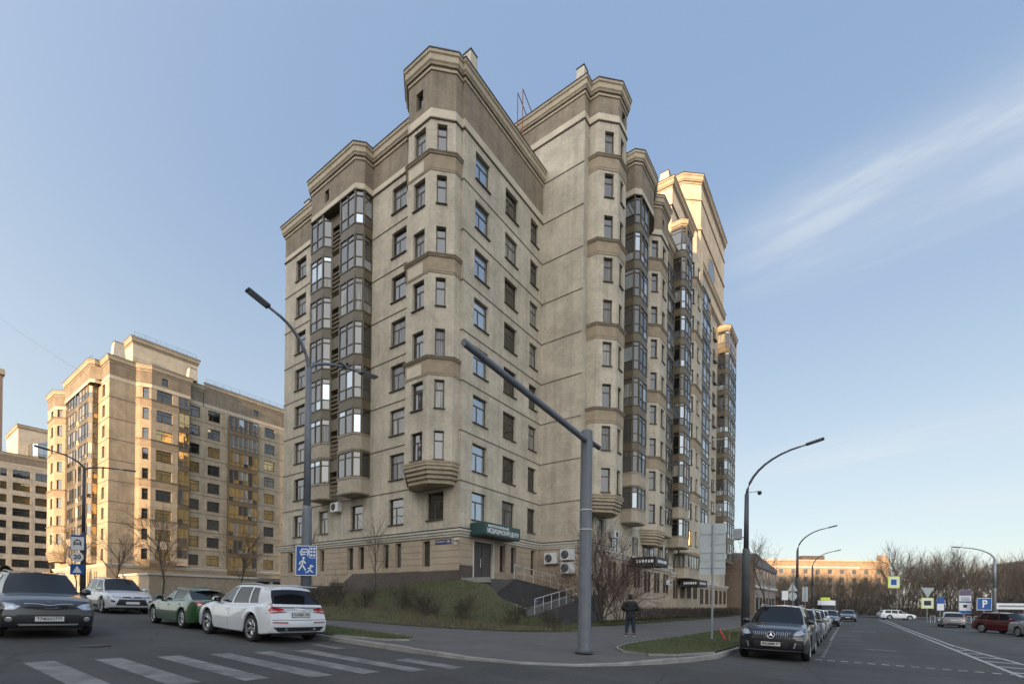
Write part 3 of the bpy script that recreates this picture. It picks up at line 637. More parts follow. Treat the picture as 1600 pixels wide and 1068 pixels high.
MB().box(BXF, BXF + .06, BY - .02, 23.7, -.5, 3.75).build('plinth', M['granite'], B); MB().box(BXF, BXF + .06, 26.0, DY - .17, -.5, 3.42).build('plinth', M['ledge'], B)
MB().box(BXF, EX, DY - .17, DY - .1, -.5, 3.42).build('plinth', M['ledge'], B)
# entrance door
dr = MB().box(BXF - .20, BXF - .14, 23.85, 25.85, 2.88, 5.4).build('door', M['door'], B)
MB().box(BXF - .14, BXF - .12, 24.84, 24.86, 2.9, 5.35).build('leaf_gap', M['black'], dr); MB().tube([(BXF - .1, 24.7, 3.7), (BXF - .1, 24.7, 4.3)], .02, 6).build('handle', M['chrome'], dr)
fr = MB(); fr.box(BXF - .2, BXF + .05, 23.70, 23.84, 2.86, 5.52); fr.box(BXF - .2, BXF + .05, 25.86, 26.02, 2.86, 5.52); fr.box(BXF - .2, BXF + .04, 23.84, 25.86, 5.4, 5.52); fr.build('door_frame', M['white'], dr)
# roof furniture
vent_stack(B, -20.85, 23.6, TOPC - .1, .85, 1.9); vent_stack(B, -39.3, 23.4, TOPL - .1, 1.0, 1.6)
guard(B, [(-23.6, 21.2), (-21.7, 21.2), (-20.9, 21.9)], TOPC, .25); guard(B, [(-31.3, 21.8), (-30.1, 21.8)], TOPL, .35)
# ---- tall wing
EO = [(EX, DY), (EX, 32.78), (EX + .8, 32.78), (EX + 1.95, 33.93), (EX + 1.95, 35.4), (EX + .8, 36.55), (EX, 36.55)]
SH = -.4; erows = [z + SH + .2 for z in [7.77 + ST * k for k in range(1, 10)]]
mb = MB()
for i, (a, b) in enumerate(zip(EO, EO[1:])):
    if i == 2: continue
    if i == 3: face(B, mb, a, b, 9.55, 38.15, [(.72, .66, 1.85, 'one')], erows)
    elif i == 0: mb.wall(a, b, -.5, 38.15)
    else: mb.wall(a, b, 9.55, 38.15)
face(B, mb, EO[2], EO[3], 9.55, 38.15, [(.88, .72, 1.85, 'one')], erows)
mb.build('oriel_wall', M['brick'], B)
EP = EO[1:]
corbel(B, EP, 8.35, 9.55); courses(B, EP, [C0 + SH + ST * k + .1 for k in (2, 4, 6, 8)], .04, .06); spandrel_band(B, EP, [erows[k] - 1.08 for k in (2, 4, 6, 8)])
mb = MB(); face(B, mb, (EX, 32.78), (EX, 36.6), 5.5, 9.7, [(1.0, 1.2, 1.85, 'two'), (2.9, 1.2, 1.85, 'two')], [7.35], pick=lambda k: M['g_cur']); mb.build('wall', M['brick'], B)
# long wall behind the oriels
S2 = -1.0; S3 = -2.0
E2 = 53.6
r2 = [7.77 + S2 + ST * k for k in range(11)]
WL = MB().wall((EX, 36.5), (EX, E2), -1., 38.2)
WL.build('wall', M['brick'], B)
# section two: glazed stack, oriel, glazed strip
AO = [(EX, 39.76), (EX + 1.0, 39.76), (EX + 1.42, 40.18), (EX + 1.42, 42.0), (EX + 1.0, 42.4), (EX, 42.4)]
loggia_stack(B, AO, [1, 1, 2, 0, 0], C0 + S2 + .3, 9, ST, solid=2)
BO = [(EX, 44.5), (EX + .5, 44.82), (EX + 1.35, 45.66), (EX + 1.35, 47.8), (EX + .5, 48.6), (EX, 48.6)]
brow = [z + .15 for z in r2[1:10]]
mb = MB()
face(B, mb, BO[1], BO[2], C0 + S2 + .2, 37.3, [(.6, .66, 1.8, 'one')], brow); face(B, mb, BO[2], BO[3], C0 + S2 + .2, 37.3, [(1.1, .95, 1.8, 'two')], brow)
mb.wall(BO[0], BO[1], C0 + S2 + .2, 37.3).wall(BO[3], BO[4], C0 + S2 + .2, 37.3); mb.build('oriel_wall', M['brick'], B)
corbel(B, BO, C0 + S2 - 1.1, C0 + S2 + .2); spandrel_band(B, BO, [brow[k] - 1.05 for k in (2, 4, 6, 8)])
CO = [(EX, 48.9), (EX + .8, 48.9), (EX + .8, 52.0), (EX, 52.0)]
loggia_stack(B, CO, [0, 3, 0], C0 + S2 + .3, 9, ST, solid=1)
low2 = [(EX, 37.4), (EX, 60)]
for y0, wd in ((38.3, 1.1), (43.2, 1.1), (45.9, 1.1), (47.7, 1.1), (50.6, 1.2), (52.7, 1.0)):
    win(B, (EX + .02, 37), (EX + .02, 60), y0 - 37, r2[0] - .1, wd, 1.85, 'two', M[rng.choice(['g_cur', 'g_blue', 'g_dark'])], -.09)
TOP2 = 40.95
P2 = [(EX, 36.6), (EX, 39.7), (EX + 1.0, 39.7), (EX + 1.45, 40.15), (EX + 1.45, 43.2), (EX + .95, 44.5), (EX + .5, 44.82), (EX + 1.38, 45.66), (EX + 1.38, 47.8), (EX + .5, 48.6), (EX + .3, 48.9), (EX + .3, E2)]
attic(B, [(FX - 3, DY)] + [(EX, DY)] + EO[1:] + [(EX, 37.0)], 38.08, TOPE, .6, wins=[(4, .88, 39.2, .62, .9), (5, .72, 39.2, .62, .9)])
courses(B, [(FX - 3, DY)] + [(EX, DY)] + EO[1:], [38.1], .09, .1)
attic(B, P2, 37.2, TOP2, .6, wins=[(7, .62, 38.7, .5, .8)]); courses(B, P2, [37.22], .09, .1)
MB().add([(x, y, 37.2) for x, y in P2 + [(EX, E2)]], [tuple(range(len(P2) + 1))[::-1]]).build('soffit', M['spand'], B)
MB().add([(x, y, TOPE - .12) for x, y in [(FX - 3, DY)] + EO + [(EX, 37), (FX - 12, 37), (FX - 12, DY)]], [tuple(range(len(EO) + 4))]).build('roof', M['roofm'], B)
MB().add([(x, y, TOP2 - .12) for x, y in P2 + [(FX - 12, E2), (FX - 12, 36.6)]], [tuple(range(len(P2) + 2))]).build('roof', M['roofm'], B)
MB().wall((FX - 12, DY), (FX - 3, DY), 30, TOPE - .2).wall((FX - 12, E2), (FX - 12, DY), 20, TOPE - .2).build('wall', M['brickd'], B)
vent_stack(B, EX - .65, 32.75, TOPE - .1, .85, 1.8)
guard(B, [(EX + 1.2, 40.3), (EX + 1.2, 42.6)], TOP2, .3)
# rusty ladder up the blank return
ld = MB()
for dx in (-22.45, -21.95):
    ld.tube([(dx, DY - .75, 34.6), (dx, DY - .75, 42.9), (dx, DY + .8, 42.0), (dx, DY + .4, 40.6)], .035, 6)
    for z in (36.2, 38.6): ld.tube([(dx, DY - .75, z), (dx, DY, z - .1)], .03, 6)
for k in range(18): ld.tube([(-22.45, DY - .75, 34.8 + k * .34), (-21.95, DY - .75, 34.8 + k * .34)], .018, 5)
ld.build('ladder', M['rust'], B)
rr = MB()
for y in (33.2, 35.2): rr.tube([(-23.4, y, TOPE - .1), (-23.4, y, TOPE + 1.0)], .03, 5)
for z in (.5, 1.): rr.tube([(-23.4, 33.2, TOPE + z), (-23.4, 35.2, TOPE + z)], .025, 5)
rr.build('roof_rail', M['rust'], B)
rf_ = MB()
for xa in (-24.6, -23.9):
    rf_.tube([(xa, DY - .5, 38.5), (xa, DY - .5, 41.9), (xa + .5, DY + .5, 41.4), (xa + .5, DY + .5, 40.8)], .04, 6)
rf_.build('ladder_hoop', M['rust'], B)
# section three: the tall end of the wing
E3 = E2; r3 = [7.77 + S3 + 3.22 + .25 + 3.22 * k for k in range(12)]
MB().wall((EX - 14, E3 + .2), (EX - .2, E3 + .2), 36, 46.9).wall((EX - .2, E3 + .2), (EX - .2, 62), -1, 46.9).wall((EX - .2, 62), (EX - .2, 84), -1, 44).build('wall', M['brick'], B)
P31 = [(EX - 14, E3 + .15), (EX - .15, E3 + .15), (EX - .15, 63.5)]
courses(B, P31, [46.6], .09, .12); cornice(B, P31, 49.6); MB().sweep(P31, [(0, 46.6), (.02, 46.7), (.02, 48.6)]).build('attic_wall', M['lband'], B)
DO = [(EX, 53.0), (EX + 1.2, 53.0), (EX + 1.63, 53.4), (EX + 1.63, 55.6), (EX + 1.2, 56.0), (EX, 56.0)]
loggia_stack(B, DO, [1, 1, 2, 0, 0], C0 + S3 + .4, 11, 3.22, solid=2, panes=LPANES + ['g_blue'] * 3)
cornice(B, DO, C0 + S3 + .4 + 11 * 3.22 + .75, sc=.6)
EOB = [(EX, 57.6), (EX + .5, 57.9), (EX + 1.3, 58.7), (EX + 1.3, 61.8), (EX + .5, 62.6), (EX, 62.6)]
mb = MB()
face(B, mb, EOB[1], EOB[2], C0 + S3 + .2, 46, [(.58, .66, 1.8, 'one')], r3[:11], pick=lambda k: M['g_blue'] if k else M['glow']); face(B, mb, EOB[2], EOB[3], C0 + S3 + .2, 46, [(1.3, .95, 1.8, 'two')], r3[:11])
mb.wall(EOB[0], EOB[1], C0 + S3 + .2, 46).wall(EOB[3], EOB[4], C0 + S3 + .2, 46); mb.build('oriel_wall', M['brick'], B)
corbel(B, EOB, C0 + S3 - 1.0, C0 + S3 + .2); spandrel_band(B, EOB, [r3[k] - 1.05 for k in (2, 4, 6, 8, 10)])
FO = [(EX - .2, 63.2), (EX + .7, 63.2), (EX + .7, 68.5), (EX - .2, 68.5)]
loggia_stack(B, FO, [1, 3, 0], C0 + S3 + .4, 11, 3.22, solid=1, panes=LPANES + ['g_blue'] * 3)
for k in range(11): 
    for y in (71., 74.5): win(B, (EX - .18, 62), (EX - .18, 84), y - 62, r3[k], 1.2, 1.8, 'two', None, -.09)
GO = [(EX - .2, 77), (EX + .9, 77), (EX + 1.4, 77.5), (EX + 1.4, 82.6), (EX - .2, 82.6)]
loggia_stack(B, GO, [1, 1, 3, 0], C0 + S3 + .4, 11, 3.22, solid=0, panes=LPANES + ['g_blue'] * 3)
cornice(B, GO, C0 + S3 + .4 + 11 * 3.22 + .8, sc=.7)
P3 = [(EX - 9, 63.0), (EX - 1.6, 63.0), (EX + .25, 64.6), (EX + .25, 78.5), (EX - 9, 78.5)]
MB().wall(P3[0], P3[1], 40, 56.7).wall(P3[1], P3[2], 44, 56.7).wall(P3[2], P3[3], 44, 56.7).wall(P3[3], P3[4], 44, 56.7).build('tower_wall', M['brick'], B)
cornice(B, P3, 57.6, sc=1.1); courses(B, P3, [54.4], .12, .2, M['corn']); courses(B, P3[:4], [50.6, 46.4], .15, .3, M['corn'])
cornice(B, [(EX + .25, 63.6), (EX + .25, 79.)], 46.4, sc=.9)
ar = MB()
for i in range(9):
    t0, t1 = math.pi * i / 9, math.pi * (i + 1) / 9
    ar.add([(EX + .3, 70.5 + 2.2 * math.cos(t), 48.2 + 2.2 * math.sin(t)) for t in (t0, t1)] + [(EX + .3, 70.5 + 1.75 * math.cos(t), 48.2 + 1.75 * math.sin(t)) for t in (t1, t0)], [(0, 1, 2, 3)])
ar.build('arch_moulding', M['corn'], B); ag = MB().add([(EX + .28, 70.5 + 1.75 * math.cos(math.pi * i / 10), 48.2 + 1.75 * math.sin(math.pi * i / 10)) for i in range(11)] + [(EX + .28, 68.75, 46.5), (EX + .28, 72.25, 46.5)], [tuple(range(13))]).build('arch_window', M['g_dark'], B)
MB().add([(x, y, 57.5) for x, y in P3], [tuple(range(5))]).build('roof', M['roofm'], B); MB().add([(x, y, 49.5) for x, y in P31 + [(EX - 14, 63.5)]], [(0, 1, 2, 3)]).build('roof', M['roofm'], B)
MB().wall((EX - .2, 84), (EX - 14, 84), -1, 44).build('wall', M['brick'], B)
vent_stack(B, EX - 1.5, 55.5, 49.5, 1.3, 2.4); vent_stack(B, EX - 2.6, 65.5, 57.5, 1.4, 2.2)
# shop base of the long wing
zb2 = [2.55 + .43 * i for i in range(6)]
for (y0, y1, zc) in ((36.0, 44.6, 5.25), (44.6, 54., 4.9), (54., 66, 4.4), (66, 84.2, 3.7)):
    MB().wall((EX + .12, y0), (EX + .12, y1), -1.2, zc).wall((EX + .12, y1), (EX - .2, y1), -1, zc).build('base_wall', M['panel'], B)
    pth = [(EX - .2, y0 - .05), (EX + .12, y0 - .05), (EX + .12, y1 + .05)]
    MB().sweep(pth, [(o_, z_ - 5.55 + zc) for o_, z_ in BC]).build('base_cornice', M['white'], B)
    k = y0 + 1.2
    while k < y1 - 1:
        for dy in (0, .95): win(B, (EX + .13, y0), (EX + .13, y1), k + dy - y0, zc - 1.35, .5, 2.1, 'plain', M[rng.choice(['g_dark', 'g_mid'])], -.09, False)
        k += 2.9
MB().wall((EX + .1, DY), (EX + .1, 36.0), -1, 5.55).build('base_wall', M['base'], B); stone_rows((EX + .1, DY), (EX + .1, 36.0), [3.4 + .43 * i for i in range(6)], [])
# shop canopies and projecting shop window of the long wing
def canopy(y0, y1, x1, z0, z1, lbl, m):
    t = thing('shop_canopy', lbl, 'canopy', (EX + .15, (y0 + y1) / 2, z0))
    L = (y1 - y0) / 2; MB().box(0.3, x1, -L, L, 0, z1 - z0).build('fascia', m, t)
    for s_ in (-1, 1): MB().tube([(0, s_ * L * .8, .1), (.35, s_ * L * .8, .1)], .04, 6).build('bracket', M['black'], t)
    for face_ in (0, 1):
        n = 6; tot = (2 * L if face_ == 0 else x1 - .3) * .72
        for k in range(n):
            wd = tot / n * rng.uniform(.5, .8); c = -tot / 2 + tot * (k + .5) / n; h = (z1 - z0) * .32; q = MB(); zc = (z1 - z0) * .52
            if face_ == 0: q.box(x1, x1 + .008, c - wd / 2, c + wd / 2, zc - h / 2, zc + h / 2)
            else: c += .3 + (x1 - .3) * .55; q.box(c - wd / 2, c + wd / 2, -L - .008, -L, zc - h / 2, zc + h / 2)
            q.build('sign_letter', M['whitep'], t)
    return t
canopy(41.2, 44.6, 2.6, 4.75, 5.55, 'dark shop canopy with white lettering over the nearer door of the long wing', M['black'])
canopy(56.5, 60.5, 2.4, 3.35, 4.15, 'black shop canopy with white lettering under the projecting shop window', M['black'])
sw = [(EX, 55.8), (EX + 1.1, 55.8), (EX + 1.5, 56.3), (EX + 1.5, 60.8), (EX, 60.8)]
loggia_stack(B, sw, [2, 1, 4, 0], 4.3, 1, 2.9, solid=1, gold=lambda k: rng.choice(['g_blind', 'g_cur']))
for y0, z0 in ((37.6, 6.9), (47.0, 5.2), (52.5, 3.4)):
    t = thing('air_conditioner', {37.6: 'white air conditioner hung below the first glazed stack of the long wing', 47.0: 'white air conditioner beside the windows over the nearer shop canopy', 52.5: 'white air conditioner between narrow shop windows of the long wing'}[y0], 'air conditioner', (EX + .2, y0, z0))
    MB().box(0.02, .38, -.45, .45, 0, .62).build('casing', M['acwhite'], t, bevel=.02); MB().lathe([(0, .39), (.23, .39), (.25, .385)], 20, 'z').build('fan_grille', M['black'], t).rotation_euler = (0, R(90), 0)
    t.children[1].location = (0, .1, .31)
NEARH = 44
# ------------------------------------------------------------------ things on the entrance side
t = thing('entrance_canopy', 'dark green box canopy over the brown corner door with white clinic lettering', 'canopy', (FX + .3, 25.15, 5.68))
MB().box(0, 1.28, -1.95, 1.95, 0, .80).build('fascia', M['green'], t, bevel=.015); MB().box(.05, 1.22, -1.88, 1.88, -.05, 0).build('soffit', M['granite'], t)
for k, (txt, sz, yy, zz_) in enumerate((('МЕДИЦИНСКИЙ ЦЕНТР', .40, .0, .27), ('МНОГОПРОФИЛЬНЫЙ', .20, -.55, .58))):
    o = place('lettering', text_mesh(txt, sz, M['whitep'], 'lettering', .004, .006), t, (1.288, yy, zz_)); o.rotation_euler = (R(90), 0, R(90))
    wd = o.data.vertices and (max(v.co.x for v in o.data.vertices) - min(v.co.x for v in o.data.vertices)); tgt = (3.45, 2.2)[k]; o.scale = (tgt / wd, 1, 1)
M['nbl'] = mat('navy enamel', (.035, .035, .10), .35, var=.1)
t = thing('address_plate', 'navy blue street name plate under the base cornice near the corner', 'sign', (-21.65, BY - .05, 5.28))
MB().box(-.72, .72, -.02, 0, -.15, .15).build('plate', M['nbl'], t); MB().box(-.66, .22, -.026, -.02, -.02, .05).build('name_bar', mat('plate lettering', (.32, .32, .42), .5), t); MB().box(.36, .62, -.026, -.02, -.08, .09).build('number_block', MATS['plate lettering'], t)
t = thing('floodlight', 'pair of small white lamps on the corner under the base cornice', 'lamp', (FX + .02, BY - .05, 5.3))
for dx, dz in ((-.12, .05), (.08, .08), (-.1, -.22)): MB().box(dx - .07, dx + .07, -.22, -.06, dz - .05, dz + .05).build('lamp_head', M['acwhite'], t, bevel=.01)
def ac(x, y, z, label, rot=0.):
    t = thing('air_conditioner', label, 'air conditioner', (x, y, z), rot, 'air conditioners on the blank return wall')
    MB().box(-.55, .55, -.42, -.04, 0, .86).build('casing', M['acwhite'], t, bevel=.02)
    g = MB().lathe([(0, 0), (.06, .0), (.30, .0), (.32, .01)], 24, 'y').build('fan_grille', M['black'], t); g.location = (-.15, -.435, .43)
    h = MB(); 
    for k in range(6): h.tube([(.33 * math.cos(a_), -.44, .33 * math.sin(a_)) for a_ in [2 * math.pi * i / 20 for i in range(21)]], .004, 4) if k == 0 else h.lathe([(.05 * k + .0, 0), (.05 * k + .008, -.004), (.05 * k + .016, 0)], 20, 'y')
    hg = h.build('guard_ring', M['steel'], t); hg.location = (-.15, -.445, .43)
    for dx in (-.4, .4): MB().box(dx - .03, dx + .03, -.42, 0, -.08, -.003).build('bracket', M['steel'], t)
ac(-19.0, DY - .1, 4.38, 'white air conditioner on the left of the three on the blank return wall')
ac(-17.55, DY - .1, 4.62, 'white air conditioner, upper of the stacked pair by the wing corner'); ac(-17.55, DY - .1, 3.6, 'white air conditioner, lower of the stacked pair by the wing corner')
t = thing('air_conditioner', 'white air conditioner hung under the loggias of the street face', 'air conditioner', (-33.3, FY - .02, 8.35))
MB().box(-.5, .5, -.45, -.05, 0, .75).build('casing', M['acwhite'], t, bevel=.02); g = MB().lathe([(0, 0), (.26, .0), (.28, .01)], 20, 'y').build('fan_grille', M['black'], t); g.location = (-.12, -.46, .37)
MB().tube([(.55, -.06, .0), (.55, -.06, -1.9)], .035, 6).build('drain_pipe', M['acwhite'], t)
# entrance landing, ramp and stairs
t = thing('entrance_ramp', 'dark granite entrance ramp with landing, retaining walls and pale copings', 'ramp', (0, 0, 0))
MB().box(BXF + .07, -17.95, 22.75, 26.5, -.3, 2.84).build('landing', M['path'], t)
MB().box(BXF + .07, -17.9, 22.55, 22.74, 2.6, 2.92).build('coping', M['kerb'], t)
def wallprof(x0, x1, pts, nm, m):     # vertical wall in the y-z plane
    n = len(pts); v = [(x0, y, z) for y, z in pts] + [(x1, y, z) for y, z in pts]
    return MB().add(v, [tuple(range(n))[::-1], tuple(range(n, 2 * n))] + [(i, (i + 1) % n, n + (i + 1) % n, n + i) for i in range(n)]).build(nm, m, t)
wallprof(-17.94, -17.7, [(22.7, -.4), (33.2, -.4), (33.2, 2.02), (25.2, 2.82), (24.9, 2.82), (22.7, 1.75)], 'retaining_wall', M['dgran'])
wallprof(-17.98, -17.66, [(24.9, 2.825), (25.2, 2.825), (33.2, 2.025), (33.2, 2.1), (25.2, 2.9), (24.85, 2.9), (22.65, 1.83), (22.65, 1.755)], 'coping', M['granite'])
wallprof(-20.2, -17.95, [(26.5, -.3), (33., -.3), (33., 2.0), (26.5, 2.75)], 'ramp_flight', M['path'])
wallprof(-17.69, -15.4, [(23.0, -.4), (33.2, -.4), (33.2, 1.9), (31.5, 1.9), (23.6, .55), (23.0, .5)], 'ramp_flight', M['path'])
wallprof(-15.4, -15.2, [(23.0, -.4), (33.2, -.4), (33.2, 1.98), (31.5, 1.98), (23.6, .66), (23.0, .6)], 'retaining_wall', M['dgran'])
n = [(-17.9, -.4), (-15.2, -.4), (-15.2, .98), (-17.9, 1.76)]
MB().add([(x, 22.52, z) for x, z in n] + [(x, 22.72, z) for x, z in n], [(0, 1, 2, 3), (7, 6, 5, 4), (0, 4, 5, 1), (1, 5, 6, 2), (2, 6, 7, 3), (3, 7, 4, 0)]).build('retaining_wall', M['dgran'], t)
n = [(-18.0, 1.765), (-15.15, .985), (-15.15, 1.055), (-18.0, 1.835)]
MB().add([(x, 22.47, z) for x, z in n] + [(x, 22.77, z) for x, z in n], [(0, 1, 2, 3), (7, 6, 5, 4), (0, 4, 5, 1), (1, 5, 6, 2), (2, 6, 7, 3), (3, 7, 4, 0)]).build('coping', M['kerb'], t)
for k in range(4): MB().box(-15.1, -13.2 - .1 * k, 23.1 + k * .32, 24.7, -.3, gz(-14, 24) + .17 + k * .14).build('step', M['dgran'], t)
M['graf'] = mat('pale paint scrawl', (.22, .24, .32), .7)
gg = MB()
for y0, z0, y1, z1 in ((27.6, 1.5, 27.6, .95), (27.3, 1.5, 27.95, 1.48), (28.3, 1.4, 28.3, .95), (28.3, 1.42, 28.65, 1.4), (28.3, 1.2, 28.55, 1.2), (28.9, 1.35, 29.3, 1.0), (29.3, 1.35, 28.9, 1.0), (29.7, 1.3, 29.7, .95), (30.1, 1.3, 29.75, 1.1), (29.75, 1.1, 30.2, .95)):
    d = Vector((y1 - y0, z1 - z0)).normalized(); nn = Vector((-d.y, d.x)) * .045
    gg.quad((-17.694, y0 + nn.x, z0 + nn.y), (-17.694, y0 - nn.x, z0 - nn.y), (-17.694, y1 - nn.x, z1 - nn.y), (-17.694, y1 + nn.x, z1 + nn.y))
gg.build('graffiti', M['graf'], t)
def railing(name, label, pts, h=.95, sp=1.1, loc=None):
    t = thing(name, label, 'railing', pts[0]); P = [Vector(p) - Vector(pts[0]) for p in pts]
    MB().tube([p + Vector((0, 0, h)) for p in P], .026, 8).build('handrail', M['chrome'], t); MB().tube([p + Vector((0, 0, h * .5)) for p in P], .013, 6).build('mid_rail', M['chrome'], t)
    for a, b in zip(P, P[1:]):
        L = (b - a).length; n = max(1, round(L / sp))
        for i in range(n + (1 if b == P[-1] else 0)): q = a + (b - a) * i / n; MB().tube([q, q + Vector((0, 0, h))], .017, 6).build('post', M['chrome'], t)
railing('ramp_railing', 'steel railing along the upper ramp flight beside the corner entrance', [(-17.82, 25.1, 2.9), (-17.82, 33.1, 2.1)])
railing('ramp_railing', 'lower steel handrail climbing beside the ramp behind the grey gantry pole', [(-15.3, 23.7, .66), (-15.3, 31.4, 1.98), (-15.3, 33.2, 1.98)], sp=1.0)
t = thing('retaining_wall', 'low dark brown stone wall in front of the street face behind the lamp post', 'wall', (-36, 20.9, 0))
MB().box(-7, 2.0, -.2, .2, -.3, 2.05).build('wall_body', M['granite'], t); MB().box(-7.05, 2.1, -.26, .26, 2.05, 2.13).build('coping', M['dgran'], t); MB().box(2.0, 5.3, -.15, .25, -.3, 2.35).build('wall_body', M['granite'], t); MB().box(2.02, 5.4, -.22, .3, 2.35, 2.43).build('coping', M['dgran'], t)

# ------------------------------------------------------------------ poles
def lamp_head(parent, p, d, L=.75, m=None):
    d = Vector(d).normalized(); th = math.atan2(d.y, d.x); pit = math.asin(max(-1, min(1, d.z)))
    b = MB().box(0, L, -.13, .13, -.045, .05).build('lamp_head', m or M['dpole'], parent, bevel=.03); b.location = p; b.rotation_euler = (0, -pit, th)
    MB().box(.08, L - .05, -.10, .10, -.052, -.045).build('lens', mat('lamp lens', (.35, .36, .36), .2), b)
    MB().tube([(-.22, 0, 0), (.05, 0, 0)], .045, 8).build('spigot', M['steel'], b)
def arc_arm(mb, base, d, reach, rise, r0=.055, r1=.035, n=9, sweep=1.0):
    d = Vector((d[0], d[1], 0)).normalized(); pts = []
    for i in range(n + 1):
        t = i / n; a = t * math.pi / 2 * .86; pts.append(Vector(base) + d * (reach * (1 - math.cos(a)) / (1 - math.cos(math.pi / 2 * .86))) + Vector((0, 0, rise * math.sin(a) / math.sin(math.pi / 2 * .86))))
    mb.tube(pts, [r0 + (r1 - r0) * i / n for i in range(n + 1)], 8); return pts
def street_lamp(x, y, label, h, arms, lower=.19, upper=.10, m='pole', zj=.5, group='tall street lamps', base=None):
    z = (base if base is not None else gz(x, y) + .13); t = thing('street_lamp', label, 'street lamp', (x, y, z), 0, group)
    zz1 = h * zj; MB().tube([(0, 0, 0), (0, 0, zz1), (0, 0, zz1 + .12)], [lower, lower * .86, upper * 1.3], 14).build('lower_pole', M[m], t, True)
    MB().tube([(0, 0, zz1 + .1), (0, 0, h)], [upper * 1.15, upper * .9], 12).build('upper_pole', M[m], t, True)
    MB().lathe([(0, 0), (lower * 1.9, 0), (lower * 1.9, .05), (lower * 1.15, .08)], 14).build('flange', M['steel'], t)
    for d, reach, rise in arms:
        a = MB(); pts = arc_arm(a, (0, 0, h - .1), d, reach, rise, upper * .65, upper * .4); a.build('arm', M[m], t, True)
        dd = (pts[-1] - pts[-2]).normalized(); lamp_head(t, pts[-1] + dd * .18, dd)
    return t
street_lamp(-15.7, 9.35, 'tall two-armed street lamp carrying the blue courtyard sign behind the white estate', 9.25, [((0, -1), 1.25, 1.5), ((0.05, 1), 1.9, .75)], .19, .11, 'pole', .46)
street_lamp(-43.7, 9.35, 'two-armed street lamp with three road signs beyond the parked cars', 9.1, [((0, -1), 1.6, .95), ((0, 1), 2.0, .55)], .17, .10, 'dpole', .5)
street_lamp(-4.3, 26.3, 'tall street lamp with camera and grey box behind the parked black car', 7.2, [((1, 0), 2.35, 2.1)], .20, .11, 'dpole', .6)
street_lamp(-4.3, 54.8, 'middle one of the receding street lamps over the parked cars', 7.2, [((1, 0), 2.35, 2.1)], .17, .11, 'dpole', .6)
street_lamp(-4.3, 78, 'farthest of the receding street lamps over the parked cars', 7.2, [((1, 0), 2.35, 2.1)], .16, .11, 'dpole', .6)
street_lamp(12.9, 73, 'street lamp on the far pavement with its arm reaching left', 7.2, [((-1, .0), 2.6, 1.6)], .18, .13, 'steel', .55)
t = thing('security_camera', 'small dome camera on the tall lamp behind the black car', 'camera', (-4.3, 26.3, 7.1)); MB().tube([(.1, 0, 0), (.55, 0, .02)], .03, 6).build('bracket', M['acwhite'], t)
MB().lathe([(.02, .05), (.09, .03), (.10, -.05), (.08, -.12), (0, -.16)], 14).build('dome', M['black'], t, True).location = (.58, 0, -.03)
t = thing('control_box', 'grey equipment box strapped to the tall lamp behind the black car', 'box', (-4.3, 26.3, 4.75)); MB().box(-.58, -.22, -.16, .16, 0, .55).build('cabinet', M['steel'], t, bevel=.02); MB().tube([(-.24, 0, .1), (0, 0, .1)], .03, 6).build('strap', M['steel'], t); MB().tube([(-.4, 0, 0), (-.3, 0, -.2), (-.16, 0, -.15)], .012, 5).build('cable', M['acwhite'], t)
# gantry pole with its long arm
gp = (-6.15, 12.15); t = thing('gantry_pole', 'thick grey steel pole with a long bare arm reaching over the street', 'pole', (gp[0], gp[1], gz(*gp) + .12))
MB().tube([(0, 0, -.02), (0, 0, 6.3)], [.185, .165], 12).build('pole', M['pole'], t); MB().tube([(0, 0, 6.3), (0, 0, 6.34)], [.165, .1], 12).build('cap', M['pole'], t)
MB().lathe([(.185, 0), (.27, 0), (.27, .03), (.19, .05)], 12).build('collar', M['dpole'], t)
for z in (3.5, 4.05): MB().lathe([(.185, z - .012), (.192, z - .01), (.192, z + .01), (.185, z + .012)], 12).build('strap', M['acwhite'], t)
MB().tube([(.0, .35, 6.0), (.02, -.1, 6.02), (.42, -5.75, 6.12)], [.075, .085, .068], 12).build('arm', M['pole'], t, False)
t2 = MB().tube([(0, .03, 6.08), (.1, .62, 5.98)], .07, 10).build('arm_stub', M['dpole'], t)
# crow on the lamp arm
M['crowg'] = mat('grey plumage', (.16, .155, .16), .8); M['crowb'] = mat('black plumage', (.012, .012, .014), .7)
t = thing('crow', 'grey and black hooded crow perched on the inner lamp arm', 'bird', (-15.64, 10.72, 9.98 + .12), R(60))
def ellip(c, r, tilt=0., n=10):
    b = MB(); prof = [(math.sin(math.pi * i / 8), -math.cos(math.pi * i / 8)) for i in range(9)]; b.lathe(prof, n)
    cs, sn = math.cos(tilt), math.sin(tilt); b.v = [(c[0] + (x * r[0]) * cs + (z * r[2]) * sn, c[1] + y * r[1], c[2] - (x * r[0]) * sn + (z * r[2]) * cs) for x, y, z in b.v]; return b
ellip((0, 0, .17), (.17, .085, .10), .45).build('body', M['crowg'], t, True); ellip((.13, 0, .28), (.06, .05, .055)).build('head', M['crowb'], t, True)
MB().add([(.17, -.015, .28), (.17, .015, .28), (.17, 0, .30), (.26, 0, .265)], [(0, 1, 3), (1, 2, 3), (2, 0, 3)]).build('beak', M['crowb'], t)
MB().add([(-.08, -.03, .14), (-.08, .03, .14), (-.28, .04, .02), (-.28, -.04, .02), (-.1, 0, .17), (-.28, 0, .035)], [(0, 1, 2, 3), (0, 3, 5, 4), (1, 4, 5, 2)]).build('tail', M['crowb'], t)
for s_ in (-1, 1):
    ellip((-.05, .075 * s_, .18), (.16, .02, .06), .5).build('wing', M['crowb'], t, True); MB().tube([(0.02, .03 * s_, .1), (0.02, .03 * s_, 0)], .008, 5).build('leg', M['crowb'], t)

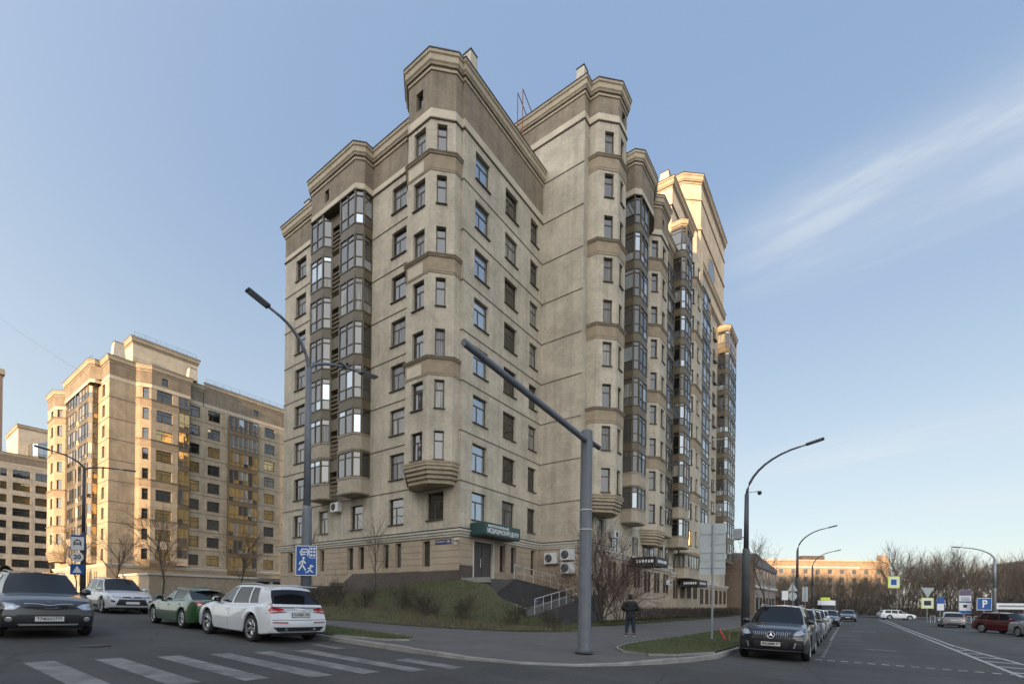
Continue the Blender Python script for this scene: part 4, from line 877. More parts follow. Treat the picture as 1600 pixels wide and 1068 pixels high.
# ------------------------------------------------------------------ signs
SB = mat('sign blue', (.015, .085, .30), .4, var=.05); SW = mat('sign white', (.70, .71, .72), .4, var=.04); SY = mat('sign lime', (.62, .78, .05), .4); SBK = mat('sign black', (.02, .02, .022), .5); SG = mat('sign back grey', (.36, .40, .41), .55, var=.08, scale=2); SR = mat('sign red', (.5, .03, .03), .45)
def rect(p, x0, x1, z0, z1, m, nm, lay=1): return MB().box(x0, x1, -.012 - .003 * lay, -.012 - .003 * (lay - 1) + .001, z0, z1).build(nm, m, p)
def poly_(p, pts, m, nm, lay=2):
    y = -.012 - .003 * lay; n = len(pts)
    return MB().add([(x, y, z) for x, z in pts] + [(x, y + .003, z) for x, z in pts], [tuple(range(n))] + [(i, n + i, n + (i + 1) % n, (i + 1) % n) for i in range(n)]).build(nm, m, p)
def stick(p, segs, r, m, nm, lay=2):
    b = MB()
    for x0, z0, x1, z1 in segs:
        d = Vector((x1 - x0, z1 - z0)); L = d.length; d /= L; q = Vector((-d.y, d.x)) * r; a = Vector((x0, z0)) - d * r * .5; e = Vector((x1, z1)) + d * r * .5; y = -.013 - .003 * lay
        b.quad(*[(v.x, y, v.y) for v in (a - q, e - q, e + q, a + q)])
    return b.build(nm, m, p)
def circ(c, r, n=16): return [(c[0] + r * math.cos(2 * math.pi * i / n), c[1] + r * math.sin(2 * math.pi * i / n)) for i in range(n)]
def sign(label, x, y, z, rot, w_, h_, m, rim=SW, shape='rect', group=None, inset=.025):
    t = thing('road_sign', label, 'sign', (x, y, z), rot, group)
    if shape == 'rect':
        MB().box(-w_ / 2, w_ / 2, -.012, .012, -h_ / 2, h_ / 2).build('plate', rim, t)
        if m != rim: rect(t, -w_ / 2 + inset, w_ / 2 - inset, -h_ / 2 + inset, h_ / 2 - inset, m, 'field', 1)
    else:
        pts = circ((0, 0), w_ / 2, 24) if shape == 'round' else [(-w_ / 2, h_ / 2), (0, -h_ / 2), (w_ / 2, h_ / 2)]
        if shape == 'tri': pts = pts[::1]
        n = len(pts); MB().add([(a, -.012, b) for a, b in pts] + [(a, .012, b) for a, b in pts], [tuple(range(n)), tuple(range(n, 2 * n))[::-1]] + [(i, n + i, n + (i + 1) % n, (i + 1) % n) for i in range(n)]).build('plate', rim, t)
    return t
# courtyard-zone sign
t = sign('blue courtyard zone sign with white walking figures, car and house', -15.45, 9.2, gz(-15.7, 9.3) + 2.55, R(40), .72, 1.05, SB)
stick(t, [(-.03, .22, -.17, .22), (-.17, .22, -.2, .3), (-.2, .3, -.14, .40), (-.14, .40, .04, .40), (.04, .40, .09, .3), (.09, .3, .05, .22), (-.16, .22, -.16, .17), (.05, .22, .05, .17), (-.14, .3, .03, .3)], .022, SW, 'car_symbol')
stick(t, [(-.10, .03, -.13, -.14), (-.13, -.14, -.24, -.33), (-.13, -.14, -.02, -.33), (-.11, .0, -.20, -.06), (-.20, -.06, -.22, -.13), (-.1, 0, -.02, -.09)], .024, SW, 'walker_symbol'); poly_(t, circ((-.09, .09), .04), SW, 'walker_head')
stick(t, [(.16, -.22, .13, -.32), (.13, -.32, .05, -.40), (.13, -.32, .22, -.40), (.15, -.24, .24, -.18), (.15, -.24, .07, -.27)], .022, SW, 'child_symbol'); poly_(t, circ((.16, -.17), .035), SW, 'child_head'); poly_(t, circ((0, -.41), .022), SW, 'ball')
stick(t, [(.11, .48, .11, .1), (.11, .1, .33, .1)], .010, SW, 'house_outline')
for zz_ in (.42, .31, .19):
    for xx in (.17, .27): rect(t, xx - .03, xx + .04, zz_ - .035, zz_ + .035, SW, 'house_window', 2)
# signs on the second lamp
zb = gz(-43.7, 9.3)
t = sign('white taxi stand sign with blue borders, topmost on the left lamp', -43.5, 9.0, zb + 4.05, R(52), .80, 1.05, SW, SB); rect(t, -.37, .37, .40, .5, SB, 'top_band', 2); stick(t, [(-.2, -.2, -.2, .02), (.2, -.2, .2, .02), (-.2, 0, -.12, .16), (-.12, .16, .12, .16), (.12, .16, .2, 0), (-.2, -.12, .2, -.12), (-.2, -.02, .2, -.02), (0, .18, 0, .24)], .03, SBK, 'taxi_symbol')
t = sign('round white speed sign reading 20 on the left lamp', -43.5, 9.0, zb + 3.05, R(52), .72, .72, SW, SW, 'round'); o = place('numeral', text_mesh('20', .42, SBK, 'numeral', .003, .01), t, (0, -.02, .0)); o.rotation_euler = (R(90), 0, 0)
t = sign('blue speed bump sign with white triangle, lowest on the left lamp', -43.5, 9.0, zb + 2.2, R(52), .80, .72, SB, SB); poly_(t, [(-.27, -.22), (.27, -.22), (0, .26)], SW, 'triangle')
# grey sign seen from behind on its thin post
t = thing('sign_post', 'thin grey post with large grey sign panels seen from behind on the verge', 'sign', (-4.9, 21.9, gz(-4.9, 21.9) + .16), R(20))
MB().tube([(0, 0, 0), (0, 0, 5.05)], .045, 8).build('post', M['steel'], t)
for z0, z1 in ((2.85, 3.45), (3.47, 4.15), (4.17, 5.1)): MB().box(-.52, .52, .05, .075, z0, z1).build('sign_panel', SG, t); MB().box(-.5, .5, .03, .05, (z0 + z1) / 2 - .02, (z0 + z1) / 2 + .02).build('rail', M['steel'], t)
# red marker stake
t = thing('marker_stake', 'red plastic warning stake leaning on the grass verge', 'marker', (-4.55, 22.3, gz(-4.5, 22.3) + .16))
MB().tube([(-.16, 0, .52), (.12, 0, 0)], [.03, .045], 8).build('stake', SR, t); MB().tube([(.28, .1, .40), (.25, .1, 0)], [.02, .035], 8).build('stake', mat('faded red', (.32, .12, .09), .6), t)
# far signs round the junction
def far_sign(label, x, y, z, w_, h_, m, rim, post=True, shape='rect'):
    t = sign(label, x, y, z, R(36), w_, h_, m, rim, shape, inset=.13 if rim == SY else .06)
    if post: MB().tube([(0, .05, -(z - gz(x, y))), (0, .05, h_ / 2)], .05, 6).build('post', M['steel'], t)
    return t
t = far_sign('yellow bordered pedestrian crossing sign hanging over the far junction', 4.5, 77, 4.4, 1.5, 1.5, SW, SY, False); rect(t, -.36, .36, -.36, .36, SB, 'symbol_field', 2); MB().tube([(0, .06, .75), (0, .06, 1.6)], .02, 5).build('hanger', M['steel'], t)
t = far_sign('yellow bordered pedestrian crossing sign on the far pole', 8.0, 79.4, 1.8, 1.6, 1.35, SW, SY); rect(t, -.45, .45, -.3, .3, SBK, 'symbol_field', 2)
t = far_sign('pale triangular give way sign above the yellow bordered sign', 8.0, 79.4, 3.1, 1.7, 1.3, SW, SG, False, 'tri')
t = far_sign('small white and blue parking sign beside the yellow bordered sign', 9.3, 80, 1.7, 1.0, 1.7, SW, SB); rect(t, -.48, .48, 0.05, .8, SB, 'blue_half', 2)
t = far_sign('tall stacked taxi and timetable sign by the silver hatchback', 11.9, 82.3, 2.0, 1.6, 3.0, SW, SG); rect(t, -.78, .78, .8, 1.48, mat('faded violet', (.12, .10, .17), .6), 'top_panel', 2); rect(t, -.78, .78, -.1, .1, SB, 'band', 2); rect(t, -.78, .78, -1.45, -1.1, SB, 'band', 2); rect(t, -.25, .25, -.7, -.35, SBK, 'symbol', 2)
for k in range(4): rect(t, -.6, .6, .2 + k * .14, .26 + k * .14, SBK, 'text_line', 3)
t = far_sign('blue parking sign with white letter P on the far pavement', 13.6, 82, 1.75, 1.9, 1.5, SB, SW); o = place('letter', text_mesh('P', 1.3, SW, 'letter', .003, .03), t, (0.02, -.03, 0)); o.rotation_euler = (R(90), 0, 0)
t = thing('direction_sign', 'long white direction board on thin posts at the right edge', 'sign', (17.3, 84.5, gz(17, 84)), R(36)); MB().box(-3.2, 2.6, -.03, .03, 2.0, 2.75).build('board', SW, t); MB().box(2.6, 4.4, -.04, .03, 1.95, 2.9).build('end_board', SB, t); stick(t, [(-2.8, 2.38, 1.2, 2.38)], .1, mat('grey lettering', (.2, .22, .25), .6), 'lettering', 8); stick(t, [(1.5, 2.38, 2.4, 2.38)], .08, SBK, 'arrow', 8)
for x in (-2.9, 2.2, 4.): MB().tube([(x, .06, 0), (x, .06, 2.7)], .05, 6).build('post', M['steel'], t)
t = thing('sign_post', 'white blank sign on a post above the black car roof', 'sign', (-4.6, 47, gz(-4.6, 47) + .1), R(36)); MB().tube([(0, 0, 0), (0, 0, 2.9)], .04, 6).build('post', M['steel'], t); MB().box(-.27, .27, -.04, -.02, 2.15, 2.95).build('panel', SW, t)
t = thing('sign_post', 'round grey sign under a triangle seen from behind by the middle lamp', 'sign', (-4.5, 53, gz(-4.6, 53) + .1), R(36)); MB().tube([(0, 0, 0), (0, 0, 4.1)], .04, 6).build('post', M['steel'], t)
MB().lathe([(0, -.02), (.42, -.02), (.42, .02), (0, .02)], 20, 'y').build('disc', SG, t).location = (0, .05, 2.6); MB().add([(-.5, .05, 3.1), (.5, .05, 3.1), (0, .05, 3.95), (-.5, .08, 3.1), (.5, .08, 3.1), (0, .08, 3.95)], [(0, 1, 2), (5, 4, 3), (0, 3, 4, 1), (1, 4, 5, 2), (2, 5, 3, 0)]).build('triangle', SG, t)
t = thing('sign_post', 'narrow pale sign seen from behind beyond the middle lamp', 'sign', (-4.2, 64, gz(-4.6, 64) + .1), R(36)); MB().tube([(0, 0, 0), (0, 0, 4.0)], .04, 6).build('post', M['steel'], t); MB().box(-.33, .33, .04, .06, 2.2, 3.9).build('panel', SG, t)
# row of low striped barriers at the junction
for k in range(9):
    t = thing('barrier_post', 'short pale crowd barrier beside the far junction', 'barrier', (9 + k * .75, 84 + k * .3, gz(9, 84)), R(36), 'row of crowd barriers at the far junction'); MB().tube([(-.3, 0, 0), (-.3, 0, .9), (.3, 0, .9), (.3, 0, 0)], .045, 6).build('hoop', SW, t); MB().tube([(0, 0, 0), (0, 0, .9)], .035, 5).build('bar', M['steel'], t)

# ------------------------------------------------------------------ neighbouring buildings
M['brickw'] = brick_mat('neighbour brick', (.53, .44, .32), (.48, .395, .285), (.44, .37, .275)); 
def simple_rows(z0, n, st=3.21): return [z0 + st * k for k in range(n)]
G = thing('apartment_building', 'sunlit beige apartment block with glazed loggias beyond the parked cars on the left', 'building', (0, 0, 0))
GX = -92.6; GY = 22.6; GT = 38.4; gr = simple_rows(7.9, 9)
goldw = lambda k: M['g_gold'] if rng.random() < .7 and k < 7 else M[rng.choice(['g_dark', 'g_blue', 'g_mid'])]
mb = MB()
# face to the right street side
face(G, mb, (GX, GY), (GX, 58), 0, GT - 3.6, [(34.0 - GY, 2.0, 1.75, 'two'), (37.3 - GY, 2.0, 1.75, 'two'), (47.2 - GY, 2.0, 1.75, 'two')], gr, .25, pick=goldw)
mb.build('wall', M['brickw'], G)
st = [(GX, 39.6), (GX + .5, 39.6), (GX + .5, 44.7), (GX, 44.7)]
loggia_stack(G, st, [0, 6, 0], 5.6, 9, 3.21, solid=0, gold=lambda k: ('g_blue' if k > 6 else rng.choice(['g_gold', 'g_gold', 'g_mid', 'g_cur'])), rowsz_full=(1.4,))
ob = [(GX, 25.9), (GX + .5, 26.3), (GX + 1.2, 27.6), (GX + 1.2, 31.4), (GX, 31.4)]
mb = MB(); face(G, mb, ob[1], ob[2], 7.2, GT - 3.6, [(.75, .8, 1.75, 'one')], [z + .3 for z in gr], .22, pick=lambda k: M['g_dark']); face(G, mb, ob[2], ob[3], 7.2, GT - 3.6, [(1.8, 2.2, 1.75, 'two')], [z + .3 for z in gr], .22, pick=goldw)
mb.wall(ob[0], ob[1], 7.2, GT - 3.6).wall(ob[3], ob[4], 7.2, GT - 3.6); mb.build('oriel_wall', M['brickw'], G)
spandrel_band(G, ob, [gr[k] + .3 - 1.0 for k in (2, 4, 6, 8)]); corbel(G, ob, 6.2, 7.2, M['ledge'])
s2 = [(GX, 31.4), (GX + 1.2, 31.4), (GX + 1.2, 33.0), (GX, 33.0)]
loggia_stack(G, s2, [0, 2, 0], 6.6, 9, 3.21, solid=1, gold=lambda k: rng.choice(['g_gold', 'g_gold', 'g_mid', 'g_cur2']), rowsz_full=(1.4,))
# sunlit end
mb = MB(); face(G, mb, (-125, GY), (GX, GY), 0, GT - 3.6, [(125 - 95.4, 1.3, 1.75, 'two')], gr, .25, pick=lambda k: M['g_mid']); mb.build('wall', M['brickw'], G)
s3 = [(-110.5, GY), (-110.5, GY - 1.2), (-105.5, GY - 1.2), (-105., GY - .7), (-105., GY)]; s4 = [(-103.6, GY), (-103.6, GY - 1.2), (-98.6, GY - 1.2), (-98.1, GY - .7), (-98.1, GY)]
for s_ in (s3, s4): loggia_stack(G, s_, [0, 3, 1, 1], 6.6, 9, 3.21, solid=2, gold=lambda k: rng.choice(['g_gold', 'g_mid', 'g_dark', 'g_cur']), rowsz_full=(1.4,))
o2 = [(-121.5, GY), (-121.5, GY - .8), (-120.3, GY - 2), (-115.2, GY - 2), (-114., GY - .8), (-114., GY)]
mb = MB(); grr = [z + .3 for z in gr[1:]]
face(G, mb, o2[2], o2[3], 9, GT - 4, [(3.2, 1.6, 1.75, 'two')], grr); face(G, mb, o2[3], o2[4], 9, GT - 4, [(.8, .8, 1.75, 'one')], grr); mb.wall(o2[4], o2[5], 9, GT - 4).wall(o2[1], o2[2], 9, GT - 4); mb.build('oriel_wall', M['brickw'], G)
spandrel_band(G, o2, [grr[k] - 1. for k in (1, 3, 5, 7)]); corbel(G, o2, 7.4, 9, M['ledge'])
courses(G, [(-125, GY), (GX, GY), (GX, 58)], [6.4 + 3.21 * k for k in range(9)], .05, .07)
gp1 = [(-112, GY), (-112, GY - 1.3), (-97, GY - 1.3), (-96.6, GY - .8), (-96.6, GY), (GX, GY), (GX, 25.9), (GX + .5, 26.3), (GX + 1.25, 27.6), (GX + 1.25, 33.1), (GX, 33.2), (GX, 35.6)]
attic(G, gp1, GT - 3.6, GT, .6, wins=[(2, 4, GT - 2, .8, 1.1), (8, 1.8, GT - 2.1, .9, 1.2)]); attic(G, [(-125, GY)] + o2 + [(-112, GY)], GT - 4.0, GT - .6, .6)
attic(G, [(GX, 35.5), (GX, 58)], GT - 3.6, GT + .6, .6, wins=[(0, 9, GT - 1.9, .8, 1.1)])
ph = [(-97, 26), (-94.6, 26), (-94.6, 35.3), (-97.4, 35.3)]
MB().wall((-108, 26), (-94.6, 26), GT - .5, 42.8).wall((-94.6, 26), (-94.6, 35.3), GT - .5, 42.8).build('penthouse_wall', M['lband'], G); cornice(G, [(-108, 26), (-94.6, 26), (-94.6, 35.3), (-108, 35.3)], 43.4)
MB().add([(x, y, GT - .1) for x, y in gp1 + [(-112, 36)]], [tuple(range(len(gp1) + 1))]).add([(-125, GY, GT - .7), (-110, GY, GT - .7), (-110, 60, GT - .7), (-125, 60, GT - .7)], [(0, 1, 2, 3)]).add([(-110, 35, GT), (GX, 35, GT), (GX, 58, GT), (-110, 58, GT)], [(0, 1, 2, 3)]).add([(-108, 26, 43.3), (-94.6, 26, 43.3), (-94.6, 35.3, 43.3), (-108, 35.3, 43.3)], [(0, 1, 2, 3)]).build('roof', M['roofm'], G)
guard(G, [(-94.8, 26.2), (-94.8, 35.2)], 43.4, .9); guard(G, [(GX - .2, 36), (GX - .2, 57)], GT + .6, .9); guard(G, [(-111, GY - 1), (-97.5, GY - 1)], GT, .9); guard(G, [(GX - .3, 23.2), (GX - .3, 27)], GT, .9)
vent_stack(G, GX - .8, 23.8, GT, 1.6, 2.4); vent_stack(G, GX + .2, 33.6, GT + .1, 1.4, 2.0)
# base storey and shop front of that block
mb = MB(); mb.wall((-125, GY - .15), (GX + .15, GY - .15), -1, 5.9, [(125 - x - .3, 125 - x + .3, 3.0, 5.3) for x in (97.5, 98.6, 101, 102.1, 104.5, 107)], .3).wall((GX + .15, GY - .15), (GX + .15, 58), -1, 5.9); mb.build('base_wall', M['panel'], G)
MB().sweep([(-125, GY - .15), (GX + .15, GY - .15), (GX + .15, 58)], [(o_, z_ + .35) for o_, z_ in BC]).build('base_cornice', M['white'], G)
for x in (97.5, 98.6, 101, 102.1, 104.5, 107): win(G, (-125, GY - .15), (GX, GY - .15), 125 - x, 4.15, .6, 2.3, 'plain', M['g_dark'], .26, False)
t = thing('annex', 'low sunlit rendered annex at the foot of the left apartment block', 'building', (-84, 30, 0)); MB().box(-6, 6, -6.5, 8, -1, 4.4).build('wall', M['base'], t); MB().box(-6.2, 6.2, -6.7, 8.2, 4.4, 4.7).build('roof', M['white'], t); MB().box(6.0, 6.05, -2, -.6, 0, 2.4).build('door', M['door'], t)
t = thing('colonnade', 'covered passage with pale columns and striped awning at the foot of the left block', 'building', (-86, 46, 0)); MB().box(-4, 4, -8, 10, 4.2, 4.9).build('awning', M['white'], t)
for k in range(5): MB().tube([(3.7, -7.5 + k * 4, -1), (3.7, -7.5 + k * 4, 4.2)], .28, 10).build('column', M['white'], t)
for k in range(3): MB().box(4.0, 4.06, -8, 10, 4.28 + k * .2, 4.36 + k * .2).build('stripe', M['roofm'], t)
MB().box(-4, -3.8, -8, 10, -1, 4.2).build('rear_wall', M['base'], t)
# grey block with glass pavilion at the far left
H_ = thing('apartment_building', 'grey shaded apartment block with a glazed rooftop pavilion at the far left', 'building', (0, 0, 0))
HX = -173.; hr = simple_rows(6.2, 9, 3.25)
mb = MB(); face(H_, mb, (HX, 2), (HX, 60), -2, 34.2, [(19.7, 1.2, 1.8, 'one'), (22.9, 3.2, 1.9, 'two'), (27.0, 3.2, 1.9, 'two'), (33.4, 2.2, 1.9, 'two'), (37, 2.2, 1.9, 'two')], hr, .25, pick=lambda k: M['g_gold'] if k in (6, 7) and rng.random() < .8 else M['g_mid']); mb.build('wall', M['brick'], H_)
hs = [(HX, 30.3), (HX + .8, 30.3), (HX + .8, 34.0), (HX, 34.0)]; loggia_stack(H_, hs, [0, 4, 0], 5.2, 9, 3.25, solid=0, rowsz_full=(1.4,))
attic(H_, [(HX, 2), (HX, 60)], 34.2, 37.2, .5); MB().wall((HX - 20, 2), (HX, 2), -2, 37).build('wall', M['brick'], H_); MB().add([(HX - 20, 2, 37), (HX, 2, 37), (HX, 60, 37), (HX - 20, 60, 37)], [(0, 1, 2, 3)]).build('roof', M['roofm'], H_); guard(H_, [(HX - .2, 3), (HX - .2, 59)], 37.2, 1.1)
MB().wall((HX - 22, 25.0), (HX - 6, 25.0), 36, 45.5).wall((HX - 6, 25.0), (HX - 6, 60), 36, 45.5).build('penthouse_wall', M['lband'], H_); cornice(H_, [(HX - 22, 25.0), (HX - 6, 25.0), (HX - 6, 60)], 46.4); MB().wall((HX - 22, 34.5), (HX - 8, 34.5), 45, 52.5).wall((HX - 8, 34.5), (HX - 8, 60), 45, 52.5).build('penthouse_wall', M['lband'], H_); cornice(H_, [(HX - 22, 34.5), (HX - 8, 34.5), (HX - 8, 60)], 53.4)
pv = [(HX - 5.9, 27), (HX - 1.8, 27), (HX - 1.0, 28), (HX - 1.0, 33.5), (HX - 1.8, 34.5), (HX - 5.9, 34.5)]
pvo = loggia_stack(H_, pv, [3, 1, 5, 1, 3], 37.2, 1, 4.0, solid=0, gold=lambda k: 'g_blue', rowsz_full=(1.2,)); MB().add([(x, y, 41.2) for x, y in pv] + [(HX - 4, 30.7, 43.0)], [(i, i + 1, 6) for i in range(5)]).build('pavilion_roof', M['steel'], H_)
# sliver of a tower
t = thing('tower_block', 'brown tower block cut by the left edge of the picture', 'building', (-262, 34, 0)); MB().box(-14, 8, -14, -2.6, -2, 82).build('wall', mat('tower brick', (.26, .19, .15), .9, var=.15, scale=.6), t)
MB().box(-14.5, 8.5, -14.5, -2.1, 82, 84).build('roof', M['corn'], t)
for k in range(20): MB().box(8, 8.06, -5.4, -3.8, 6 + k * 3.5, 7.6 + k * 3.5).build('window', M['g_mid'], t)
# tile-clad low building past the long wing
t = thing('low_building', 'low brown and grey building with a pale ledge past the end of the long wing', 'building', (-14.5, 92, -.9)); 
MB().box(-6, 1.8, -6.5, -5.5, 0, 9.4).build('end_wall', mat('brown tile', (.16, .115, .085), .7, var=.2, scale=2), t); MB().box(-6, 1.7, -5.5, 22, 0, 8.6).build('wall', mat('grey render', (.27, .24, .21), .9, var=.1, scale=.7), t)
MB().add([(-6, -5.6, 11.2), (1.9, -5.6, 10.6), (1.9, 22, 9.4), (-6, 22, 9.8), (-6, -5.6, 8.6), (1.9, -5.6, 8.6), (1.9, 22, 8.6), (-6, 22, 8.6)], [(0, 1, 2, 3), (4, 5, 1, 0), (5, 6, 2, 1), (6, 7, 3, 2)]).build('roof', mat('grey roof', (.16, .15, .15), .7), t); MB().box(1.7, 2.0, -5.5, 22, 5.0, 5.5).build('ledge', M['white'], t)
for k in range(6):
    MB().box(1.7, 1.74, -4 + 4 * k, -2.6 + 4 * k, 6.0, 8.2).build('window', M['g_blue'], t); MB().box(1.7, 1.74, -4 + 4 * k, -1.6 + 4 * k, 1.2, 3.4).build('window', M['g_mid'], t)
# long brick building behind the trees
M['sunbrick'] = brick_mat('tan brick', (.42, .31, .215), (.37, .27, .19), (.36, .28, .2), dirt=.25)
cw = lambda X, Y: (.8129 * X - .5824 * Y, .5824 * X + .8129 * Y)
p0, p1 = cw(80, 190), cw(152, 190); t = thing('brick_building', 'long tan brick building with flat roof rising behind the bare trees', 'building', (p0[0], p0[1], -2.5), math.atan2(p1[1] - p0[1], p1[0] - p0[0]))
MB().box(0, 72, 0, 16, 0, 21.2).build('wall', M['sunbrick'], t); MB().box(-.3, 72.3, -.3, 16.3, 21.2, 21.8).build('roof', M['corn'], t); MB().box(2, 64, -.06, 0, 18.6, 19.1).build('white_band', M['white'], t); MB().box(60, 67, -.5, 0, 18.3, 19.4).build('balcony', M['ledge'], t)
for k in range(14):
    for r_ in range(5): MB().box(3 + k * 4.9, 4.5 + k * 4.9, -.08, 0, 3.5 + r_ * 3.2, 5.2 + r_ * 3.2).build('window', M['g_mid'] if r_ else M['g_dark'], t)
for a, b in ((8, 14), (38, 47)): MB().box(a, b, 2, 6, 21.8, 23.6).build('roof_plant', M['granite'], t)
MB().box(69, 71.5, 0.5, 3, 21.8, 24).build('chimney', M['sunbrick'], t)
p0, p1 = cw(133, 122), cw(185, 104); t = thing('brick_building', 'sunlit orange brick block half hidden by trees at the right edge', 'building', (p0[0], p0[1], -2.5), math.atan2(p1[1] - p0[1], p1[0] - p0[0]))
MB().box(0, 55, 0, 14, 0, 15.5).build('wall', M['sunbrick'], t); MB().box(-.3, 55.3, -.3, 14.3, 15.5, 16).build('roof', M['corn'], t)
for k in range(10):
    for r_ in range(4): MB().box(3 + k * 5, 4.6 + k * 5, -.08, 0, 2.5 + r_ * 3.2, 4.2 + r_ * 3.2).build('window', M['g_mid'], t)
# unseen blocks added behind the viewer to hold off sun and sky light
for nm, x0, x1, y0, y1, hh in (('a', -48, 16, -190, -170, 69), ('b', 18, 150, -190, -170, 60), ('c', -74, -12, -46, -26, NEARH)):
    t = thing('apartment_building', {'a': 'tall unseen beige block added far behind the viewer to shade the street', 'b': 'long lower unseen beige block added far behind the viewer to shade the street', 'c': 'unseen beige block added to the left of the viewer to block sky light'}[nm], 'building', (0, 0, 0)); MB().box(x0, x1, y0, y1, -3, hh).build('wall', M['brickw'], t); MB().box(x0 - .4, x1 + .4, y0 - .4, y1 + .4, hh, hh + 1).build('roof', M['corn'], t)
    wm = win_meshes(2.0, 1.8, 'two')[1]
    for k in range(int((x1 - x0 - 8) / 9)):
        for r_ in range(int((hh - 6) / 3.4)): place('pane', wm, t, (x0 + 6 + k * 9, y1 + .03, 4 + r_ * 3.4), math.pi, M['g_mid'])
# overhead wire
for z0, z1 in ((22.5, 13.4),):
    t = thing('overhead_wire', 'thin overhead cable crossing the sky at the left', 'cable', (-60, 9.3, 0)); MB().tube([(-3 + i * 2, -4 + i * 1.2, 27 - i * 1.35 + .03 * (i - 5) ** 2) for i in range(11)], .007, 4).build('cable', M['steel'], t)
# ------------------------------------------------------------------ vehicles
M['cglass'] = mat('car glass', (.008, .009, .011), .03, spec=.42); M['chrm'] = mat('car chrome', (.72, .73, .75), .12, metal=1.); M['alloy'] = mat('alloy wheel', (.48, .49, .51), .3, metal=.85); M['trim'] = mat('black trim', (.015, .015, .017), .5)
M['hl'] = mat('headlamp glass', (.42, .44, .47), .08, metal=.5, spec=.8, coat=1.); M['tl'] = mat('tail lamp red', (.36, .012, .014), .12, coat=1.); M['tlw'] = mat('tail lamp clear', (.55, .5, .48), .12, coat=1.); M['plate'] = mat('plate white', (.62, .62, .60), .4); M['bump'] = mat('silver trim', (.42, .43, .44), .35, metal=.6)
def paint(name, c, metal=.3, rough=.32):
    m = mat(name, c, rough, metal=metal, coat=1., var=.05, scale=1.2); return m
def lerp_pts(pts, x):
    if x <= pts[0][0]: return pts[0][1]
    for (a, za), (b, zb_) in zip(pts, pts[1:]):
        if x <= b: t = (x - a) / (b - a); t = t * t * (3 - 2 * t) * .5 + t * .5; return za + (zb_ - za) * t
    return pts[-1][1]
_wm = {}
def wheel_meshes(r, style):
    k = (round(r, 2), style)
    if k in _wm: return _wm[k]
    w_ = .115; ri = r * .70
    ty = MB().lathe([(ri, -w_ * .8), (ri + .02, -w_), (r - .03, -w_), (r, -w_ * .7), (r, w_ * .7), (r - .03, w_), (ri + .02, w_), (ri, w_ * .8)], 28, 'y').mesh('tyre', M['rubber'], True)
    b = MB().lathe([(0, .045), (.05, .055), (.06, .04), (.075, .03)], 20, 'y')
    b.lathe([(ri - .035, .06), (ri - .01, .085), (ri + .005, .085), (ri + .005, -.09)], 28, 'y')
    n = {'five': 5, 'ten': 10, 'seven': 7}[style]
    for i in range(n):
        t = 2 * math.pi * i / n; wa, wb_ = (.055, .045) if n == 5 else (.03, .022)
        for s_ in ((-1, 1) if n == 5 else (0,)):
            a0 = t + s_ * .10; a1 = t + s_ * .17
            p0 = Vector((math.cos(a0) * .05, .05, math.sin(a0) * .05)); p1 = Vector((math.cos(a1) * (ri - .01), .075, math.sin(a1) * (ri - .01))); q = Vector((-math.sin(t), 0, math.cos(t))); ww = .028 if n == 5 else .02
            b.add([p0 - q * ww * 1.2, p0 + q * ww * 1.2, p1 + q * ww, p1 - q * ww, p0 - q * ww * 1.2 - Vector((0, .04, 0)), p0 + q * ww * 1.2 - Vector((0, .04, 0)), p1 + q * ww - Vector((0, .04, 0)), p1 - q * ww - Vector((0, .04, 0))], [(3, 2, 1, 0), (0, 1, 5, 4), (1, 2, 6, 5), (2, 3, 7, 6), (3, 0, 4, 7)])
    rim = b.mesh('rim', M['alloy'], True); dk = MB().lathe([(0, -.02), (ri - .01, -.02)], 20, 'y').mesh('brake', M['black'])
    _wm[k] = (ty, rim, dk); return _wm[k]
def sharp(me, ang=38):
    bm = bmesh.new(); bm.from_mesh(me)
    for e in bm.edges:
        if len(e.link_faces) == 2 and e.calc_face_angle(0) > R(ang): e.smooth = False
    for f in bm.faces: f.smooth = True
    bm.to_mesh(me); bm.free()
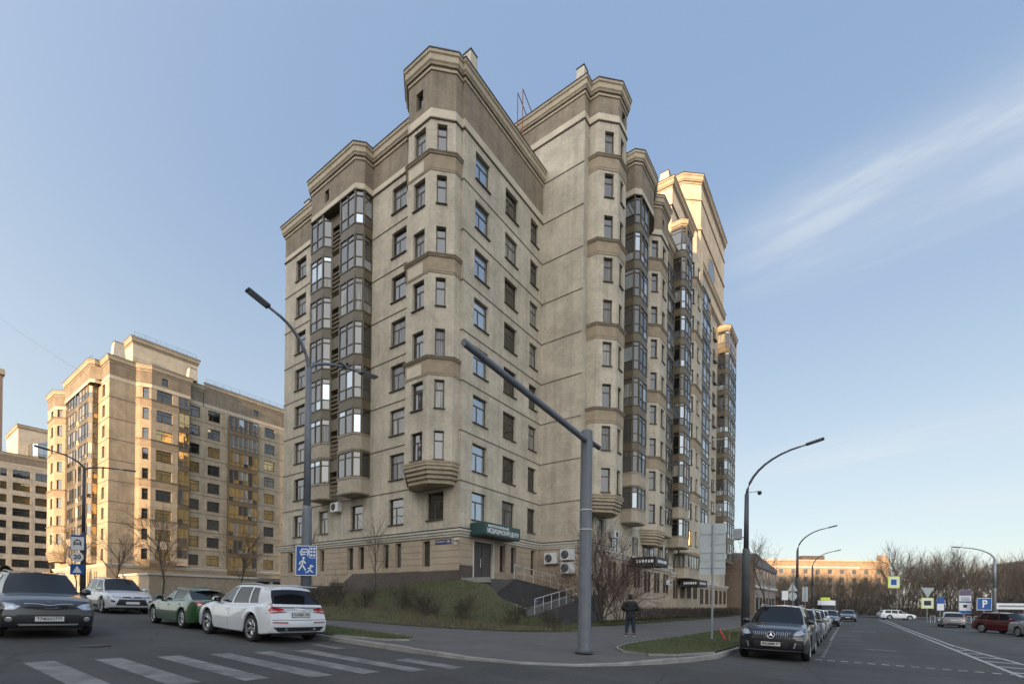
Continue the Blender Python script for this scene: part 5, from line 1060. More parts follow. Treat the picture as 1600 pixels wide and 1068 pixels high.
class Car:
    def __init__(s, label, loc, heading, sp, cat='car', name='car', group=None, follow=True):
        s.sp = sp; s.t = thing(name, label, cat, (loc[0], loc[1], 0), heading, group)
        x, y = loc; e = .5; n = Vector((-(gz(x + e, y) - gz(x - e, y)), -(gz(x, y + e) - gz(x, y - e)), 1)).normalized()
        q = Vector((0, 0, 1)).rotation_difference(n) @ Matrix.Rotation(heading, 3, 'Z').to_quaternion(); s.t.rotation_euler = q.to_euler(); s.t.location = (x, y, gz(x, y) + .006)
        s.body(); s.green(); s.wheels()
    def part(s, name, mb, m, smooth=True, parent=None, ang=38):
        o = mb.build(name, m, parent or s.t)
        if smooth: sharp(o.data, ang)
        return o
    def body(s):
        p = s.sp; L, W, r = p['L'], p['W'], p['r']; h = L / 2; ax = [h - p['fo'], h - p['fo'] - p['wb']]; Ra = r + .065; zs = p.get('zs', .24)
        xs = set(np.linspace(-h, h, 40)); xs |= {a + Ra * math.cos(math.pi * i / 12) for a in ax for i in range(13)}; xs |= {-h + .04, -h + .1, h - .04, h - .1, h - .2, -h + .2}; xs = sorted(xs); xs = [x for i, x in enumerate(xs) if i == 0 or x - xs[i - 1] > .012]
        bul = p.get('bul', .10); tp = p.get('tp', .8); grid = []
        for x in xs:
            d = max(0, abs(x) - (h - tp)) / tp; wx = W / 2 * (1 - p.get('tap', .13) * d ** 2.3)
            zt = lerp_pts(p['top'], x); ze = .38 if d > .0 else zs; zz_ = zs + (max(0, d - .3) / .7) ** 2 * .06
            arch = 0
            for a in ax:
                if abs(x - a) < Ra: arch = max(arch, r + math.sqrt(max(0, Ra * Ra - (x - a) ** 2)))
            zl = max(zz_, arch); row = []
            fl = 1.0 + (.012 if arch else 0)
            prof = [(.60, zl), (.955, zl), (.99 * fl, zl + .03), (.995 * fl, None, .12), (1.0, None, .45), (.985, None, .70), (.955, None, .90), (.885, zt - .012), (.5, zt + .022), (0., zt + .032)]
            for q in prof:
                f = q[0]; z = q[1] if q[1] is not None else max(zz_ + q[2] * (zt - zz_), zl + .035 + .02 * q[2])
                dx = 0
                for sg in (1, -1):
                    dd = max(0, sg * x - (h - .45)) / .45
                    if dd > 0:
                        nose = p['nose'] if sg > 0 else p['tail']; dx += sg * lerp_pts(nose, z) * dd ** 1.6 - sg * 0
                        dx += sg * bul * (1 - f * f) * dd ** 2 * .9
                row.append((x + dx, f * wx, z))
            grid.append(row)
        nr = len(grid[0]); mb = MB(); V = []; ns = len(grid)
        for row in grid:
            V += row
        off = len(V)
        for row in grid: V += [(a, -b, c) for a, b, c in row]
        F = []; U = []
        for i in range(ns - 1):
            for j in range(nr - 1):
                a, b, c, d = i * nr + j, (i + 1) * nr + j, (i + 1) * nr + j + 1, i * nr + j + 1
                (U if j == 0 else F).append((a, d, c, b)[::-1] if 0 else (b, a, d, c)); (U if j == 0 else F).append((off + a, off + b, off + c, off + d))
        fsc = (1., .75, .5, .25, 0., -.25, -.5, -.75, -1.)
        for e, sg in ((ns - 1, 1), (0, -1)):      # fascias
            base = len(V); rows = []
            for j in range(1, 8):
                x, y, z = grid[e][j]; f0 = [.6, .955, .99, .995, 1, .985, .955, .885][j]
                rows.append([(x + sg * bul * (1 - f * f) * .9 - 0, f * y, z + (0.034 * (1 - f * f) if j == 7 else 0)) for f in fsc])
            for rr_ in rows: V += rr_
            nf = len(fsc)
            for j in range(6):
                for k in range(nf - 1):
                    a = base + j * nf + k; q = (a, a + 1, a + nf + 1, a + nf); F.append(q[::-1] if sg > 0 else q)
        mb.v = V; mb.f = F
        s.b = s.part('body', mb, p['paint'], ang=32); mu = MB(); mu.v = list(V); mu.f = U
        bm = bmesh.new(); bm.from_mesh(s.b.data); bmesh.ops.remove_doubles(bm, verts=bm.verts, dist=.004); bmesh.ops.recalc_face_normals(bm, faces=bm.faces); loose = [v for v in bm.verts if not v.link_faces]; bmesh.ops.delete(bm, geom=loose, context='VERTS'); bm.to_mesh(s.b.data); bm.free(); sharp(s.b.data, 34)
        ub = MB().box(-h + .25, h - .25, -W * .36, W * .36, .2, .5).build('underbody', M['black'], s.t)
        s.bvh = BVHTree.FromPolygons([v.co.copy() for v in s.b.data.vertices], [tuple(q.vertices) for q in s.b.data.polygons])
        for a in ax:
            for sg in (-1, 1):
                lw = MB(); n = 14
                pts = [(a + Ra * 1.0 * math.cos(math.pi * i / n), r + Ra * 1.0 * math.sin(math.pi * i / n)) for i in range(n + 1)]
                yo, yi = sg * W * .475, sg * W * .28
                lw.add([(x, yo, z) for x, z in pts] + [(x, yi, z) for x, z in pts], [(i, i + 1, n + 2 + i, n + 1 + i) for i in range(n)] + [tuple(range(n + 1, 2 * n + 2))]); lw.build('wheel_well', M['black'], s.t)
        if p.get('clad'):
            for a in ax:
                for sg in (-1, 1):
                    pts = [(a + (Ra + .01) * math.cos(math.pi * i / 16), r + (Ra + .01) * math.sin(math.pi * i / 16)) for i in range(17)]; po = [(a + (Ra + .065) * math.cos(math.pi * i / 16), r + (Ra + .065) * math.sin(math.pi * i / 16)) for i in range(17)]
                    s.side('arch_trim', pts + po[::-1], M['trim'], sg, .006, strip=(pts, po))
            for sg in (-1, 1): s.side('sill_trim', [(ax[1] + Ra + .03, .27), (ax[0] - Ra - .03, .27), (ax[0] - Ra - .03, .40), (ax[1] + Ra + .03, .40)], M['trim'], sg, .006)
    def green(s):
        p = s.sp; W = p['W']; H = p['H']; pl = p['pill']; yb = p.get('yb', .86) * W / 2; yr = p.get('yr', .66) * W / 2; zr = H - .055; N_ = len(pl)
        x0, x1 = pl[0][0], pl[-1][0]
        def base(i, sg):
            x = pl[i][0]; t = (x - x1) / (x0 - x1); e = 4 * t * (1 - t); f = .90 + .10 * min(1, e * 1.6); return Vector((x, sg * yb * f, lerp_pts(p['top'], x) - .02))
        def roof(i, sg):
            x = pl[i][1]; t = (x - pl[-1][1]) / (pl[0][1] - pl[-1][1]); e = 4 * t * (1 - t); f = .90 + .10 * min(1, e * 1.6); return Vector((x, sg * yr * f, zr - p.get('droop', .05) * (1 - e) * (1.3 if t < .5 else .8)))
        def pt(i, sg, t):
            a, b = base(i, sg), roof(i, sg); q = a.lerp(b, t); q.y += sg * .035 * 4 * t * (1 - t) * .8; return q
        body = MB(); wins = []
        def grid(mb, g):
            n, m = len(g), len(g[0]); mb.add([q for r_ in g for q in r_], [(i * m + j, (i + 1) * m + j, (i + 1) * m + j + 1, i * m + j + 1) for i in range(n - 1) for j in range(m - 1)])
        for sg in (1, -1):
            for i in range(N_ - 1):
                k = pl[i][2]; bands = [(0, 1)] if k == 'p' else [(0, .07), (.90, 1)]
                for a, b in bands: grid(body, [[pt(i, sg, a + (b - a) * q / 3), pt(i + 1, sg, a + (b - a) * q / 3)][::sg] for q in range(4)])
                if k == 'g':
                    wm = MB(); c = (pt(i, sg, .5) + pt(i + 1, sg, .5)) / 2
                    grid(wm, [[pt(i, sg, .07 + .83 * q / 4) - Vector((0, sg * .012, 0)), pt(i + 1, sg, .07 + .83 * q / 4) - Vector((0, sg * .012, 0))][::sg] for q in range(5)]); wins.append(('side_window', wm))
        # windscreen and rear window: bowed patches
        fs = [-1, -.8, -.5, -.2, .2, .5, .8, 1]
        def screen(i, sgx, t, bow):
            l, r_ = pt(i, 1, t), pt(i, -1, t); return [Vector((l.x + sgx * (bow[0] + (bow[1] - bow[0]) * t) * (1 - f * f), l.y * f * 1.0, l.z + (.055 * t ** 3) * (1 - f * f))) for f in fs]
        bf, br = p.get('bowf', (.17, .10)), p.get('bowr', (.08, .06))
        fh = p.get('fwin', 1.); wm = MB(); grid(wm, [screen(0, 1, fh * q / 6, bf)[::-1] for q in range(7)]); wins.append(('windscreen', wm))
        if fh < 1: grid(body, [screen(0, 1, fh + (1 - fh) * q / 3, bf)[::-1] for q in range(4)])
        lo, hi = p.get('rwin', (.08, .86)); wm = MB(); grid(wm, [screen(N_ - 1, -1, lo + (hi - lo) * q / 5, br) for q in range(6)]); wins.append(('rear_window', wm))
        for a, b in ((0, lo), (hi, 1)): grid(body, [screen(N_ - 1, -1, a + (b - a) * q / 2, br) for q in range(3)])
        # roof
        top = []
        for i in range(N_):
            l = roof(i, 1); t = (l.x - pl[-1][1]) / (pl[0][1] - pl[-1][1]); bx = bf[1] * max(0, (t - .6) / .4) ** 2 - br[1] * max(0, (.4 - t) / .4) ** 2
            top.append([Vector((l.x + bx * (1 - f * f), l.y * f, l.z + .055 * (1 - f * f))) for f in fs])
        # densify along length
        dens = []
        for a, b in zip(top, top[1:]):
            for q in range(3): dens.append([u.lerp(v, q / 3) for u, v in zip(a, b)])
        dens.append(top[-1]); rf = MB(); grid(rf, dens)
        o = s.part('cabin', body, p['paint'], ang=50)
        bm = bmesh.new(); bm.from_mesh(o.data); bmesh.ops.remove_doubles(bm, verts=bm.verts, dist=.002); bm.to_mesh(o.data); bm.free()
        s.part('roof', rf, p.get('roofm', p['paint']), ang=60)
        for nm, m in wins: s.part(nm, m, M['cglass'], ang=60)
        if p.get('rails'):
            for sg in (1, -1):
                pts = [roof(i, sg) * 1. for i in range(1, N_ - 1)]; pts = [q + Vector((0, -sg * .05, .055)) for q in pts]; pts = [pts[0] - Vector((-.05, 0, .05))] + pts + [pts[-1] - Vector((.05, 0, .05))]; s.part('roof_rail', MB().tube(pts, .016, 6), p['rails'])
        # mirrors
        b = base(1, 1)
        for sg in (1, -1):
            e = ellip((0, 0, 0), (.085, .12, .085)); o = s.part('wing_mirror', e, p.get('mirm', p['paint'])); o.location = (b.x - .06, sg * (b.y + .15), b.z + .085); MB().box(-.05, .03, -.12, .12, -.07, -.04).build('mirror_arm', M['trim'], o); MB().box(-.082, -.07, -.09, .09, -.06, .06).build('mirror_glass', M['cglass'], o)
    def wheels(s):
        p = s.sp; h = p['L'] / 2; ty, rim, dk = wheel_meshes(p['r'], p.get('rim', 'five'))
        for a in (h - p['fo'], h - p['fo'] - p['wb']):
            for sg in (1, -1):
                wv = bpy.data.objects.new('wheel', ty); COL.objects.link(wv); wv.parent = s.t; wv.location = (a, sg * (p['W'] / 2 - .125), p['r']); wv.rotation_euler = (0, rng.uniform(0, 6), 0 if sg > 0 else math.pi)
                place('rim', rim, wv, (0, .03, 0)); place('brake', dk, wv, (0, .03, 0))
    # --- features pressed onto the body surface
    def _proj(s, q, ax, sg):
        if ax == 'x': o, d = Vector((sg * 6, q[0], q[1])), Vector((-sg, 0, 0))
        elif ax == 'y': o, d = Vector((q[0], sg * 4, q[1])), Vector((0, -sg, 0))
        else: o, d = Vector((q[0], q[1], 4)), Vector((0, 0, -1))
        h = s.bvh.ray_cast(o, d)
        if h[0] is None: return None
        return h[0], h[1] if h[1].dot(d) < 0 else -h[1]
    def decal(s, name, pts, m, ax, sg, off=.008, strip=None, parent=None):
        d = Vector((sg, 0, 0)) if ax == 'x' else Vector((0, sg, 0)); mb = MB()
        def P(q, o_):
            h = s._proj(q, ax, sg)
            if h is None: return None
            return h[0] + d * o_
        if strip:
            a, b = strip; A_ = [P(q, off) for q in a]; B_ = [P(q, off) for q in b]
            ok = [i for i in range(len(a)) if A_[i] is not None and B_[i] is not None]
            for i in ok:
                if i + 1 in ok: mb.quad(A_[i], A_[i + 1], B_[i + 1], B_[i])
        else:
            rs = []; n = len(pts)
            for i in range(n):
                a, b = Vector(pts[i]), Vector(pts[(i + 1) % n]); k = max(1, int((b - a).length / .07)); rs += [a.lerp(b, q / k) for q in range(k)]
            c = sum(rs, Vector((0, 0))) / len(rs); rings = [.0, .35, .7, 1.0]; last = None
            for ri_, f in enumerate(rings):
                ring = []
                for q in rs:
                    u = c.lerp(q, f); v = P(u, off); 
                    if v is None: v = P(c.lerp(q, f * .93), off)
                    if v is None: v = P(c.lerp(q, f * .8), off)
                    if v is None: return None
                    ring.append(v)
                if last: 
                    for i in range(len(rs)): j = (i + 1) % len(rs); mb.quad(last[i], last[j], ring[j], ring[i])
                last = ring
            sk = [v - d * (off + .02) for v in last]
            for i in range(len(rs)): j = (i + 1) % len(rs); mb.quad(last[i], last[j], sk[j], sk[i])
        if not mb.v: return None
        o = mb.build(name, m, parent or s.t); bm = bmesh.new(); bm.from_mesh(o.data); bmesh.ops.remove_doubles(bm, verts=bm.verts, dist=.0015); bmesh.ops.recalc_face_normals(bm, faces=bm.faces); bm.to_mesh(o.data); bm.free(); sharp(o.data, 40); return o
    def front(s, name, pts, m, off=.008, mirror=False, parent=None):
        o = s.decal(name, pts, m, 'x', 1, off, parent=parent)
        if mirror: s.decal(name, [(-a, b) for a, b in pts], m, 'x', 1, off, parent=parent)
        return o
    def rear(s, name, pts, m, off=.008, mirror=False, parent=None):
        o = s.decal(name, pts, m, 'x', -1, off, parent=parent)
        if mirror: s.decal(name, [(-a, b) for a, b in pts], m, 'x', -1, off, parent=parent)
        return o
    def side(s, name, pts, m, sg, off=.006, strip=None): return s.decal(name, pts, m, 'y', sg, off, strip)
    def bar(s, name, p0, p1, r_, m, end, off=.01):
        n = 14; A_, B_ = [], []
        a, b = Vector(p0), Vector(p1); d = (b - a).normalized(); q = Vector((-d.y, d.x)) * r_
        return s.decal(name, None, m, 'x', end, off, strip=([a.lerp(b, i / n) - q for i in range(n + 1)], [a.lerp(b, i / n) + q for i in range(n + 1)]))
    def seams(s, xs, z0=.33, handle=True, belt=True):
        for sg in (1, -1):
            for x in xs:
                zt = lerp_pts(s.sp['top'], x) - .04; pts = [(x - .005, z0 + (zt - z0) * i / 8) for i in range(9)]; s.side('door_seam', None, M['trim'], sg, .003, (pts, [(a + .011, b) for a, b in pts]))
            if belt:
                xa, xb = s.sp['pill'][1][0], s.sp['pill'][-2][0]; n = 16; pts = [(xb + (xa - xb) * i / n, lerp_pts(s.sp['top'], xb + (xa - xb) * i / n) - .035) for i in range(n + 1)]; s.side('belt_trim', None, s.sp.get('beltm', M['trim']), sg, .006, (pts, [(a, b + .018) for a, b in pts]))
            n = 20; h = s.sp['L'] / 2; xa = h - s.sp['fo'] - .45; xb = h - s.sp['fo'] - s.sp['wb'] + .45
            if handle:
                for x in xs[1:]:
                    z = lerp_pts(s.sp['top'], x) - .17; o = s.side('door_handle', [(x + .06, z), (x + .24, z), (x + .24, z + .03), (x + .06, z + .03)], s.sp.get('handm', s.sp['paint']), sg, .028)
    def plate(s, end, z, text=None, w_=.52, tilt=0.):
        h = s._proj((0, z), 'x', end); x = h[0].x + end * .02; o = MB().box(-.006, .006, -w_ / 2, w_ / 2, -.058, .058).build('number_plate', M['plate'], s.t, loc=(x, 0, z)); o.rotation_euler = (0, 0, 0 if end > 0 else math.pi)
        fr_ = MB().box(-.008, .004, -w_ / 2 - .012, w_ / 2 + .012, -.07, .07).build('plate_frame', M['trim'], o)
        if text:
            me = text_mesh(text, .105, M['black'], 'characters', .002, .002); q = place('characters', me, o, (.009, 0, 0)); q.rotation_euler = (R(90), 0, R(90)); wd = max(v.co.x for v in me.vertices) - min(v.co.x for v in me.vertices); q.scale = (.46 / wd, 1, 1)
    def badge(s, end, z, me, sc=1., off=.02):
        h = s._proj((0, z), 'x', end); q = place('badge', me, s.t, (h[0].x + end * off, 0, z)); q.rotation_euler = (R(90), 0, R(90) if end > 0 else R(-90)); q.scale = (sc,) * 3; return q
def suv(L, W, H, **k):
    h = L / 2; zb_ = k.pop('zb', 1.0); zh = k.pop('zh', .95); zc = k.pop('zc', 1.03); zbr = k.pop('zbr', zb_ + .06)
    xc = h - k.pop('hood', 1.25); rear = k.pop('rearx', -h + .12)
    d = dict(L=L, W=W, H=H, wb=k.pop('wb', 2.7), fo=k.pop('fo', .9), r=k.pop('r', .36),
        top=[(-h, zbr - .18), (-h + .10, zbr - .04), (-h + .4, zbr), (0, zb_), (xc - .05, zc), (xc + .1, zc - .005), (h - .6, zh + .02), (h - .22, zh - .06), (h - .05, zh - .16), (h, zh - .24)],
        nose=[(.2, -.10), (.38, -.02), (.55, 0), (.72, -.03), (.95, -.12)], tail=[(.2, -.08), (.4, 0), (.6, -.01), (.8, -.03), (1.05, -.12)],
        pill=[(xc, xc - .78, 'p'), (xc - .12, xc - .86, 'g'), (xc - 1.05, xc - 1.18, 'p'), (xc - 1.15, xc - 1.27, 'g'), (xc - 2.02, xc - 1.98, 'p'), (xc - 2.12, xc - 2.06, 'g'), (rear + .45, rear + .62, 'p'), (rear, rear + .42, 'p')])
    d.update(k); return d
def sedan(L, W, H, **k):
    h = L / 2; zb_ = k.pop('zb', .92); zh = k.pop('zh', .82); zc = k.pop('zc', .94); zd = k.pop('zd', .98); xc = h - k.pop('hood', 1.25); xd = -h + k.pop('deck', .72)
    d = dict(L=L, W=W, H=H, wb=k.pop('wb', 2.65), fo=k.pop('fo', .88), r=k.pop('r', .32), zs=.2,
        top=[(-h, zd - .16), (-h + .08, zd - .04), (-h + .3, zd), (xd, zd + .005), (0, zb_), (xc - .05, zc), (xc + .1, zc - .005), (h - .6, zh + .02), (h - .2, zh - .08), (h - .05, zh - .16), (h, zh - .22)],
        nose=[(.2, -.08), (.38, 0), (.55, 0), (.7, -.04), (.9, -.12)], tail=[(.2, -.08), (.4, 0), (.6, -.01), (.8, -.02), (1.0, -.06)], rwin=(.04, .92),
        pill=[(xc, xc - .85, 'p'), (xc - .12, xc - .92, 'g'), (xc - 1.12, xc - 1.22, 'p'), (xc - 1.21, xc - 1.3, 'g'), (xc - 2.0, xc - 1.95, 'p'), (xd + .35, xc - 2.1, 'p'), (xd, xd + .78, 'p')])
    d.update(k); return d
def ring_badge(n=1, r=.05):
    b = MB()
    for i in range(n): b.lathe([(r - .008, 0), (r, .006), (r + .008, 0)], 18); b.v[-18 * 3:] = [(x + (i - (n - 1) / 2) * r * 1.45, y, z) for x, y, z in b.v[-18 * 3:]]
    return b
P_ = {'white': paint('white car paint', (.62, .64, .67), 0., .3), 'navy': paint('midnight paint', (.010, .012, .018), .3), 'dark': paint('dark grey paint', (.028, .030, .036), .5), 'green': paint('green car paint', (.020, .080, .024), .2), 'pearl': paint('pearl white paint', (.56, .58, .60), .1), 'red': paint('dark red paint', (.10, .010, .012), .3), 'silver': paint('silver paint', (.34, .35, .37), .6), 'grey': paint('grey blue paint', (.075, .085, .10), .5)}
# near dark estate facing the camera at the left edge
c = Car('dark grey estate with front grille facing the viewer at the left edge', (-18.55, 2.95), R(-3), suv(4.68, 1.88, 1.68, paint=P_['dark'], zb=1.04, zh=1.0, zc=1.09, rails=M['bump'], rim='seven', mirm=P_['dark']))
c.front('headlight', [(.50, .80), (.62, .86), (.86, .90), (.90, .80), (.84, .72), (.62, .72)], M['hl'], .012, True)
for sg in (-1, 1): c.front('headlight_bezel', [(sg * (.66 + .05 * math.cos(a)), .79 + .05 * math.sin(a)) for a in [2 * math.pi * i / 10 for i in range(10)]], M['chrm'], .02)
c.front('grille', [(-.48, .74), (.48, .74), (.50, .88), (-.50, .88)], M['trim'], .006); 
for z in (.78, .86):
    pts = [(-.44 + .88 * i / 24, z - .03 * math.exp(-((-.44 + .88 * i / 24) / .15) ** 2)) for i in range(25)]; c.decal('grille_bar', None, M['chrm'], 'x', 1, .014, (pts, [(a, b + .012) for a, b in pts]))
c.front('lower_intake', [(-.62, .42), (.62, .42), (.56, .60), (-.56, .60)], M['trim'], .005); c.front('lower_trim', [(-.52, .335), (.52, .335), (.55, .375), (-.55, .375)], M['bump'], .02)
for sg in (-1, 1): c.front('fog_lamp', [(sg * (.70 + .065 * math.cos(a)), .49 + .055 * math.sin(a)) for a in [2 * math.pi * i / 14 for i in range(14)]], M['hl'], .014); c.front('fog_surround', [(sg * (.70 + .12 * math.cos(a)), .49 + .095 * math.sin(a)) for a in [2 * math.pi * i / 14 for i in range(14)]], M['trim'], .008)
c.plate(1, .50, 'T740XO777'); c.badge(1, .905, text_mesh('KIA', .07, M['chrm'], 'badge', .004, .003)); c.seams((.95, -.1, -1.1))
# pale car half hidden behind it
c = Car('small white hatchback half hidden behind the dark estate', (-34.5, 3.6), R(0), suv(4.1, 1.72, 1.52, paint=P_['white'], zb=.92, zh=.86, zc=.97, r=.31, wb=2.5, hood=1.05), group=None); c.front('headlight', [(.5, .66), (.74, .70), (.78, .80), (.6, .78)], M['hl'], .01, True); c.seams((.7, -.3))
# pearl white off-roader parked facing the camera
c = Car('pearl white off-roader parked nose towards the viewer behind the green saloon', (-29.75, 7.62), R(0), suv(4.6, 1.85, 1.68, paint=P_['pearl'], zb=1.02, zh=.96, zc=1.06, rails=M['bump'], clad=1, rim='ten', mirm=P_['pearl']))
c.front('headlight', [(.36, .80), (.60, .83), (.84, .93), (.86, .83), (.70, .76), (.45, .75)], M['hl'], .012, True); c.front('upper_grille', [(-.36, .76), (.36, .76), (.4, .81), (-.4, .81)], M['trim'], .008); c.front('lower_grille', [(-.62, .40), (.62, .40), (.50, .68), (-.50, .68)], M['trim'], .008); c.front('lower_trim', [(-.7, .30), (.7, .30), (.66, .36), (-.66, .36)], M['bump'], .016); c.front('grille_badge', [(.07 * math.cos(a), .79 + .05 * math.sin(a)) for a in [2 * math.pi * i / 14 for i in range(14)]], M['chrm'], .02); c.plate(1, .52); c.seams((.95, -.1, -1.1))
for sg in (-1, 1): c.front('fog_lamp', [(sg * .62, .54), (sg * .80, .56), (sg * .78, .66), (sg * .64, .62)], M['trim'], .008)
# green saloon seen from behind
c = Car('green saloon seen from behind between the white cars', (-20.1, 7.45), R(180), sedan(4.48, 1.74, 1.46, paint=P_['green'], zb=.93, zd=1.0, rim='seven', handm=P_['green'], deck=.55))
c.rear('tail_light', [(.52, .80), (.74, .78), (.84, .86), (.80, .97), (.56, .97)], M['tl'], .012, True); c.rear('reversing_light', [(.60, .83), (.70, .82), (.70, .89), (.62, .89)], M['tlw'], .02, True); c.rear('plate_recess', [(-.34, .66), (.34, .66), (.37, .80), (-.37, .80)], P_['green'], .002); c.plate(-1, .73); c.rear('bumper_trim', [(-.6, .32), (.6, .32), (.55, .42), (-.55, .42)], M['trim'], .006); c.badge(-1, .885, ring_badge(1, .035).mesh('badge', M['chrm'])); c.bar('boot_seam', (-.66, .62), (.66, .62), .006, M['trim'], -1, .004); c.seams((.85, -.15, -1.1))
# white estate nearest the crossing
Q5 = suv(4.63, 1.90, 1.65, paint=P_['white'], zb=1.02, zh=.94, zc=1.05, zbr=1.08, wb=2.81, fo=.90, r=.375, rails=M['bump'], rim='five', mirm=P_['white'], beltm=M['chrm'], rwin=(.14, .88), rearx=-2.22, pill=[(1.065, .27, 'p'), (.945, .19, 'g'), (.06, -.10, 'p'), (-.04, -.18, 'g'), (-.98, -.92, 'p'), (-1.06, -1.0, 'g'), (-1.55, -1.32, 'p'), (-2.2, -1.72, 'p')], tail=[(.2, -.10), (.4, -.02), (.55, 0), (.8, -.06), (1.08, -.20)])
c = Car('white estate parked beside the zebra crossing with its rear to the viewer', (-15.1, 7.42), R(180), Q5)
c.rear('tail_light', [(.40, .87), (.86, .83), (.90, .93), (.82, 1.02), (.46, .97)], M['tl'], .012, True); c.rear('light_line', [(.48, .90), (.80, .88), (.80, .90), (.48, .92)], M['tlw'], .018, True); c.bar('chrome_strip', (-.42, .905), (.42, .905), .010, M['chrm'], -1, .012)
c.plate(-1, .80, 'O107BO 199'); c.badge(-1, .965, ring_badge(4, .04).mesh('badge', M['chrm'])); c.bar('tailgate_seam', (-.80, .66), (.80, .66), .007, M['trim'], -1, .004)
c.rear('reflector', [(.38, .565), (.85, .575), (.85, .615), (.38, .605)], M['tl'], .010, True); c.rear('bumper_insert', [(-.62, .33), (.62, .33), (.76, .46), (-.76, .46)], M['trim'], .008); c.rear('exhaust', [(.42 + .05 * math.cos(a), .39 + .04 * math.sin(a)) for a in [2 * math.pi * i / 10 for i in range(10)]], M['chrm'], .02, True); c.rear('diffuser', [(-.55, .30), (.55, .30), (.58, .345), (-.58, .345)], M['bump'], .014)
c.seams((1.0, -.05, -1.05)); MB().box(-2.26, -1.98, -.52, .52, 1.598, 1.618).build('roof_spoiler', P_['white'], c.t, bevel=.01)
# black off-roader with star grille
c = Car('black off-roader with slatted star grille, first in the parked row', (-1.98, 18.95), R(-90), suv(4.82, 2.0, 1.74, paint=P_['navy'], zb=1.08, zh=1.03, zc=1.13, r=.385, wb=2.92, fo=.87, rim='five', mirm=P_['navy'], rails=M['bump'], rwin=(.1, .8)))
c.front('headlight', [(.58, .82), (.70, .80), (.92, .87), (.93, .96), (.82, .98), (.66, .93)], M['hl'], .012, True); c.front('grille', [(-.52, .66), (.52, .66), (.58, .80), (.54, .93), (-.54, .93), (-.58, .80)], M['trim'], .006)
for k in range(7):
    for sg in (-1, 1): x = sg * (.15 + k * .058); c.decal('grille_slat', None, M['chrm'], 'x', 1, .02, ([(x - .008, .70 + .2 * i / 4) for i in range(5)], [(x + .008, .70 + .2 * i / 4) for i in range(5)]))
st_ = ring_badge(1, .105)
for k in range(3):
    a = math.pi / 2 + k * 2 * math.pi / 3; q = Vector((math.cos(a), math.sin(a), 0)); n = Vector((-q.y, q.x, 0)); st_.add([Vector((0, 0, .012)), n * .022, q * .1, -n * .022], [(0, 1, 2), (0, 2, 3)])
c.badge(1, .80, st_.mesh('badge', M['chrm']), 1., .035); c.plate(1, .53, 'M028MM 97'); c.front('lower_intake', [(-.46, .42), (.46, .42), (.46, .62), (-.46, .62)], M['trim'], .006); c.front('side_intake', [(.56, .40), (.84, .42), (.82, .60), (.64, .62)], M['trim'], .008, True); c.front('intake_fin', [(.60, .42), (.635, .42), (.67, .58), (.64, .58)], M['bump'], .016, True); c.bar('chrome_strip', (-.82, .335), (.82, .335), .014, M['chrm'], 1, .018); c.seams((1.0, -.05, -1.05))
def plain_car(label, loc, head, spec, ends=True, group=None):
    c = Car(label, loc, head, spec, group=group); z = spec['top'][-1][1]
    c.front('headlight', [(spec['W'] * .28, z - .02), (spec['W'] * .44, z), (spec['W'] * .45, z + .12), (spec['W'] * .33, z + .09)], M['hl'], .01, True); c.front('grille', [(-.4, z - .08), (.4, z - .08), (.42, z + .04), (-.42, z + .04)], M['trim'], .008); c.front('lower_intake', [(-.5, .36), (.5, .36), (.45, .5), (-.45, .5)], M['trim'], .008); c.plate(1, .52)
    zr = spec['top'][0][1]; c.rear('tail_light', [(spec['W'] * .28, zr - .06), (spec['W'] * .44, zr - .04), (spec['W'] * .44, zr + .08), (spec['W'] * .31, zr + .06)], M['tl'], .01, True); c.plate(-1, zr - .14); c.rear('bumper_trim', [(-.5, .34), (.5, .34), (.45, .44), (-.45, .44)], M['trim'], .006); c.seams((.85, -.15, -1.1), handle=False); return c
plain_car('dark grey hatchback second in the parked row behind the black off-roader', (-1.95, 25.7), R(-90), suv(4.35, 1.80, 1.62, paint=P_['grey'], zb=.98, zh=.92, zc=1.02, r=.34, rails=M['bump']))
plain_car('silver saloon third in the parked row', (-1.95, 31.6), R(-90), sedan(4.5, 1.76, 1.5, paint=P_['silver']))
plain_car('white hatchback fourth in the parked row', (-2.0, 37.6), R(-90), suv(4.2, 1.75, 1.55, paint=P_['white'], zb=.95, zh=.9, zc=1.0, r=.33))
plain_car('dark blue saloon fifth in the parked row', (-1.6, 52.5), R(-90), sedan(4.5, 1.78, 1.46, paint=P_['navy']))
plain_car('silver saloon parked before the white van', (-2.0, 44.2), R(-90), sedan(4.4, 1.75, 1.47, paint=P_['silver']))
v = Car('white van with a yellow roof sign farthest in the parked row', (-2.05, 61.5), R(-90), suv(5.2, 2.0, 2.5, paint=P_['white'], zb=1.2, zbr=1.25, zh=1.0, zc=1.22, r=.35, hood=.85, wb=3.2, yr=.84, fwin=.6), 'van', 'van'); v.front('headlight', [(.58, .72), (.85, .72), (.86, .9), (.66, .88)], M['hl'], .01, True); v.front('grille', [(-.4, .62), (.4, .62), (.4, .74), (-.4, .74)], M['trim'], .008); v.plate(1, .5); MB().box(.2, .6, -.55, .3, 2.5, 2.75).build('roof_sign', SY, v.t)
plain_car('silver hatchback driving away on the far side of the wide street', (8.3, 64.5), R(88), suv(4.4, 1.82, 1.55, paint=P_['silver'], zb=.98, zh=.9, zc=1.0, r=.33))
plain_car('dark red estate parked on the far side of the wide street', (9.9, 51.0), R(-55), suv(4.5, 1.84, 1.62, paint=P_['red'], zb=1.0, zh=.95, zc=1.04, r=.35))
plain_car('silver saloon cut by the right edge of the picture', (10.6, 45.6), R(-70), sedan(4.6, 1.82, 1.42, paint=P_['silver']))
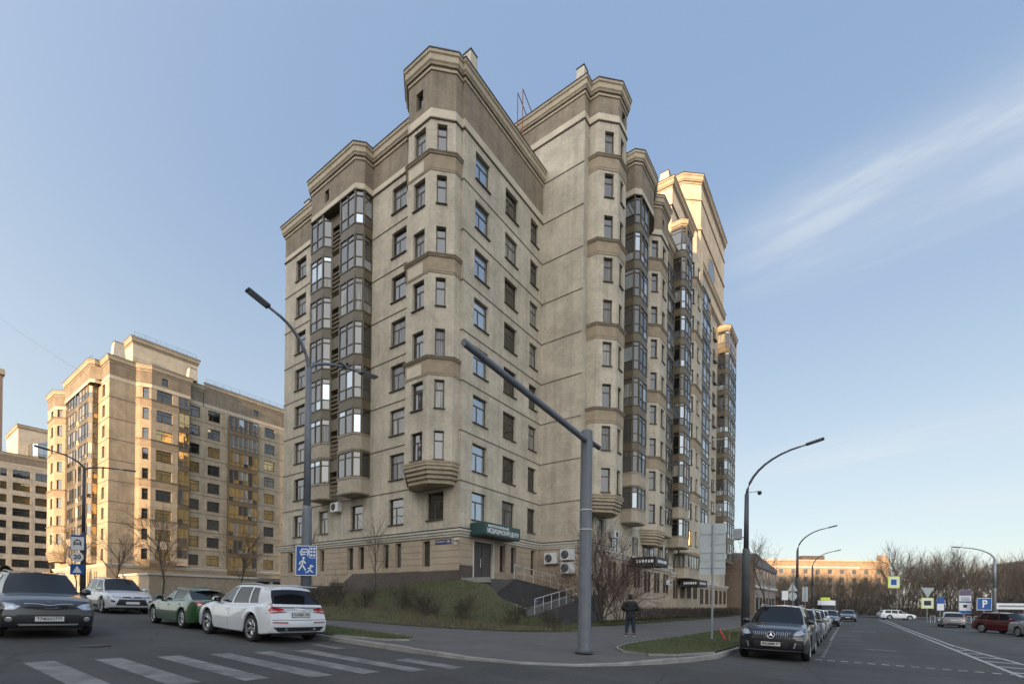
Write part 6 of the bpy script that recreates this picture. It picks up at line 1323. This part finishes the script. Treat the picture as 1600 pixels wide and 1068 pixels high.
plain_car('white estate crossing the junction at the far end of the street', (6.0, 97.5), R(20), suv(4.8, 1.85, 1.58, paint=P_['white'], zb=.98, zh=.9, zc=1.0, r=.34))
plain_car('dark saloon parked beyond the white van near the junction', (-.2, 74), R(-90), sedan(4.5, 1.8, 1.45, paint=P_['grey']))
# ------------------------------------------------------------------ plants
M['bark'] = mat('grey brown bark', (.075, .060, .047), .95, var=.3, scale=3); M['twig'] = mat('brown twigs', (.125, .099, .075), .95, var=.3, scale=1.5); M['twig2'] = mat('reddish twigs', (.10, .068, .058), .95, var=.3, scale=4); M['dtwig'] = mat('dark undergrowth', (.058, .048, .040), .95, var=.35, scale=.8); M['bud'] = mat('pinkish buds', (.17, .105, .09), .9, var=.3, scale=9)
M['birch'] = mat('pale trunk', (.26, .235, .20), .9, var=.35, scale=5); M['ever'] = mat('evergreen needles', (.022, .036, .020), .9, var=.4, scale=6); M['bushd'] = mat('dry brush', (.075, .065, .046), .95, var=.35, scale=5)
def tree_mb(seed, h, trunk_r, levels=4, spread=.55, forks=(5, 4, 4, 3), up=.25, first=.30, bend=.12, ratio=.62):
    r_ = random.Random(seed); tr = MB(); tw = MB()
    def tub(mb, pts, rs, n): mb.tube(pts, rs, n, False)
    def grow(p, d, L, rad, lev):
        n = 4 if lev < 2 else 3 if lev < 3 else 2; pts = [p]; dirs = [d]
        for i in range(n):
            d = (d + Vector((r_.gauss(0, bend), r_.gauss(0, bend), r_.gauss(0, bend * .6) + up * .12 * lev))).normalized(); p = p + d * (L / n); pts.append(p); dirs.append(d)
        rs = [max(.006, rad * (1 - .55 * i / n)) for i in range(n + 1)]
        tub(tr if lev == 0 else tw, pts, rs, 7 if lev == 0 else 5 if lev == 1 else 3)
        if lev >= levels: return
        k = forks[min(lev, len(forks) - 1)]
        for i in range(k):
            t = (first + (1 - first) * (i + r_.random()) / k) if lev == 0 else .25 + .75 * (i + r_.random()) / k; t = min(.999, t); j = int(t * n); q = pts[j].lerp(pts[j + 1], t * n - j)
            az = r_.uniform(0, 6.283) if lev else (i * 2.4 + r_.uniform(-.5, .5)); dd = dirs[j]; a = dd.orthogonal().normalized(); b = dd.cross(a); sp = spread * r_.uniform(.7, 1.3)
            nd = (dd * math.cos(sp) + (a * math.cos(az) + b * math.sin(az)) * math.sin(sp)).normalized()
            grow(q, nd, L * ratio * r_.uniform(.75, 1.2) * (1.15 - .45 * t if lev == 0 else 1), rad * (.5 if lev == 0 else .55), lev + 1)
    grow(Vector((0, 0, 0)), Vector((0, 0, 1)), h, trunk_r, 0)
    return tr, tw
def tree_kit(seed, h, r, **k):
    bark, tw_m = k.pop('bark', 'bark'), k.pop('tw', 'twig'); a, b = tree_mb(seed, h, r, **k); return a.mesh('trunk', M[bark], True), b.mesh('branches', M[tw_m])
def put_tree(kit, x, y, label, sc=1., rot=0., z=None, group=None, name='bare_tree', cat='tree'):
    t = thing(name, label, cat, (x, y, gz(x, y) - .05 if z is None else z), rot, group); t.scale = (sc, sc, sc); place('trunk', kit[0], t); place('crown', kit[1], t); return t
kits = [tree_kit(s_, 9.5, .17, levels=4, spread=.5, forks=(9, 5, 4, 3), up=.3, first=.25, bark='birch' if s_ % 3 == 0 else 'bark') for s_ in range(11, 17)]
fr_ = random.Random(3)
for i in range(90):
    if i < 44: X = fr_.uniform(46, 165); Y = fr_.uniform(100, 128)
    else: X = fr_.uniform(50, 200); Y = fr_.uniform(128, 165)
    X = Y * (.47 + .74 * (((i * 7) % 44 + fr_.random()) / 44 if i < 44 else ((i * 7) % 46 + fr_.random()) / 46))
    x, y = cw(X, Y); sc = fr_.uniform(.85, 1.15) * (1.0 if Y < 128 else 1.15) * (.64 if X / Y < .80 else .92)
    put_tree(kits[i % 6], x, y, 'bare brown tree in the dense belt of trees beyond the far junction', sc, fr_.uniform(0, 6.28), gz(x, y) - .1, 'belt of bare trees beyond the junction')
def sticks(n, fun, ln, wd, seed, tilt=.5):
    g = np.random.default_rng(seed); P = fun(g, n); L = ln * g.uniform(.4, 1.3, n); az = g.uniform(0, 6.283, n); ti = np.abs(g.normal(0, tilt, n)); d = np.stack([np.cos(az) * np.sin(ti), np.sin(az) * np.sin(ti), np.cos(ti)], 1); a2 = g.uniform(0, 6.283, n); s_ = np.stack([np.cos(a2), np.sin(a2), np.zeros(n)], 1) * (wd * g.uniform(.5, 1.4, n))[:, None]
    V = np.stack([P - s_, P + s_, P + d * L[:, None]], 1).reshape(-1, 3); F = np.arange(3 * n).reshape(n, 3); return V, F
def belt(g, n):
    X = g.uniform(44, 200, n); Y = g.uniform(97, 125, n); X = np.where((X / Y < .455) | (X / Y > 1.3), Y * g.uniform(.455, 1.25, n), X); x = .8129 * X - .5824 * Y; y = .5824 * X + .8129 * Y; return np.stack([x, y, gzv(x, y) + g.uniform(0, 1, n) ** 1.6 * np.where(X / Y < .78, 3.6, 4.8)], 1)
V, F = sticks(26000, belt, 1.5, .055, 1, .7); o = np_mesh('undergrowth', V, F, M['dtwig']); tag(o, 'dark brown tangled undergrowth beneath the belt of bare trees', 'undergrowth', kind='stuff')
# single trees
k1 = tree_kit(41, 7.5, .13, levels=4, spread=.5, forks=(9, 5, 4, 3), first=.25)
for x, y, s_, lb in ((-76, 24.5, .95, 'bare tree before the corner of the left apartment block'), (-80, 20.5, .7, 'slim bare tree between the left lamp and the left apartment block'), (-68, 31, .8, 'bare tree before the lit annex wall'), (-62, 37, .75, 'bare young tree before the awning of the left block'), (-90, 18.5, .75, 'bare tree at the sunlit end of the left apartment block')):
    put_tree(k1, x, y, lb, s_, x, gz(x, y) + .1)
k2 = tree_kit(52, 4.4, .055, levels=3, spread=.38, forks=(9, 4, 3), first=.3); put_tree(k2, -26.6, 20.9, 'thin bare sapling on the bank before the street face', .85, .5, bank_z(-26.6, 20.9) - .05)
k2b = tree_kit(53, 3.4, .05, levels=3, spread=.4, forks=(8, 4, 3), first=.3); put_tree(k2b, -31.5, 19.2, 'small bare sapling near the dark stone wall', 1., 1.5, bank_z(-31.5, 19.2) - .05)
k3 = tree_kit(61, 6.5, .09, levels=4, spread=.6, forks=(9, 5, 4, 3), first=.2); put_tree(k3, -7.4, 60, 'bare tree standing between the low building and the second lamp', 1., 0)
# shrubs with many stems
def bush_kit(seed, n, h, tw='twig2', buds=0, levels=2, spread=.5, fan=.45):
    r_ = random.Random(seed); tr, tw_ = MB(), MB()
    for i in range(n):
        a, b = tree_mb(seed * 31 + i, h * r_.uniform(.65, 1.1), .022 * h / 2.2, levels=levels, spread=spread, forks=(8, 5, 3), first=.2, bend=.16)
        az = r_.uniform(0, 6.28); rot = Matrix.Rotation(fan * r_.uniform(.2, 1.2), 3, Vector((math.cos(az), math.sin(az), 0))); of = Vector((r_.gauss(0, .18), r_.gauss(0, .18), 0)) * (h / 3)
        for src, dst in ((a, tr), (b, tw_)):
            o0 = len(dst.v); dst.v += [tuple(rot @ Vector(v) + of) for v in src.v]; dst.f += [tuple(q + o0 for q in f) for f in src.f]
    out = [tr.mesh('stems', M['bark'], True), tw_.mesh('twigs', M[tw])]
    if buds:
        bb = MB(); V_ = tw_.v
        for i in range(buds):
            p = Vector(V_[r_.randrange(len(V_))]); a = Vector((r_.gauss(0, 1), r_.gauss(0, 1), r_.gauss(0, 1))).normalized() * .045; b = a.orthogonal().normalized() * .03; bb.add([p - b, p + b, p + a * 1.6], [(0, 1, 2)])
        out.append(bb.mesh('buds', M['bud']))
    return out
def put_bush(kit, x, y, label, sc=1., rot=0., z=None, group=None, name='shrub'):
    t = thing(name, label, 'shrub', (x, y, gz(x, y) + .1 if z is None else z), rot, group); t.scale = (sc, sc, sc)
    for nm, me in zip(('stems', 'twigs', 'buds'), kit):
        o = place(nm, me, t)
        if nm == 'buds': o['kind'] = 'stuff'
    return t
bk = bush_kit(5, 9, 4.2, 'twig2', 2600, levels=3); put_bush(bk, -13.6, 29.2, 'large budding shrub between the gantry pole and the standing person', 1.0, .3)
bk2 = bush_kit(8, 7, 3.4, 'twig2', 1200, levels=3); put_bush(bk2, -14.3, 34.3, 'smaller budding shrub against the wing behind the standing person', 1., 1.)
bk3 = bush_kit(9, 10, 1.15, 'bushd', 0, levels=2, fan=.7)
for i, (x, y) in enumerate(((-24.6, 15.3), (-22.7, 15.4), (-20.6, 15.6), (-18.7, 16.4), (-17.0, 16.5), (-15.6, 17.8), (-13.3, 18.8), (-12.2, 20.3))):
    put_bush(bk3, x, y, ['dry twiggy bush at the foot of the bank, nearest the white estate', 'dry twiggy bush second along the foot of the bank', 'dry twiggy bush third along the foot of the bank', 'dry twiggy bush fourth along the foot of the bank', 'dry twiggy bush fifth along the foot of the bank', 'dry twiggy bush sixth along the foot of the bank', 'dry twiggy bush below the ramp coping', 'dry twiggy bush at the tip of the bank beside the gantry pole'][i], rng.uniform(.75, 1.1), i * 1.7, bank_z(x, y) - .03, 'dry bushes on the bank')
# clipped hedge of bare twigs along the long wing
def hedge_fun(g, n): y = g.uniform(37.5, 82, n); x = -14.4 + g.normal(0, .42, n); return np.stack([x, y, gzv(x, y) + .1 + g.uniform(0, 1, n) ** .8 * 1.05], 1)
V, F = sticks(16000, hedge_fun, .35, .022, 5, .9); t = thing('hedge', 'long low hedge of dark bare twigs before the shops of the wing', 'hedge', (0, 0, 0)); o = np_mesh('twigs', V, F, M['dtwig'], t); o['kind'] = 'stuff'
def hb(g, n): x = g.uniform(-13.8, -12.9, n); y = g.uniform(36, 40, n); return np.stack([x, y, gzv(x, y) + .1 + g.uniform(0, 1, n) * .55], 1)
# evergreens at the far left
def cone_tree(x, y, h, r, seed, label):
    t = thing('evergreen_shrub', label, 'tree', (x, y, gz(x, y) - .1)); g = np.random.default_rng(seed); n = 2600; u = g.uniform(0, 1, n) ** .7; az = g.uniform(0, 6.283, n); rad = r * (1 - u) ** .7 * np.sqrt(g.uniform(.25, 1, n)); P = np.stack([rad * np.cos(az), rad * np.sin(az), .3 + u * (h - .3)], 1); d = np.stack([np.cos(az), np.sin(az), g.uniform(-.6, .5, n)], 1) * (.32 * g.uniform(.5, 1.3, n))[:, None]; s_ = np.stack([-np.sin(az), np.cos(az), g.normal(0, .4, n)], 1) * .09
    np_mesh('foliage', np.stack([P - s_, P + s_, P + d], 1).reshape(-1, 3), np.arange(3 * n).reshape(n, 3), M['ever'], t); MB().tube([(0, 0, 0), (0, 0, h * .9)], [.12, .02], 6).build('trunk', M['bark'], t)
for i, (x, y, h, r) in enumerate(((-86, 6, 5.2, 1.8), (-92, 8.5, 4.4, 1.9), (-99, 9, 5.6, 2.0), (-82, 10.5, 3.2, 1.6))): cone_tree(x, y, h, r, i, ['dark evergreen behind the dark estate roof', 'broad dark evergreen left of the left lamp', 'tallest dark evergreen left of the left lamp', 'short dark evergreen close to the left lamp'][i])
t = thing('green_fence', 'low green metal fence at the foot of the grey block', 'fence', (-118, 4, gz(-118, 4)), R(90))
for k in range(22): MB().box(-11 + k, -10.94 + k, -.03, .03, 0, 2.4).build('fence_post', mat('fence green', (.03, .075, .05), .6), t)
for z in (.4, 1.3, 2.2): MB().box(-11, 10.1, -.02, .02, z, z + .08).build('fence_rail', MATS['fence green'], t)
# grass
M['grass'] = mat('grass blades', (.085, .115, .034), .85, col2=(.055, .068, .024), scale=1.3, detail=8); M['straw'] = mat('dead grass', (.19, .155, .095), .9, col2=(.10, .083, .052), scale=1.8, detail=8)
def inside(poly, x, y):
    r_ = np.zeros(len(x), bool); n = len(poly)
    for i in range(n):
        (x0, y0), (x1, y1) = poly[i], poly[(i + 1) % n]; c = ((y0 > y) != (y1 > y)) & (x < (x1 - x0) * (y - y0) / (y1 - y0 + 1e-12) + x0); r_ ^= c
    return r_
def grass_poly(poly, n, seed, zf):
    def f(g, m):
        xs = [p[0] for p in poly]; ys = [p[1] for p in poly]; out = np.zeros((0, 2))
        while len(out) < m:
            q = np.stack([g.uniform(min(xs), max(xs), m), g.uniform(min(ys), max(ys), m)], 1); q = q[inside(poly, q[:, 0], q[:, 1])]; out = np.concatenate([out, q])
        out = out[:m]; return np.column_stack([out, zf(out[:, 0], out[:, 1])])
    return f
for nm, poly, n, zf, sd in (('grass', [(-3.5, 15.8), (-3.5, 30), (-6.5, 30), (-6.5, 18.2), (-6.35, 15.6), (-6.0, 14.2), (-5.4, 13.35), (-4.7, 13.2), (-4.1, 13.9)], 26000, lambda x, y: gzv(x, y) + .16, 1), ('grass', [(-24, 8.8), (-13.2, 8.8), (-11.2, 9.35), (-10.95, 9.9), (-11.3, 10.45), (-12.5, 10.9), (-24, 10.9)], 20000, lambda x, y: gzv(x, y) + .16, 2)):
    V, F = sticks(n, grass_poly(poly, n, sd, zf), .07, .006, sd, .5); o = np_mesh(nm, V, F, M['grass']); tag(o, ['short grass on the verge beside the black off-roader', 'short grass on the wedge behind the white estate'][sd - 1], 'grass', kind='stuff')
bzv = np.vectorize(bank_z)
def bank_fun(lo, hi):
    def f(g, n):
        out = np.zeros((0, 3))
        while len(out) < n:
            x = g.uniform(-40, -11.2, n); t0 = np.vectorize(toe_y)(x); t_ = g.uniform(0, 1, n); y = t0 + (22.4 - t0) * t_; pr = np.interp(t_ + .12 * np.sin(x * 1.1) + .08 * np.sin(x * 2.7), [0, .25, .55, 1], lo); k = (g.uniform(0, 1, n) < pr) & ~((x > -18) & (y > 22.3)); out = np.concatenate([out, np.stack([x, y, bzv(x, y)], 1)[k]])
        return out[:n]
    return f
V, F = sticks(46000, bank_fun([.15, .3, .9, 1], 0), .13, .009, 21, .6); o = np_mesh('grass', V, F, M['grass']); tag(o, 'green grass on the upper bank before the corner', 'grass', kind='stuff')
V, F = sticks(26000, bank_fun([1, 1, .35, .08], 0), .22, .010, 22, .7); o = np_mesh('dry_grass', V, F, M['straw']); tag(o, 'straw coloured dead grass along the foot of the bank', 'grass', kind='stuff')
def lawn_fun(g, n): x = g.uniform(-16.4, -12.9, n); y = g.uniform(24.2, 70, n); return np.stack([x, y, gzv(x, y) + .17], 1)
V, F = sticks(22000, lawn_fun, .12, .012, 23, .6); o = np_mesh('grass', V, F, M['grass']); tag(o, 'grass strip along the long wing behind the path', 'grass', kind='stuff')

# ------------------------------------------------------------------ people
def skin_obj(name, verts, edges, radii, m, parent, root=0, sub=2):
    me = bpy.data.meshes.new(name); me.from_pydata(verts, edges, []); o = bpy.data.objects.new(name, me); COL.objects.link(o); o.parent = parent
    o.modifiers.new('skin', 'SKIN').use_smooth_shade = True
    sv = me.skin_vertices[0] if me.skin_vertices else None
    if sv is None:
        bm = bmesh.new(); bm.from_mesh(me); bm.verts.layers.skin.verify(); bm.to_mesh(me); bm.free(); sv = me.skin_vertices[0]
    for i, r_ in enumerate(radii): sv.data[i].radius = r_ if isinstance(r_, tuple) else (r_, r_)
    sv.data[root].use_root = True
    s_ = o.modifiers.new('sub', 'SUBSURF'); s_.levels = sub; s_.render_levels = sub; me.materials.append(m); return o
M['skin'] = mat('skin', (.36, .22, .16), .6); M['coat'] = mat('black jacket cloth', (.010, .011, .012), .8, var=.2, scale=8); M['jean'] = mat('dark blue denim', (.016, .022, .045), .85, var=.2, scale=9); M['shoe'] = mat('dark shoe', (.02, .02, .02), .6); M['hair'] = mat('dark hair', (.012, .011, .010), .7); M['wcoat'] = mat('pale jacket cloth', (.42, .41, .46), .8)
def person(label, x, y, z, rot, coat, trou, hairm, hands_up=True):
    t = thing('person', label, 'person', (x, y, z), rot); t.scale = (1.05,) * 3      # faces local +y
    hx, kx, fx = .095, .13, .165
    bj = [(0, 0, .95), (0, 0, 1.12), (0, -.01, 1.30), (0, -.01, 1.45), (0, .01, 1.53), (0, .035, 1.60), (0, .04, 1.70)]
    V = list(bj); E = [(i, i + 1) for i in range(6)]; Rr = [.13, .125, .14, .12, .055, .075, .085]
    for sg in (-1, 1):
        a = len(V); V += [(sg * hx, 0, .90), (sg * kx, .02, .50), (sg * fx, -.02, .09), (sg * (fx + .02), .13, .035)]; E += [(0, a), (a, a + 1), (a + 1, a + 2), (a + 2, a + 3)]; Rr += [.095, .065, .042, .03]
        b = len(V); V += [(sg * .185, -.01, 1.43), (sg * .31, -.04, 1.17), (sg * .20, .22, 1.12), (sg * .15, .30, 1.15)]; E += [(3, b), (b, b + 1), (b + 1, b + 2), (b + 2, b + 3)]; Rr += [.062, .05, .038, .03]
    skin_obj('body', V, E, Rr, M['skin'], t)
    JV = [(0, 0, .84), (0, 0, .98), (0, 0, 1.14), (0, -.01, 1.32), (0, -.01, 1.44), (0, .0, 1.53)]; JE = [(i, i + 1) for i in range(5)]; JR = [(.215, .155), (.205, .15), (.20, .15), (.225, .155), (.175, .13), (.085, .08)]
    for sg in (-1, 1): b = len(JV); JV += [(sg * .20, -.01, 1.42), (sg * .35, -.05, 1.16), (sg * .215, .20, 1.12)]; JE += [(4, b), (b, b + 1), (b + 1, b + 2)]; JR += [.098, .088, .066]
    skin_obj('jacket', JV, JE, JR, coat, t, 1)
    TV = [(0, 0, .93)]; TE = []; TR = [(.175, .13)]
    for sg in (-1, 1): a = len(TV); TV += [(sg * hx, 0, .83), (sg * kx, .02, .50), (sg * fx, -.02, .11)]; TE += [(0, a), (a, a + 1), (a + 1, a + 2)]; TR += [.11, .085, .072]
    skin_obj('trousers', TV, TE, TR, trou, t)
    hd = ellip((0, .03, 1.69), (.082, .102, .118)); hd.build('head', M['skin'], t, True); hr_ = ellip((0, -.004, 1.70), (.098, .112, .135)); hr_.build('hair', hairm, t, True)
    fc = MB().add([(-.014, .128, 1.665), (.014, .128, 1.665), (0, .15, 1.66), (0, .128, 1.705)], [(0, 1, 2), (1, 3, 2), (3, 0, 2)]); fc.build('nose', M['skin'], t)
    for sg in (-1, 1):
        ellip((sg * .034, .118, 1.70), (.012, .012, .009)).build('eye', M['hair'], t, True); ellip((sg * .086, .03, 1.68), (.012, .02, .03)).build('ear', M['skin'], t, True)
        ellip((sg * (fx + .01), .05, .055), (.066, .155, .072)).build('shoe', M['shoe'], t, True); MB().box(sg * (fx + .01) - .048, sg * (fx + .01) + .048, -.075, .185, 0, .022).build('shoe_sole', M['whitep'], t)
        hv = [(sg * .17, .26, 1.13), (sg * .135, .32, 1.15)]; he = [(0, 1)]; hr2 = [.034, .036]
        for k in range(4): b = len(hv); q = (k - 1.5) * .02; hv += [(sg * .11 , .345 + q * .3, 1.16 + q), (sg * .06, .37 - abs(q) * .5, 1.165 + q), (sg * .045, .345, 1.17 + q)]; he += [(1, b), (b, b + 1), (b + 1, b + 2)]; hr2 += [.011, .0095, .008]
        b = len(hv); hv += [(sg * .13, .31, 1.19), (sg * .085, .325, 1.215)]; he += [(1, b), (b, b + 1)]; hr2 += [.012, .01]
        skin_obj('hand', hv, he, hr2, M['skin'], t, sub=1)
    return t
px_, py_ = -8.2, 20.8; person('person in black jacket and dark jeans standing on the path, seen from behind', px_, py_, pavez(px_, py_) + .004, R(20), M['coat'], M['jean'], M['hair'])
px_, py_ = 11.15, 53.4; person('person in pale jacket standing behind the dark red estate', px_, py_, gz(px_, py_) + .002, R(120), M['wcoat'], M['jean'], M['hair'])
